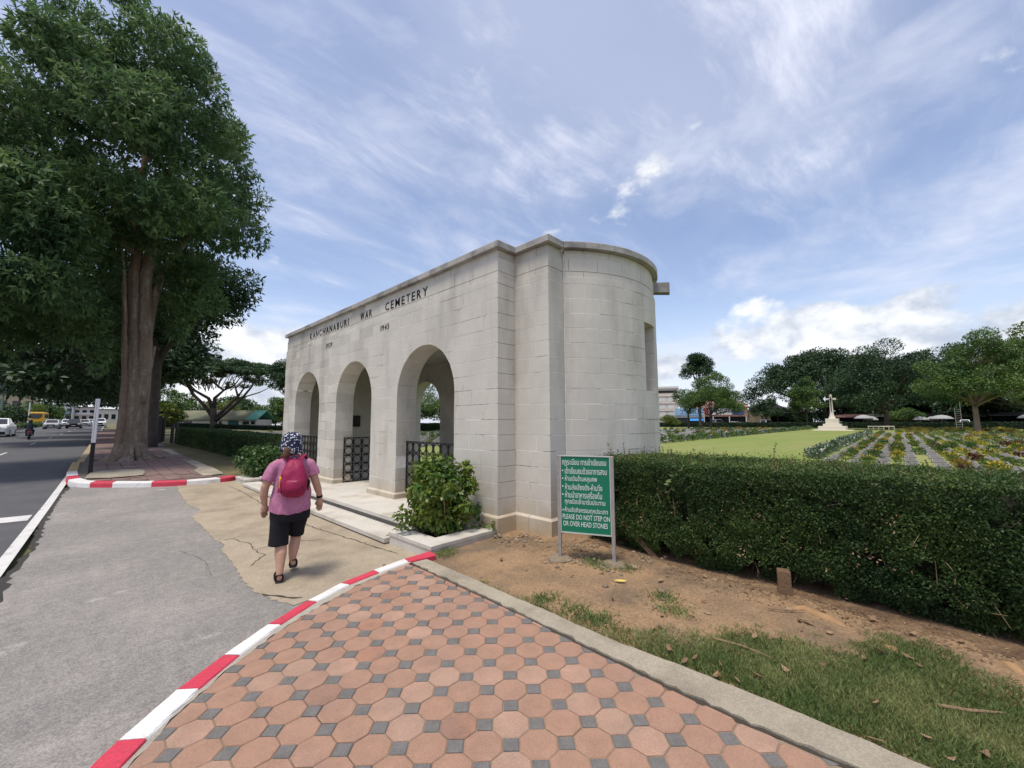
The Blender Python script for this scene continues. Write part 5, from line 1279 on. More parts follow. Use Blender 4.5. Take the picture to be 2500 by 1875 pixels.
# ================================================================== CEMETERY
# grave markers: low sloping blocks with a bronze plate, set in rows
def grave_mesh(seed):
    rg = random.Random(seed); mb = MB(); w = .21; d = .26
    mb.rings([[(-d, -w, -.05), (d, -w, -.05), (d, w, -.05), (-d, w, -.05)], [(-d, -w, .085), (d, -w, .145), (d, w, .145), (-d, w, .065)], [(-d+.015, -w+.015, .08), (d-.015, -w+.015, .16), (d-.015, w-.015, .16), (-d+.015, w-.015, .08)]])
    return mb.mesh('grave')
def plate_mesh():
    mb = MB(); d, w = .17, .155; s = .08/.49
    f = lambda x, y, h: (x, y, .12+x*s+h)
    mb.rings([[f(-d, -w, .001), f(d, -w, .001), f(d, w, .001), f(-d, w, .001)], [f(-d, -w, .010), f(d, -w, .010), f(d, w, .010), f(-d, w, .010)]]); return mb.mesh('plate')
GM, PM = grave_mesh(1), plate_mesh(); GM.materials.append(M['grave']); PM.materials.append(M['plaque'])
cols = [2.30-.845*k for k in range(60)]
def vis(x, y, z=.1): return in_view(x, y, z, .03) and not (x < 19.5)
spots_g = []; beds = []; WHICH = {}
ORD = 'first second third fourth fifth sixth seventh eighth ninth tenth eleventh twelfth thirteenth fourteenth fifteenth sixteenth seventeenth eighteenth nineteenth twentieth'.split()
def nth(k):
    return ORD[k] if k < 20 else ('twenty-'+ORD[k-20] if k < 29 else ('thirtieth' if k == 29 else 'thirty-'+ORD[k-30] if k < 39 else 'fortieth'))
rows = [20.2+2.3*k for k in range(10)]+[46.5+2.5*k for k in range(15)]
for r, x in enumerate(rows):
    for k, y in enumerate(cols):
        if 41.9 < x < 44.5: continue
        if vis(x, y): spots_g.append((x, y)); WHICH[(x, y)] = f'low grey grave marker, {nth(k)} from the lawn in the {nth(r)} row beyond the hedge'
for r, x in enumerate([30+1.75*k for k in range(44)]):
    for k in range(26):
        y = 15.2+.9*k
        if in_view(x, y, .1, .02): spots_g.append((x, y)); WHICH[(x, y)] = f'low grey grave marker left of the lawn, {nth(k)} from it in row {nth(r)} back'
for r in range(24):
    for k in range(44):
        x, y = 14.5+1.5*r, 24+.95*k
        if x < 30 or y > 39: spots_g.append((x, y))
# through the arches: rows behind the gatehouse
def occluded(x, y):
    """behind the gatehouse as seen from the camera? (line of sight to ground)"""
    if y <= 15: 
        pass
    t1 = XF/x if x else 9; yy = y*t1
    if x > XB and Y2-1.2 < yy < YL and True:
        for c in ARCHES:
            if abs(yy-c) < AR: return False
        return True
    return False
spots_g = [p for p in spots_g if not occluded(*p)]
spots_g.sort(key=lambda p: p[0]**2+p[1]**2)
far_g = MB()
gm0 = [v.co.copy() for v in GM.vertices]; gf0 = [tuple(p.vertices) for p in GM.polygons]
rg = random.Random(2)
for k, (x, y) in enumerate(spots_g):
    if k < 300:
        t = link('grave_marker', GM, None, None, (x, y, rg.uniform(-.02, .01)+drop(x, y)*(y > 14)), None); t.rotation_euler = (rg.uniform(-.02, .02), 0, rg.uniform(-.03, .03))
        tag(t, WHICH[(x, y)] if (x, y) in WHICH else 'low grey grave marker glimpsed through an arch of the gatehouse', 'grave marker', 'grave markers in rows on the lawn')
        if k < 300: link('name_plate', PM, None, t)
    else: far_g.add([(v.x+x, v.y+y, v.z+drop(x, y)*(y > 14)) for v in gm0], gf0)
far_g.obj('far_grave_markers', M['grave'], kind='stuff')
# low plants between the graves
def shrub_mesh(n, r, h, leaf, seed):
    nr_ = np.random.default_rng(seed); cl = [((0, 0, h*.45), (r*.8, r*.8, h*.5))]+[((r*.5*math.cos(a), r*.5*math.sin(a), h*.5), (r*.5, r*.5, h*.45)) for a in (0, 1.3, 2.6, 3.9, 5.2)]
    C, d = clump_points(cl, n, nr_, .4, .3); D = d*.7+rand_dir(n, nr_)*.7; D[:, 2] += .3
    V_, F_ = leaf_quads(C, D, rand_dir(n, nr_)+[0, 0, .6], leaf*(.6+.8*nr_.random(n)), leaf*.45); return fmesh('shrub', V_, F_)
KINDS = [('leaf_mid', 'small mid-green bush between grave markers'), ('leaf_maroon', 'small dark maroon bush between grave markers'), ('leaf_yellow', 'small bush covered in yellow flowers between grave markers'), ('leaf_lime', 'small yellow-green bush between grave markers'), ('leaf_orange', 'small bronze-orange bush between grave markers'), ('leaf_sage', 'small grey-green bush with white flowers at the edge of the lawn')]
SM = []
for q, (lm, lb) in enumerate(KINDS):
    r = []
    for v in range(2):
        me = shrub_mesh(170 if q != 5 else 230, .30, .36, .13, q*7+v)
        me.materials.append(M[lm])
        if lm in ('leaf_yellow', 'leaf_sage'):
            me.materials.append(M['leaf_mid' if lm == 'leaf_yellow' else 'petal']); nf = len(me.polygons)
            rg2 = random.Random(v+q); me.polygons.foreach_set('material_index', [1 if rg2.random() < (.35 if lm == 'leaf_yellow' else .16) else 0 for _ in range(nf)])
        r.append(me)
    SM.append(r)
plants = []
rg = random.Random(12)
for k, y in enumerate(cols):
    style = (0, 0, 3, 3, 3, 3, 1, 2, 2, 4)
    x = 19.8
    while x < 82:
        x += rg.uniform(.5, 1.6)*(1 if x < 44 else 1.5)
        yy = y+.42+rg.uniform(-.08, .08)
        if yy > 2.2 or not vis(x, yy) or rg.random() < .46: continue
        plants.append((x, yy, rg.choice(style), rg.uniform(.5, 1.15), k))
x = 24.0
while x < 74:
    plants.append((x, 3.10+rg.uniform(-.1, .1), 5, rg.uniform(1.0, 1.45), 'R')); x += rg.uniform(.55, .85)*(1 if x < 46 else 1.8)
x = 27
while x < 110:
    plants.append((x, 14.25+rg.uniform(-.12, .12), rg.choice((5, 5, 5, 0, 3)), rg.uniform(1.3, 1.9), 'L')); x += rg.uniform(1.2, 1.9)
for _ in range(260):
    plants.append((rg.uniform(28, 108), 15.6+.9*int(rg.uniform(0, 24)), rg.choice((0, 1, 0, 3, 4, 5)), rg.uniform(.8, 1.4), 'l'))
for _ in range(150):
    plants.append((rg.uniform(15, 44), rg.uniform(24, 64), rg.choice((0, 2, 3, 3, 5)), rg.uniform(.8, 1.5), 'a'))
for _ in range(120):
    plants.append((rg.uniform(84, 122), rg.uniform(-14, 0), rg.choice((0, 1, 3, 4, 2)), rg.uniform(.9, 1.5), 'f'))
plants = [p for p in plants if in_view(p[0], p[1], .2, .02) and not occluded(p[0], p[1])]
plants.sort(key=lambda p: p[0]); seen_ = {}; PL = {}
KN = ['mid-green', 'dark maroon', 'yellow-flowered', 'yellow-green', 'bronze-orange', 'white-flowered']
for p in plants:
    w = (p[4], p[2]); i = seen_[w] = seen_.get(w, -1)+1
    PL[p] = (f'{KN[p[2]]} bush, {nth(i)} such from the hedge, strip {nth(p[4])} from the lawn' if isinstance(p[4], int) else f'{KN[p[2]]} bush, {nth(i)} of its kind along the right edge of the lawn' if p[4] == 'R' else f'{KN[p[2]]} bush, {nth(i)} of its kind along the left edge of the lawn' if p[4] == 'L' else f'small {KN[p[2]]} bush among the grave markers left of the lawn' if p[4] == 'l' else f'small {KN[p[2]]} bush among graves glimpsed through an arch' if p[4] == 'a' else f'small {KN[p[2]]} bush far off near the forked tree')
plants.sort(key=lambda p: -p[3]/math.hypot(p[0], p[1]))
nk = 0; farp = {}
for P_ in plants:
    x, y, q, s = P_[:4]; z = drop(x, y)*(y > 14)-.02
    if nk < 295:
        o = link('garden_bush', rg.choice(SM[q]), None, None, (x, y, z)); o.scale = (s, s, s*rg.uniform(.8, 1.2)); o.rotation_euler = (0, 0, rg.uniform(0, 6.3))
        tag(o, PL[P_], 'bush', 'low bushes planted between the grave markers'); nk += 1
    else:
        farp.setdefault(q, []).append((x, y, z, s))
for q, L in farp.items():
    Vs, Fs, off = [], [], 0
    for x, y, z, s in L:
        me = rg.choice(SM[q]); co = np.empty(len(me.vertices)*3, np.float32); me.vertices.foreach_get('co', co); co = co.reshape(-1, 4, 3)[::2].reshape(-1, 3)*s*1.15+[x, y, z]
        Vs.append(co); Fs.append(np.arange(len(co)).reshape(-1, 4)+off); off += len(co)
    link('far_bushes', fmesh('fb', np.concatenate(Vs), np.concatenate(Fs)), M[KINDS[q][0]], kind='stuff')
# cross on its stepped base
ct = empty('memorial_cross', (98.6, 9.3, 0), 0, 'tall pale stone memorial cross on a stepped base on the lawn', 'memorial')
for nm, b in (('paving', (-3.0, 3.0, -3.0, 3.0, -.1, .06)), ('base_step', (-2.05, 2.05, -2.05, 2.05, .06, .78)), ('base_step', (-1.35, 1.35, -1.35, 1.35, .78, 1.22)), ('base_block', (-.98, .98, -.98, .98, 1.22, 2.22))):
    mb = MB(); mb.bbox(*b, .03); mb.obj(nm, M['crossstone'], ct)
mb = MB(); oc = lambda r, z: [(r*math.cos(PI/8+PI/4*k), r*math.sin(PI/8+PI/4*k), z) for k in range(8)]
mb.rings([oc(.60, 2.22), oc(.50, 2.45), oc(.36, 2.9), oc(.30, 3.3), oc(.19, 6.75), oc(.17, 6.85)]); mb.obj('shaft', M['crossstone'], ct)
mb = MB(); mb.bbox(-.17, .17, -.80, .80, 5.82, 6.13, .03); mb.obj('cross_arm', M['crossstone'], ct)
mb = MB(); mb.rings([[(x_, y_, z_) for x_, y_ in ((-.03, -w_), (.03, -w_), (.03, w_), (-.03, w_))] for z_, w_ in ((3.35, .005), (3.8, .07), (5.6, .09), (6.4, .075))]); mb.bbox(-.03, .03, -.33, .33, 5.90, 6.04, .01); o = mb.obj('bronze_sword', M['bronze'], ct, (-.27, 0, 0))
bt = empty('low_table', (104, 2.6, 0), 0, 'low white stone altar table beside the memorial cross', 'table')
mb = MB(); mb.bbox(-.5, .5, -1.9, 1.9, .62, .80, .02); mb.obj('top', M['crossstone'], bt)
for k in range(6):
    mb = MB(); mb.bbox(-.3, .3, -1.8+.72*k-.08, -1.8+.72*k+.08, 0, .62, .01); mb.obj('leg', M['crossstone'], bt)
# far clipped hedge
def long_hedge(name, label, p0, p1, w, h, n, leaf, lm, seed):
    p0, p1 = Vector(p0), Vector(p1); d = (p1-p0); L = d.length; a = math.atan2(d.y, d.x)
    t = empty(name, (p0.x, p0.y, 0), a, label, 'hedge'); nr_ = np.random.default_rng(seed)
    zs = [drop(p0.x+d.x*k/20, p0.y+d.y*k/20) for k in range(21)]
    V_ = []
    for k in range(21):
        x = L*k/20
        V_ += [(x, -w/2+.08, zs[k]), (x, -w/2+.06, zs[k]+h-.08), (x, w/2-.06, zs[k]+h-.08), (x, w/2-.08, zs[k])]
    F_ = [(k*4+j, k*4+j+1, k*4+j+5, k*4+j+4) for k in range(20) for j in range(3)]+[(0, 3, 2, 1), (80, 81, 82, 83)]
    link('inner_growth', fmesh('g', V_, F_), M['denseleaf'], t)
    x = L*nr_.random(n); side = nr_.random(n); top = side > .5
    y = np.where(top, (nr_.random(n)-.5)*w, np.where(nr_.random(n) > .5, -w/2, w/2)+(nr_.random(n)-.5)*.12)
    z = np.where(top, h-.06*nr_.random(n), h*nr_.random(n))+np.interp(x, np.linspace(0, L, 21), zs)
    P = np.stack([x, y, z], 1); P += nz(P, .8)[:, None]*[0, .06, .05]
    D = rand_dir(n, nr_); D[:, 2] += .3; VV, FF = leaf_quads(P, D, rand_dir(n, nr_), leaf*(.6+.8*nr_.random(n)), leaf*.5)
    link('leaves', fmesh('lv', VV, FF), M[lm], t); return t
long_hedge('hedge', 'long low clipped hedge along the far side of the cemetery', (131, 75, 0), (134, -45, 0), 1.2, 1.32, 42000, .26, 'leaf_farhedge', 5)
long_hedge('hedge', 'clipped hedge with a flat top along the dry verge left of the gatehouse', (5.55, 17.5, 0), (4.95, 37.2, 0), 1.1, 1.18, 42000, .085, 'leaf_hedge', 6)
long_hedge('hedge', 'low dark hedge in front of the green-roofed building', (9, 112, 0), (33, 90, 0), 1.5, .7, 9000, .3, 'leaf_farhedge', 7)
long_hedge('hedge', 'green hedge at the back of the graves seen through the near arch', (25, 68, 0), (60, 68, 0), 1.5, 1.5, 9000, .25, 'leaf_hedge', 8)

# ================================================================== TREES
def wclumps(base, L): return [((c[0]-base[0], c[1]-base[1], c[2]-base[2]), r) for c, r in L]
# the great tree on the far pavement
tb = (1.33, 23.6, .10)
bt_ = empty('street_tree', tb, 0, 'huge broad-leaved tree with several fused trunks on the far pavement', 'tree')
rg = random.Random(33); mb = MB()
def T(pts, rad, n=12, wob=.05): mb.tube([Vector(p)-Vector(tb) for p in pts], rad, n, True, 0, wob, rg)
T([(1.35, 23.6, -.2), (1.36, 23.6, .5), (1.33, 23.6, 1.6), (1.30, 23.6, 3.2), (1.22, 23.6, 4.6), (1.08, 23.65, 6.2), (.92, 23.7, 8.2), (.95, 23.8, 11), (.9, 24, 15)], [.50, .41, .38, .36, .32, .26, .24, .2, .08], 16)
T([(1.50, 23.5, 2.6), (1.50, 23.45, 4.2), (1.42, 23.45, 6.0), (1.32, 23.5, 8.2), (1.6, 23.5, 11), (2.2, 23.4, 15.5)], [.22, .28, .26, .24, .18, .06])
T([(1.62, 23.6, .8), (1.66, 23.6, 2.6), (1.70, 23.6, 4.2), (1.62, 23.6, 5.6), (1.72, 23.7, 7.2), (1.95, 23.8, 8.6), (3.4, 24.2, 11.5), (4.2, 24.4, 14)], [.22, .17, .15, .15, .16, .14, .1, .04])
T([(.86, 23.5, .1), (.89, 23.5, 1.6), (.88, 23.5, 3.4), (.78, 23.5, 4.6), (.70, 23.4, 6.0), (.5, 23.2, 8), (.2, 23, 10.2)], [.24, .16, .13, .12, .10, .08, .04])
T([(1.8, 23.75, .1), (1.74, 23.8, 1.6), (1.68, 23.8, 3.4), (1.9, 23.9, 5.2)], [.18, .13, .11, .07])
for k in range(20):          # buttress roots
    a = 2*PI*k/20+rg.uniform(-.12, .12); q = rg.uniform(.75, 1.25)
    c, s_ = math.cos(a), math.sin(a)
    T([(1.33+.36*c, 23.6+.36*s_, .95), (1.33+.55*c, 23.6+.55*s_, .42), (1.33+.8*q*c, 23.6+.8*q*s_, .24), (1.33+(1.15*q)*c, 23.6+(1.15*q)*s_, .13)], [.12, .13, .11, .04], 8, .1)
for e, r0 in (((4.8, 22.5, 12.5), .12), ((-4, 24, 14), .13), ((3.5, 27, 15), .12), ((-1, 27, 16), .12), ((-3.5, 20.5, 11), .12), ((4.6, 21.5, 11), .10), ((.2, 20, 12), .11), ((-6, 22, 11), .12)):
    s = Vector((1.0, 23.7, rg.uniform(9.0, 11))); P = bent(s, e, rg, .1, 6); T([tuple(p) for p in P], [r0*q for q in (1.2, 1, .8, .6, .4, .15)], 7)
tm = mb.mesh('trunk'); bmx = bmesh.new(); bmx.from_mesh(tm); bmesh.ops.subdivide_edges(bmx, edges=bmx.edges[:], cuts=3, use_grid_fill=True); bmx.normal_update()
for v in bmx.verts:
    p = v.co; k_ = min(1, max(.15, 1-(p.z-5)/8))
    v.co += v.normal*k_*(mnoise.noise((p.x*7, p.y*7, p.z*.9))*.035+mnoise.noise((p.x*18, p.y*18, p.z*2.2))*.020+(mnoise.noise((p.x*6, p.y*6, p.z*6))*.05 if p.z < .8 else 0))
for v in bmx.verts:
    q = .86+.14*max(0, 1-v.co.z/.8); v.co.x = .02+(v.co.x-.02)*q; v.co.y *= q
bmx.to_mesh(tm); bmx.free(); link('trunk', tm, M['bark'], bt_, smooth=True)
G1 = []
def ring_clumps(z, cx, cy, rx, ry, n, s, ph=0):
    for k in range(n):
        a = 2*PI*k/n+ph+rg.uniform(-.25, .25); q = rg.uniform(.72, 1.0); sz = s*rg.uniform(.75, 1.2)
        G1.append(((cx+rx*q*math.cos(a), cy+ry*q*math.sin(a), z+rg.uniform(-.7, .7)), (sz, sz, sz*.72)))
ring_clumps(19.6, -.4, 23.8, 1.2, 1.4, 4, 1.0); ring_clumps(18.2, -.6, 23.8, 3.2, 3.2, 9, 1.2); ring_clumps(16.4, -.2, 23.8, 4.0, 4.2, 12, 1.3, .3); ring_clumps(14.3, -.1, 23.8, 5.3, 5.0, 15, 1.35)
ring_clumps(12.2, 0, 23.8, 5.6, 5.4, 16, 1.35, .2); ring_clumps(10.2, -.2, 23.6, 5.3, 5.3, 15, 1.3); ring_clumps(8.3, -1.0, 23.4, 4.6, 5.0, 13, 1.25, .4); ring_clumps(6.6, -2.2, 23.0, 3.6, 4.4, 10, 1.15)
ring_clumps(5.4, -2.6, 22.4, 2.6, 3.4, 8, .95); ring_clumps(11.5, 0, 23.8, 2.8, 2.8, 8, 1.6); ring_clumps(15, 0, 23.8, 2.4, 2.4, 6, 1.6)
G1 += [((2.75, 22.8, 7.1), (.6, .6, .7)), ((2.8, 22.8, 8.4), (.8, .8, .8)), ((-.1, 22.4, 5.0), (.55, .55, .6)), ((.1, 22.3, 4.2), (.4, .4, .5)), ((2.45, 22.9, 5.9), (.4, .4, .5)), ((-.3, 22.5, 5.6), (.7, .7, .6)), ((5.6, 23.8, 13.9), (.7, .7, .6)), ((5.3, 23.6, 11.0), (.8, .8, .7)), ((.1, 23.2, 20.6), (.6, .6, .5)), ((2.6, 23.5, 19.2), (.8, .8, .6)), ((-2.9, 23.5, 18.9), (.9, .9, .6))]
def keep1(c, s):
    x, y, z = c; f = 24.3/max(y, 15)
    ze = 1.78+(z+.5*s-1.78)*f
    if (x+.6*s)*f > (5.7 if ze > 12.3 else 4.5): return False
    if x*f < -.3 and ze > 17.0+(x*f+3.4)*1.15: return False
    if y < 24.6 and -.3 < x-.0 < 2.6 and z < 8.1 and s > .7: return False
    return True
for _ in range(34): G1.append(((rg.uniform(-5.5, -.5), rg.uniform(19.5, 24.5), rg.uniform(4.6, 10.5)), (1.0, 1.0, .75)))
G1 = [(c, r) for c, r in G1 if keep1(c, r[0])]+[((5.3, 23.9, 13.7), (.8, .8, .6)), ((5.1, 23.9, 12.6), (.6, .6, .5)), ((2.6, 22.9, 7.2), (.75, .75, .6)), ((3.1, 23, 8.6), (.9, .9, .7)), ((2.45, 23, 6.1), (.5, .5, .5)), ((3.5, 23.2, 7.5), (.8, .8, .6)), ((-.1, 22.6, 8.2), (.7, .7, .6)), ((.2, 22.6, 9.4), (.8, .8, .6)), ((1.7, 22.3, 9.2), (.8, .8, .6)), ((.9, 22.4, 9.8), (.7, .7, .6))]
foliage('crown', wclumps(tb, G1), 190000, .235, M['leaf_big'], bt_, np.random.default_rng(4), .45, .29, .38, .25, palm=6)
mb = MB()
for s, e in (((2.9, 23, 17.6), (3.6, 23, 19.0)), ((2.9, 23, 18.0), (3.3, 23.2, 19.3)), ((-1.6, 23, 19.3), (-1.7, 23, 20.4))):
    mb.tube(bent(Vector(s)-Vector(tb), Vector(e)-Vector(tb), rg, .1, 4), [.03, .024, .018, .008], 5)
for p in ([(.3, 20.6, 10.0), (.6, 20.2, 11.0), (.3, 20.0, 11.3)], [(.6, 20.2, 11.0), (1.05, 20.1, 12.1)]): mb.tube([Vector(q)-Vector(tb) for q in p], [.035, .03, .015], 5)
mb.obj('dead_branch', M['twig'], bt_)
# the row of dark trees behind it, overhanging the road
row = [((2.75, 33.5), 15.2, 'dark fine-leaved tree close behind the huge street tree', 26000, 8), ((2.4, 45), 13, 'dark roadside tree third in the row along the pavement', 15000, 9), ((2.9, 58), 13, 'dark roadside tree fourth in the row along the pavement', 11000, 9), ((3.3, 74), 13, 'dark roadside tree fifth in the row along the pavement', 9000, 10), ((4.0, 92), 13, 'dark roadside tree farthest in the row along the pavement', 8000, 10)]
for k, ((x, y), H, lb, nl, R) in enumerate(row):
    z = drop(x, y); rg = random.Random(50+k); cl = []
    for _ in range(46):
        a = rg.uniform(0, 2*PI); q = math.sqrt(rg.random()); u_h = math.sqrt(max(0, 1-q*q*.9))
        zz = 4.9+(H-6.0)*(u_h*rg.uniform(.25, 1)); s = rg.uniform(1.3, 2.1)
        cxo = 0.3 if k == 0 else -2.2
        rx = 4.3 if k == 0 else 6.2
        cl.append(((cxo+rx*q*math.cos(a), (R-2)*q*math.sin(a)*.8, zz), (s, s, s*.6)))
    if k == 0:
        cl = [(c, r) for c, r in cl if c[2] > 7.3+.45*max(0, c[0]) and c[0] < 3.9]
        cl += [((3.9, -1, 9.9), (1.2, 1.2, .8)), ((4.3, -.5, 11.6), (1.2, 1.2, .9)), ((3.1, -1.5, 8.6), (1.1, 1.1, .6)), ((1.9, -1.6, 7.3), (1.0, 1.0, .5)), ((1.0, -1.6, 6.9), (.7, .7, .5))]
    else:
        for _ in range(14):
            cl.append(((rg.uniform(-7, 0), rg.uniform(-5, 5), rg.uniform(3.9, 5.2)), (1.5, 1.5, .7)))
    tree('roadside_tree', (x, y, z), H, 4.2 if k else 6.0, .38 if k else .27, cl, nl, .30 if k == 0 else .48, 'leaf_dark', lb, 'tree', None, 'darkbark', 60+k, .2, .4, 14 if k else 5, inner=.3)
# the umbrella-shaped rain tree in the cemetery grounds
rb = (18.0, 103.3, drop(18, 103.3)); rt = empty('rain_tree', rb, 0, 'umbrella-shaped rain tree with dark spreading limbs before the green-roofed building', 'tree')
mb = MB(); rg = random.Random(71); ax = Vector((.72, -.69, 0)); ay = Vector((.69, .72, 0))
def RT(pts, rad):
    P = [ax*p[0]+ay*p[1]+Vector((0, 0, p[2])) for p in pts]; mb.tube(P, rad, 8, True, 0, .07, rg); return P
RT([(0, 0, -.2), (0, 0, .8), (-.1, 0, 2.4), (-.2, 0, 4.2)], [0.897, 0.663, 0.585, 0.546])
RT([(-.1, 0, 2.2), (-2.5, .3, 5.0), (-5.0, .8, 7.0), (-6.3, 1, 8.8), (-6.8, 1.0, 9.3), (-9.3, 1.5, 9.9), (-12, 2, 10)], [0.429, 0.328, 0.296, 0.25, 0.203, 0.14, 0.062])
RT([(-5.0, .8, 7.0), (-5.3, .2, 9.0), (-7, -.5, 11), (-8.5, -1, 12.5)], [0.218, 0.172, 0.117, 0.039])
RT([(-.3, 0, 3.8), (-1.0, -.5, 6.2), (-4.0, -1.5, 8.2), (-5.2, -2, 10.4), (-5.4, -2, 12.6)], [0.39, 0.312, 0.234, 0.156, 0.062])
RT([(-.1, .2, 3.8), (-.4, .5, 6.3), (1.0, 1, 8.0), (-2.2, 2.0, 10.0), (-3.2, 2.5, 11.7)], [0.39, 0.328, 0.265, 0.172, 0.062])
RT([(1.0, 1, 8.0), (2.8, 1.5, 9.1), (4.2, 2, 11.6)], [0.203, 0.156, 0.062])
RT([(.3, 0, 2.0), (2.2, .2, 4.2), (4.4, .4, 6.6), (3.2, 1.2, 8.8), (2.0, 2, 11)], [0.39, 0.312, 0.265, 0.172, 0.062])
RT([(4.4, .4, 6.6), (6.2, -1, 8.0), (7.2, -2, 10.5)], [0.195, 0.14, 0.047])
RT([(.4, 0, 1.6), (3.0, -.6, 3.4), (6.5, -1.5, 6.3), (8.6, -2, 8.6), (9.4, -2.5, 10.2)], [0.374, 0.312, 0.25, 0.156, 0.055])
RT([(6.5, -1.5, 6.3), (9.6, -1, 7.4), (12, -1, 8.6)], [0.156, 0.109, 0.039])
for _ in range(46):
    a = rg.uniform(0, 2*PI); q = rg.uniform(.3, .95); e = (13*q*math.cos(a), 10*q*math.sin(a), 9.3+3.6*math.sqrt(1-q*q)); s = (e[0]*.45+rg.uniform(-1, 1), e[1]*.45, 7.6+rg.uniform(0, 2.2))
    RT([s, ((s[0]+e[0])/2+rg.uniform(-.8, .8), (s[1]+e[1])/2, (s[2]+e[2])/2+.3), e], [.09, .07, .03])
mb.obj('trunk', M['darkbark'], rt, smooth=True)
cl = []
for _ in range(210):
    a = rg.uniform(0, 2*PI); q = math.sqrt(rg.uniform(0, 1)); z = 9.4+4.9*math.sqrt(max(0, 1-q*q))*rg.uniform(.72, 1)+.3*q*math.sin(3*a)
    p = ax*(14.6*q*math.cos(a))+ay*(10*q*math.sin(a)); s = rg.uniform(.9, 1.7); cl.append(((p.x, p.y, z), (s, s, s*.30)))
foliage('crown', cl, 46000, .42, M['leaf_rain'], rt, np.random.default_rng(8), .1, .5, .2, .3)
# trees of the cemetery, right side
def dometree(name, base, H, lab, lm, R, z0, n, leaf, seed, tr=.35, fork=3, cr=1.6, bark='darkbark', squash=1.0, nl=30, droop=.2, limbs=10):
    cl = dome(0, 0, z0, R, R*squash, H-z0-cr*.5, nl, cr, seed, .7, .72 if R == 19 else .25)
    return tree(name, base, H, fork, tr, cl, n, leaf, lm, lab, 'tree', None, bark, seed, droop, .5, limbs)
dometree('tree', (86.4, -7.85, 0), 15.2, 'spreading green tree with a pale forked trunk standing among the graves', 'leaf_mid', 5.6, 4.6, 28900, 0.29, 101, .30, 4.4, 1.4, 'bark', nl=60)
dometree('tree', (111.5, 1.9, 0), 18.6, 'tall dark green tree with a straight trunk right of the memorial cross', 'leaf_dark', 8.2, 4.6, 37400, 0.36, 102, .42, 4, 1.9, nl=80)
dometree('tree', (92.5, -15.2, 0), 16.5, 'yellow-green tree at the right edge of the picture', 'leaf_lime', 7.0, 4.5, 20400, 0.36, 103, .4, 4, 1.8, nl=44)
dometree('tree', (122.3, 16.4, 0), 13.2, 'small slender green tree left of the memorial cross', 'leaf_mid', 3.4, 4.2, 11050, 0.36, 104, .2, 4, 1.3, nl=26)
dometree('tree', (109.6, 37.3, 0), 20.0, 'tall dark tree with a narrow top behind the round green tree', 'leaf_dark', 3.6, 13.0, 10200, 0.4, 105, .35, 12, 1.6, nl=22)
dometree('tree', (95.6, 30.3, 0), 13.8, 'round bright green tree in front of the shops', 'leaf_mid', 5.7, 3.8, 27200, 0.3, 106, .22, 3.4, 1.4, nl=64)
dometree('tree', (99.5, 36.6, 0), 11, 'leaning thin-trunked tree at the left of the shops', 'leaf_mid', 3.2, 4.5, 7650, 0.3, 107, .22, 4, 1.2, nl=20)
dometree('rain_tree', (160, 16, 0), 24.5, 'vast dark rain tree rising behind the memorial cross', 'leaf_dark', 19, 8, 57800, 0.61, 108, 1.1, 6, 2.6, nl=200, squash=1.15, limbs=18)
dometree('tree', (150, -8, 0), 23, 'dark tree in the wood beyond the far hedge behind the straight-trunked tree', 'leaf_dark', 11, 2.5, 30600, 0.58, 109, .6, 5, 2.6, nl=90)
dometree('tree', (146, -22, 0), 20, 'dark tree beyond the far hedge toward the right edge', 'leaf_dark', 11, 2.0, 27200, 0.58, 110, .6, 5, 2.6, nl=90)
dometree('tree', (175, -30, 0), 23, 'dark tree deep in the wood at the far right', 'leaf_dark', 14, 1.5, 23800, 0.72, 117, .6, 5, 3, nl=90)
dometree('tree', (172, 4, 0), 16, 'dark undergrowth tree low behind the memorial cross', 'leaf_dark', 15, 0.5, 20400, 0.72, 119, .5, 2, 2.6, nl=80)
dometree('tree', (168, -16, 0), 15, 'dark undergrowth tree behind the middle parasols', 'leaf_dark', 13, 0.5, 20400, 0.72, 120, .5, 2, 2.6, nl=80)
dometree('tree', (141, 29, 0), 10.2, 'ragged dark tree in front of the brown-roofed shop', 'leaf_dark', 3.8, 3.5, 8500, 0.36, 111, .3, 3.5, 1.4, nl=22)
dometree('tree', (150, 21, 0), 9.5, 'dark green tree beside the grey-roofed house', 'leaf_dark', 5.5, 2.5, 10200, 0.4, 118, .3, 2.5, 1.6, nl=26)
dometree('garden_shrub', (127, 52, 0), 4.2, 'yellow-flecked shrub by the far hedge at the left of the shops', 'leaf_lime', 3.0, 1.0, 5100, 0.29, 112, .12, 1, 1.0, nl=16)
dometree('garden_shrub', (139, -1, 0), 5.2, 'bright green shrub behind the far hedge among the parasols', 'leaf_mid', 3.2, 1.6, 5100, 0.32, 113, .15, 1.4, 1.2, nl=16)
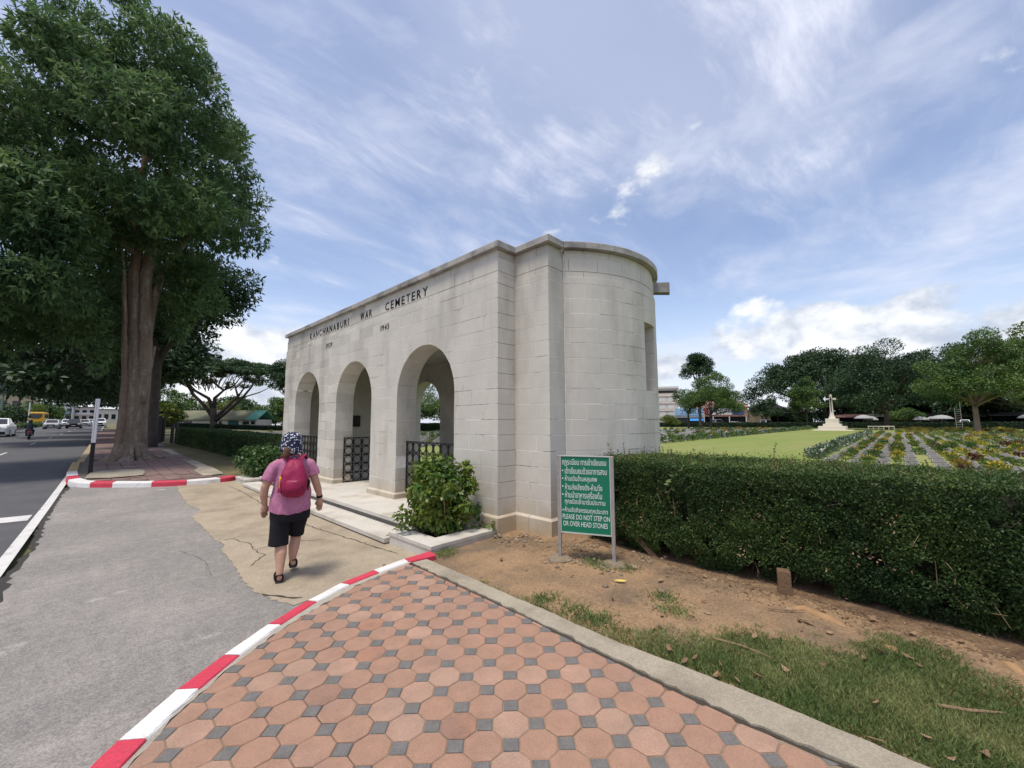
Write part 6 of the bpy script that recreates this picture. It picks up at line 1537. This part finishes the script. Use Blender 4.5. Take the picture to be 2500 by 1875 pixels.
# trees seen through the arch and round the green-roofed building
dometree('tree', (37, 62, 0), 13, 'green tree seen through the near arch', 'leaf_mid', 6, 3, 15300, 0.36, 114, .3, 3, 1.7, nl=34)
dometree('tree', (48, 64, 0), 11, 'second green tree seen through the near arch', 'leaf_lime', 6, 2, 13600, 0.36, 115, .3, 3, 1.7, nl=34)
dometree('tree', (21.6, 66, .2), 12.2, 'dark tree peeping out beside the left end of the gatehouse', 'leaf_dark', 3.6, 6.0, 10200, 0.36, 116, .3, 4, 1.4, nl=24)
dometree('rain_tree', (37.5, 178, 0), 12.5, 'distant dome-shaped tree above the green roof', 'leaf_rain', 8.5, 4, 6000, 0.9, 121, .5, 3, 2.4, nl=34)
for k, (x, y, H, R, lm, lb) in enumerate(((12, 128, 10.5, 5, 'leaf_mid', 'leafy tree left of the green-roofed building'), (17, 140, 9, 6, 'leaf_mid', 'leafy tree just behind the left gable of the green-roofed building'), (26, 140, 8.6, 6, 'leaf_lime', 'yellow-green tree behind the middle of the green roof'), (43, 150, 10.5, 7, 'leaf_mid', 'broad tree behind the mint green end of the roof'), (34, 112, 8.2, 3.4, 'leaf_mid', 'rounded tree at the right end of the green-roofed building'), (33, 96, 6.8, 2.6, 'leaf_mid', 'low bushy tree between the green-roofed building and the gatehouse'), (9.5, 100, 5.2, 2.2, 'leaf_lime', 'yellow-flowered tree behind the dark garden gate'))):
    dometree('tree', (x, y, drop(x, y)), H, lb, lm, R, 1.5, 5000, .55, 130+k, .25, 1.8, 1.5, nl=26)

# ================================================================== LEFT: gate, pole, traffic, town
gp = empty('garden_gate', (3.7, 37.9, drop(3.7, 37.9)+.1), -.35, 'dark garden gate with an arched top bar at the end of the hedge', 'gate')
for nm, b in (('post', (-.28, -.05, -.1, .1, 0, 1.9)), ('post', (.45, .62, -.08, .08, 0, 1.35)), ('post', (.70, .82, -.08, .08, 0, 1.5)), ('door_panel', (-.05, .12, -.03, .03, .12, 1.75))):
    mb = MB(); mb.bbox(*b, .015); mb.obj(nm, M['iron'], gp)
mb = MB(); mb.tube([(-1.0+2.1*k/10, 0, 1.95+.18*math.sin(PI*k/10)) for k in range(11)], .035, 6); mb.obj('arched_bar', M['iron'], gp)
for k in range(9):
    mb = MB(); mb.box(-.95+k*.08, -.935+k*.08, -.01, .01, .1, 1.1); mb.obj('bar', M['iron'], gp)
mb = MB(); mb.bbox(-.05, .05, -.05, .05, 0, 1.05, .01); tag(mb.obj('boundary_post', M['galv'], None, (4.55, 33.6, drop(4.5, 33.6)+.1)), 'pale concrete post standing against the left hedge', 'post')
pp = empty('marker_post', (.14, 18.93, drop(.1, 18.93)+.13), 0, 'leaning black and white marker post at the far kerb corner', 'post'); pp.rotation_euler = (0, .012, -.25)
mb = MB(); mb.bbox(-.045, .045, -.04, .04, -.1, .98, .008); mb.obj('black_base', M['rubber'], pp)
mb = MB(); mb.bbox(-.048, .048, -.043, .043, .98, 2.40, .008); mb.obj('white_shaft', M['postw'], pp)
mb = MB(); mb.box(-.012, -.004, -.046, -.042, 1.0, 2.38); mb.obj('seam', M['galv'], pp)
def car(name, label, loc, rz, L, Wd, H, paint, cabin=(.22, .98, .30, .86), hood=.62, cat='car', lamps=True):
    """front towards local -y"""
    t = empty(name, loc, rz, label, cat); w = Wd/2; hz = H*hood; g = .20
    mb = MB(); sec = lambda y, k, z0, z1: [(-w*k, y, z0+.06), (-w*k*.96, y, z0), (w*k*.96, y, z0), (w*k, y, z0+.06), (w*k, y, z1-.14), (w*k*.90, y, z1), (-w*k*.90, y, z1), (-w*k, y, z1-.14)]
    mb.rings([sec(-L*.5, .80, g+.10, hz*.80), sec(-L*.485, .92, g, hz*.90), sec(-L*.40, 1, g-.02, hz*.96), sec(-L*.24, 1, g-.02, hz), sec(L*.30, 1, g-.02, hz*1.02), sec(L*.46, .97, g, hz*1.0), sec(L*.5, .90, g+.1, hz*.92)]); mb.obj('body', paint, t)
    y0, y1, ya, yb = (-L*.5+L*c for c in cabin[:2]+cabin[2:]); ya, yb = -L*.5+L*cabin[2]+L*.08, -L*.5+L*cabin[3]
    a, b = w*.90, w*.72
    base = [(-a, y0, hz*.98), (a, y0, hz*.98), (a, y1, hz), (-a, y1, hz)]; top = [(-b, ya, H-.03), (b, ya, H-.03), (b, yb, H-.03), (-b, yb, H-.03)]
    mb = MB(); mb.rings([base, top, [(x*.9, ya+(y-ya)*.94+.05, H) for x, y, z in top]]); mb.obj('cabin', paint, t)
    bl = [Vector(p) for p in base]; tl = [Vector(p) for p in top]
    for i, nm in ((0, 'windscreen'), (1, 'side_window'), (2, 'rear_window'), (3, 'side_window')):
        j = (i+1) % 4; q = lambda u, v: (bl[i].lerp(bl[j], u)).lerp(tl[i].lerp(tl[j], u), v)
        nn = (bl[j]-bl[i]).cross(tl[i]-bl[i]).normalized()*.012
        if (nn.dot((bl[i]+bl[j])/2-Vector((0, (y0+y1)/2, hz)))) < 0: nn = -nn
        mb = MB(); P = [q(.07, .12), q(.93, .12), q(.93, .90), q(.07, .90)]; mb.rings([[p-nn for p in P], [p+nn for p in P]]); mb.obj(nm, M['glass'], t)
    for sx in (-1, 1):
        for y in (-L*.31, L*.31):
            R = Matrix.Translation((sx*(w-.10), y, .34)) @ Matrix.Rotation(PI/2, 4, 'Y')
            mb = MB(); mb.lathe([(.16, -.12), (.31, -.12), (.34, -.08), (.34, .08), (.31, .12), (.16, .12)], 16, 0, R); wh = mb.obj('wheel', M['rubber'], t)
            mb = MB(); mb.lathe([(.02, -.125), (.20, -.125), (.20, .125), (.02, .125)], 12, 0, R); mb.obj('rim', M['silvercar'], wh)
        mb = MB(); mb.bbox(sx*w*.72-.17, sx*w*.72+.17, -L*.5-.02, -L*.44, hz*.66, hz*.82, .02); mb.obj('headlight', M['chrome'], t)
        mb = MB(); mb.bbox(sx*w*.80-.10, sx*w*.80+.10, L*.47, L*.5+.02, hz*.66, hz*.90, .02); mb.obj('tail_light', M['redlamp'], t)
        mb = MB(); mb.bbox(sx*(w+.08)-.09, sx*(w+.08)+.09, y0+.25, y0+.33, hz*1.02, hz*1.02+.16, .02); mb.obj('mirror', paint, t)
    mb = MB(); mb.bbox(-w*.46, w*.46, -L*.5-.012, -L*.47, hz*.48, hz*.80, .02); mb.obj('grille', M['rubber'], t)
    mb = MB(); mb.bbox(-w*.80, w*.80, -L*.5-.025, -L*.46, g+.02, hz*.44, .03); mb.obj('bumper', M['rubber'] if lamps else paint, t)
    mb = MB(); mb.box(-.24, .24, -L*.5-.035, -L*.5-.026, hz*.42, hz*.42+.12); mb.obj('number_plate', M['postw'], t)
    return t
def Z(x, y): return drop(x, y)+.005
car('pickup_truck', 'white pickup truck coming toward the camera at the left edge', (-6.15, 64.5, Z(-6, 64)), -.03, 5.0, 1.9, 1.80, M['whitecar'], (.20, .66, .30, .60), .64, 'truck')
car('car', 'silver estate car coming toward the camera behind the motorbike', (-4.1, 101, Z(-4, 101)), -.03, 4.5, 1.8, 1.52, M['silvercar'])
car('car', 'dark car in the middle lane behind the silver estate', (-1.7, 104.5, Z(-1, 104)), -.03, 4.5, 1.85, 1.62, M['darkcar'])
car('car', 'white car partly behind the dark car, on its left', (-3.0, 123, Z(-3, 123)), -.03, 4.4, 1.75, 1.45, M['whitecar'])
car('car', 'grey car partly behind the dark car, on its right', (-.55, 125, Z(-.5, 125)), -.03, 4.4, 1.75, 1.45, M['silvercar'])
car('car', 'white car far up the road by the marker post', (.5, 141, Z(.5, 141)), -.03, 4.4, 1.75, 1.5, M['whitecar'])
car('pickup_truck', 'white pickup truck nearest the kerb up the road under the trees', (1.5, 111, Z(1.5, 111)), -.03, 5.0, 1.85, 1.75, M['whitecar'], (.20, .66, .30, .60), .64, 'truck')
# motorbike and rider, seen from behind
mk = empty('motorbike', (-3.47, 54.46, Z(-3.4, 54)), .02, 'dark motorbike ridden away along the road', 'motorbike')
for y in (-.62, .62):
    R = Matrix.Translation((0, y, .29)) @ Matrix.Rotation(PI/2, 4, 'Y'); mb = MB(); mb.lathe([(.20, -.05), (.27, -.05), (.29, 0), (.27, .05), (.20, .05)], 18, 0, R); wh = mb.obj('wheel', M['rubber'], mk)
    mb = MB(); mb.lathe([(.02, -.03), (.19, -.02), (.19, .02), (.02, .03)], 14, 0, R); mb.obj('rim', M['silvercar'], wh)
mb = MB(); mb.rings([[(-.05, -.7, .55), (.05, -.7, .55), (.04, -.7, .7), (-.04, -.7, .7)], [(-.13, -.3, .40), (.13, -.3, .40), (.12, -.3, .74), (-.12, -.3, .74)], [(-.15, .1, .28), (.15, .1, .28), (.08, .1, .5), (-.08, .1, .5)], [(-.14, .4, .3), (.14, .4, .3), (.12, .45, .9), (-.12, .45, .9)], [(-.05, .6, .5), (.05, .6, .5), (.06, .55, .98), (-.06, .55, .98)]]); mb.obj('body', mat('dark blue bike paint', (.03, .05, .10), .35), mk)
mb = MB(); mb.bbox(-.13, .13, -.65, .1, .74, .82, .03); mb.obj('saddle', M['rubber'], mk)
mb = MB(); mb.tube([(-.36, .42, 1.02), (-.15, .52, 1.0), (.15, .52, 1.0), (.36, .42, 1.02)], .02, 6); mb.obj('handlebar', M['iron'], mk)
mb = MB(); mb.bbox(-.09, .09, -.76, -.70, .58, .70, .01); mb.obj('tail_light', M['redlamp'], mk)
mb = MB(); mb.tube([(.17, .1, .3), (.19, -.5, .36), (.19, -.75, .40)], .04, 8); mb.obj('exhaust', M['galv'], mk)
rd = empty('person', (-3.47, 54.46, Z(-3.4, 54)), .02, 'motorbike rider in dark clothes and black helmet seen from behind', 'person')
b = MB(); b.rings([[(.0+rx*math.cos(t), y+ry*math.sin(t), z) for t in (2*PI*k/12 for k in range(12))] for z, rx, ry, y in ((.80, .19, .15, -.15), (.95, .18, .13, -.14), (1.15, .21, .13, -.10), (1.30, .22, .11, -.07), (1.36, .12, .08, -.05))])
b.tube([(0, -.05, 1.32), (0, -.03, 1.46)], [.06, .055], 10); b.ell((0, -.02, 1.52), (.085, .10, .12), 12, 9)
for s in (-1, 1):
    b.tube([(s*.19, -.07, 1.28), (s*.34, .08, 1.10), (s*.34, .38, 1.04)], [.065, .052, .04], 9); b.ell((s*.34, .41, 1.04), (.045, .06, .04), 8, 6)
    b.tube([(s*.10, -.12, .86), (s*.20, .26, .78), (s*.19, .12, .36)], [.095, .08, .05], 10); b.tube([(s*.19, .06, .32), (s*.19, .28, .31)], [.045, .035], 8)
link('body', fuse(b, .02, 'body', 3), mat('rider dark clothes', (.02, .028, .04), .9, .2, 8), rd)
mb = MB(); mb.ell((0, -.02, 1.56), (.135, .155, .14), 14, 10); mb.obj('helmet', M['darkcar'], rd, smooth=True)
bs = empty('bus', (-8.2, 146, Z(-8, 146)), -.03, 'yellow bus standing beyond the median hedge', 'bus')
mb = MB(); mb.bbox(-1.2, 1.2, -4.5, 4.5, .4, 3.0, .12); mb.obj('body', M['yellowbus'], bs)
mb = MB(); mb.rings([[(x, -4.51, z) for x, z in ((-.95, 2.6), (.95, 2.6), (.9, 1.9), (.5, 1.5), (-.5, 1.5), (-.9, 1.9))], [(x, -4.54, z) for x, z in ((-.95, 2.6), (.95, 2.6), (.9, 1.9), (.5, 1.5), (-.5, 1.5), (-.9, 1.9))]]); mb.obj('windscreen', M['glass'], bs)
for s in (-1, 1):
    mb = MB(); mb.bbox(s*1.2-.02, s*1.2+.02, -3.8, 4, 1.7, 2.6, .01); mb.obj('side_window', M['glass'], bs)
    for y in (-3, 3): 
        mb = MB(); mb.lathe([(.1, -.14), (.45, -.14), (.45, .14), (.1, .14)], 16, 0, Matrix.Translation((s*1.05, y, .45)) @ Matrix.Rotation(PI/2, 4, 'Y')); mb.obj('wheel', M['rubber'], bs)
# median: kerb, low hedge, small trees, poles
md = sheet('median', lambda y: [xline(y)-11.2, xline(y)-8.95], ROADY, .16, M['slab'])
sheet('median_kerb', lambda y: [xline(y)-8.95, xline(y)-8.9], ROADY, .10, M['slab'])
long_hedge('hedge', 'low strip of clipped shrubs on the road median', (-9.2, 60, 0), (-5.2, 190, 0), 1.1, .75, 6000, .28, 'leaf_mid', 9)
dometree('tree', (-7.6, 79.5, .7), 4.6, 'dense dark bush-like tree on the median behind the white pickup', 'leaf_dark', 1.9, .9, 3500, 0.32, 141, .12, .9, .9, nl=18)
dometree('tree', (-10.4, 150, 1.4), 6.5, 'loose green tree on the median beside the yellow bus', 'leaf_mid', 3.2, 1.5, 3000, 0.5, 142, .15, 1.5, 1.2, nl=18)
dometree('tree', (-8.0, 165, 1.6), 7, 'green tree on the median behind the yellow bus', 'leaf_mid', 3, 1.8, 2500, 0.5, 143, .15, 1.5, 1.2, nl=16)
dometree('tree', (-8.6, 72, .7), 7.0, 'leafy tree cut off by the left edge of the picture', 'leaf_mid', 1.6, 1.2, 2500, 0.35, 144, .14, 1.5, .9, nl=16)
def pole(name, lb, x, y, h, r, m, arms=False):
    t = empty(name, (x, y, drop(x, y)), 0, lb, 'pole'); mb = MB(); mb.tube([(0, 0, 0), (0, 0, h)], [r, r*.75], 8); mb.obj('shaft', m, t)
    if arms:
        for z in (h-.4, h-1.3):
            mb = MB(); mb.box(-1.1, 1.1, -.06, .06, z, z+.12); mb.obj('cross_arm', M['darkbark'], t)
            for k in range(4):
                mb = MB(); mb.lathe([(.05, z+.12), (.07, z+.2), (.04, z+.32)], 8, M=Matrix.Translation((-.9+.6*k, 0, 0))); mb.obj('insulator', M['postw'], t)
pole('street_pole', 'pale green pole at the left edge behind the white pickup', -6.8, 72.0, 5.6, .14, M['greenpole'])
pole('street_pole', 'slim pale pole on the median near the yellow bus', -8.3, 125, 4.8, .11, M['postw'])
pole('utility_pole', 'dark utility pole with two cross arms before the white building', -11.0, 141.5, 9.0, .14, M['darkbark'], True)
pole('utility_pole', 'utility pole with cross arms far up the road', -4.2, 190, 9.0, .14, M['darkbark'], True)
pole('flag_pole', 'thin pale mast rising left of the rain tree', 10.6, 112, 9.6, .06, M['galv'])
pole('flag_pole', 'thin mast standing right behind the green-roofed building', 24.2, 126, 9.4, .08, M['galv'])
def block(name, label, x0, x1, y0, y1, z1, wall, rows_, cols_, side='y', roof=None, signs=()):
    """a plain town building with window rows on the face towards the camera (side 'y': its -y face, 'x': its -x face)"""
    cx, cy = (x0+x1)/2, (y0+y1)/2; zb = drop(cx, cy); t = empty(name, (cx, cy, zb), 0, label, 'building')
    a, b_ = (x1-x0)/2, (y1-y0)/2; mb = MB(); mb.box(-a, a, -b_, b_, -1, z1); mb.obj('wall', wall, t)
    mb = MB(); mb.box(-a-.25, a+.25, -b_-.25, b_+.25, z1, z1+.3); mb.obj('roof', roof or M['roofgrey'], t)
    w = 2*(a if side == 'y' else b_)
    for r in range(rows_):
        for c in range(cols_):
            u = -w/2+w*(c+.5)/cols_; z = 1.2+(z1-1.0)*r/rows_; hw_ = w/cols_*.30; hh_ = (z1-1)/rows_*.5
            mb = MB()
            if side == 'y': mb.box(u-hw_, u+hw_, -b_-.03, -b_+.02, z, z+hh_)
            else: mb.box(-a-.03, -a+.02, u-hw_, u+hw_, z, z+hh_)
            f = mb.obj('window', M['glass'], t)
            mb = MB()
            if side == 'y': mb.box(u-hw_-.1, u+hw_+.1, -b_-.12, -b_+.02, z-.12, z-.005)
            else: mb.box(-a-.12, -a+.02, u-hw_-.1, u+hw_+.1, z-.12, z-.005)
            mb.obj('sill', M['offwhite'], f)
    for (u0, u1, z0, zz1, m, nm) in signs:
        mb = MB()
        if side == 'y': mb.box(u0, u1, -b_-.25, -b_-.05, z0, zz1)
        else: mb.box(-a-.25, -a-.05, u0, u1, z0, zz1)
        mb.obj(nm, M[m], t)
    return t
block('building', 'tall white building at the far left above the pickup', -24, -12, 172, 190, 10.5, M['offwhite'], 3, 5)
block('building', 'tan building left of the road behind the median trees', -18, -9.5, 158, 170, 7.2, M['tan'], 2, 4)
block('building', 'row of pale shops at the far end of the road, left part', -12, -4, 212, 225, 6.0, M['offwhite'], 2, 4, 'y', None, ((-3, 0, 3.0, 3.9, 'redboard', 'shop_sign'), (.5, 3.6, 3.0, 3.8, 'bluesign', 'shop_sign')))
block('building', 'pale pink shops at the far end of the road, middle part', -4, 1.5, 215, 228, 5.4, M['peach'], 2, 3, 'y', None, ((-2, 2, 2.8, 3.5, 'signwhite', 'shop_sign'),))
block('building', 'cream shops closing the far end of the road, right part', 1.5, 9, 208, 222, 4.6, M['cream'], 1, 4)
block('building', 'white block far behind the left median trees', -40, -24, 140, 160, 9, M['offwhite'], 3, 5)
# green-roofed building
gr = empty('long_building', (22.0, 114.5, drop(22, 114)), math.atan2(-.72, .69), 'long low building with a faded green roof and mint green end bay', 'building')
L2 = 9.4
def gb(nm, m, *b):
    mb = MB(); mb.box(*b); return mb.obj(nm, m, gr)
gb('wall', M['cream'], -L2, L2, -3, 3, -.5, 1.95)
def gable(nm, m, x0, x1, e=.5):
    mb = MB(); mb.rings([[(x0, -3-e, 1.85), (x0, -3-e, 1.98), (x0, 0, 4.15), (x0, 3+e, 1.98), (x0, 3+e, 1.85), (x0, 0, 4.0)], [(x1, -3-e, 1.85), (x1, -3-e, 1.98), (x1, 0, 4.15), (x1, 3+e, 1.98), (x1, 3+e, 1.85), (x1, 0, 4.0)]]); mb.obj(nm, m, gr)
gable('roof', M['roofgreen'], -L2-.6, 7.2); gable('end_roof', M['roofmint'], 7.21, L2+.5)
mb = MB(); mb.rings([[(-L2+.01, -3, 1.9), (-L2+.01, 3, 1.9), (-L2+.01, 0, 3.98)], [(-L2-.04, -3, 1.9), (-L2-.04, 3, 1.9), (-L2-.04, 0, 3.98)]]); mb.obj('gable_wall', M['tan'], gr)
for x0, x1, z0, z1 in ((-9.0, -8.8, .8, 1.6), (-8.5, -8.3, .8, 1.6), (-7.0, -5.2, .5, 1.7), (-.9, .5, .5, 1.7), (.9, 1.6, .2, 1.7), (3.0, 5.4, .3, 1.75), (6.3, 7.8, .9, 1.6), (8.2, 9.1, .9, 1.6)):
    f = gb('window', M['glass'] if x1-x0 < 2.2 else mat('green shutter', (.03, .10, .085), .6), x0, x1, -3.04, -2.98, z0, z1)
    mb = MB(); mb.box(x0-.06, x1+.06, -3.07, -3.0, z0-.08, z0-.005); mb.obj('sill', M['tan'], f)
# right background: shops beyond the far hedge
def rbld(name, label, cx, cy, w, d, h, wall, face=math.atan2(-.69, .72)-PI/2, roof=None, rz=None):
    """front face towards the camera; local x runs right as seen"""
    a = math.atan2(cy, cx); rz = a-PI/2
    t = empty(name, (cx, cy, 0), rz, label, 'building'); mb = MB(); mb.box(-w/2, w/2, 0, d, -.3, h); mb.obj('wall', wall, t)
    if roof == 'hip' or roof is None: pass
    return t
def rpart(t, nm, m, *b):
    mb = MB(); mb.box(*b); return mb.obj(nm, m, t)
def hip(t, w, d, z0, z1, m, e=.6, ridge=.5):
    mb = MB(); mb.rings([[(-w/2-e, -e, z0), (w/2+e, -e, z0), (w/2+e, d+e, z0), (-w/2-e, d+e, z0)], [(-w*ridge/2, d/2-.1, z1), (w*ridge/2, d/2-.1, z1), (w*ridge/2, d/2+.1, z1), (-w*ridge/2, d/2+.1, z1)]]); mb.obj('roof', m, t)
t = rbld('building', 'tall pale pink building behind the curved end of the gatehouse', 141, 62, 13, 10, 13.5, M['peach'])
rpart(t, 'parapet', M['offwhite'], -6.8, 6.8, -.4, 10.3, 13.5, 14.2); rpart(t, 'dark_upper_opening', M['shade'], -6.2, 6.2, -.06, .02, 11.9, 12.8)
for k in range(4): rpart(t, 'floor_band', M['peach'], -6.6, 6.6, -.22, -.02, 2.9+2.6*k, 3.1+2.6*k)
for k in range(12): rpart(t, 'window', M['offwhite'], -5.8+3*(k % 4), -3.8+3*(k % 4), -.05, .02, 3.6+2.6*(k//4), 5.2+2.6*(k//4))
t = rbld('building', 'shop under a pale blue board with a bright blue awning', 134, 49, 9, 7, 5.2, M['offwhite'])
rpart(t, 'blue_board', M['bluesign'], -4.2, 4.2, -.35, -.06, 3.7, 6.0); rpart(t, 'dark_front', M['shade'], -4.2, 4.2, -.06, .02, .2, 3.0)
me = text_mesh('ววรเม', 1.0, .01, 'CENTER'); fit(me, -2.6, 2.8, 4.1, 5.5); me.transform(Matrix(((1, 0, 0, 0), (0, 0, -1, -.37), (0, 1, 0, 0), (0, 0, 0, 1)))); link('board_lettering', me, M['navy'], t)
mb = MB(); mb.rings([[(x, -.1, 2.7), (x, -1.6, 2.0), (x, -1.6, 1.9), (x, -.1, 2.6)] for x in (.2, 4.0)]); mb.obj('blue_awning', mat('bright blue awning', (.05, .24, .55), .6), t)
t = rbld('building', 'shop with a brown-pink tiled roof and a white board of large Thai letters', 141, 41.5, 15, 10, 6.2, M['tan'])
hip(t, 15, 10, 6.2, 9.8, M['roofpink'], .8, .35)
mb = MB(); mb.rings([[(-2, -1.2, 7.2), (5, -1.2, 7.2), (5, 3, 7.2), (-2, 3, 7.2)], [(.5, 1, 9.4), (2.5, 1, 9.4), (2.5, 1.2, 9.4), (.5, 1.2, 9.4)]]); mb.obj('porch_roof', M['roofpink'], t)
rpart(t, 'white_board', M['signwhite'], -3.6, 3.4, -.4, -.08, 3.9, 6.0); rpart(t, 'blue_board', M['navy'], 3.5, 6.4, -.4, -.08, 3.9, 6.2); rpart(t, 'red_board', M['redboard'], -6.2, -3.8, -.4, -.08, 3.9, 5.8)
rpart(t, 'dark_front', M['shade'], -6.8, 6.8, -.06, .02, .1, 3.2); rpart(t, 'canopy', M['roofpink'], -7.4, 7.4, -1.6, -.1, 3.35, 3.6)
me = text_mesh('รสรนร', 1.0, .01, 'CENTER'); fit(me, -3.0, 2.4, 4.35, 5.55); me.transform(Matrix(((1, 0, 0, 0), (0, 0, -1, -.415), (0, 1, 0, 0), (0, 0, 0, 1)))); link('board_lettering', me, mat('dark lettering', (.05, .055, .07), .7), t)
for k in range(4): rpart(t, 'post', M['offwhite'], -7+4.6*k, -6.75+4.6*k, -1.6, -1.35, 0, 3.35)
t = rbld('house', 'cream house with a flat front wall between the shop and the grey roof', 144, 33, 9, 8, 5.2, M['tan'])
rpart(t, 'parapet', M['offwhite'], -4.7, 4.7, -.2, 8.2, 5.2, 5.5)
for k in range(6): rpart(t, 'vent_block', M['offwhite'], -3.6+.7*k+(.6 if k > 2 else 0), -3.2+.7*k+(.6 if k > 2 else 0), -.05, .02, 2.4, 2.8)
rpart(t, 'window', M['glass'], 1.9, 2.8, -.05, .02, 2.1, 3.6); rpart(t, 'low_wall', M['offwhite'], -4.5, 4.5, -1.6, -1.4, 0, 1.5)
t = rbld('house', 'white house under a grey pitched roof', 154, 31, 12, 9, 5.0, M['offwhite']); hip(t, 12, 9, 5.0, 8.0, M['roofgrey'], .8, .25)
rpart(t, 'window', M['glass'], -4, -2.5, -.05, .02, 1.5, 3.2); rpart(t, 'window', M['glass'], 1, 2.5, -.05, .02, 1.5, 3.2)
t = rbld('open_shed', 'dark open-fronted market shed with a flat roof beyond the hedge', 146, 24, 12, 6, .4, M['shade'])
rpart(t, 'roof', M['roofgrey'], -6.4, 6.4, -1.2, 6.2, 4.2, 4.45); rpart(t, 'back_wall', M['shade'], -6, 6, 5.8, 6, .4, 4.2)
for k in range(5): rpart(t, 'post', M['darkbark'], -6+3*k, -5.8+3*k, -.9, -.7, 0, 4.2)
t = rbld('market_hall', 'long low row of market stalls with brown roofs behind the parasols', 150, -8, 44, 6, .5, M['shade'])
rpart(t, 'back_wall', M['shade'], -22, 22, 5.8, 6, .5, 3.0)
for k in range(6):
    mb = MB(); z = 3.05+.12*(k % 3); mb.rings([[(-22+7.4*k, -1.0, z-.3), (-15+7.4*k, -1.0, z-.3), (-15+7.4*k, 5.5, z+.5), (-22+7.4*k, 5.5, z+.5)], [(-22+7.4*k, -1.0, z-.2), (-15+7.4*k, -1.0, z-.2), (-15+7.4*k, 5.5, z+.6), (-22+7.4*k, 5.5, z+.6)]]); mb.obj('stall_roof', M[('roofpink', 'galv', 'roofgrey')[k % 3]], t)
    rpart(t, 'post', M['darkbark'], -21.8+7.4*k, -21.6+7.4*k, -.8, -.6, 0, 2.8)
for k, (x, y, R, h) in enumerate(((136.5, 6.6, 1.9, 3.3), (138, 5.2, 1.5, 2.9), (138.5, -3.6, 1.5, 2.9), (139, -5.6, 1.2, 2.8), (137.5, -7.1, 2.1, 3.1), (137, -20.0, 1.9, 3.2))):
    lb = ('large pale market parasol nearest the memorial cross', 'small pale parasol half hidden behind the first one', 'pale parasol left of the white estate car, beside the green shrub', 'smallest pale parasol in the middle of the market', 'largest tilted pale parasol above the white car roof', 'pale parasol right of the forked tree trunk')[k]
    p = empty('parasol', (x, y, 0), 0, lb, 'parasol', 'market parasols beyond the far hedge'); mb = MB(); mb.rings([[(R*q*math.cos(2*PI*j/12), R*q*math.sin(2*PI*j/12), z) for j in range(12)] for q, z in ((1, h-1.0), (.97, h-.82), (.72, h-.42), (.4, h-.13), (.04, h))]); mb.obj('canopy', M['canvas'], p, smooth=True)
    mb = MB(); mb.tube([(0, 0, 0), (0, 0, h)], .04, 6); mb.obj('pole', M['galv'], p)
car('car', 'white estate car whose roof shows above the far hedge near the forked tree', (136.2, -10.6, .35), 1.5, 4.6, 1.8, 1.62, M['whitecar'])
car('car', 'silver car just visible above the far hedge right of the cross', (136.5, 11.5, .12), 1.5, 4.4, 1.8, 1.5, M['silvercar'])
car('van', 'white van with a roof box parked beyond the hedge before the open shed', (139.5, 28.6, .3), 1.4, 4.8, 1.8, 1.9, M['whitecar'], (.12, .98, .16, .95), .55, 'van')
car('car', 'white car parked before the cream house', (139.5, 37.0, .15), 1.4, 4.4, 1.8, 1.5, M['whitecar'])
car('minibus', 'grey minibus parked under the large Thai letters', (138.5, 42.0, .3), 1.4, 5.2, 1.9, 2.1, M['silvercar'], (.08, .98, .12, .96), .55, 'minibus')
car('car', 'white car parked at the left end of the shop fronts', (138.0, 47.5, .2), 1.4, 4.4, 1.8, 1.6, M['whitecar'])
ld = empty('ladder', (126, -9.0, 0), .2, 'tall grey ladder standing up into the tree left of the forked trunk', 'ladder')
for s in (-.45, .45):
    mb = MB(); mb.tube([(0, s, 0), (.3, s*.9, 4.4 if s > 0 else 6.8)], .045, 6); mb.obj('rail', M['galv'], ld)
for k in range(9):
    mb = MB(); mb.tube([(.03*k, -.44, .5+k*.45), (.03*k, .44, .5+k*.45)], .03, 5); mb.obj('rung', M['galv'], ld)
gf = empty('goal_frame', (136, -25.5, 0), 0, 'pale rectangular frame beyond the hedge at the far right', 'frame')
for b in ((-.08, .08, -2, -1.84, 0, 2.5), (-.08, .08, 1.84, 2, 0, 2.5), (-.08, .08, -2, 2, 2.5, 2.66)):
    mb = MB(); mb.box(*b); mb.obj('bar', M['postw'], gf)
dg_ = bpy.context.view_layer.update()
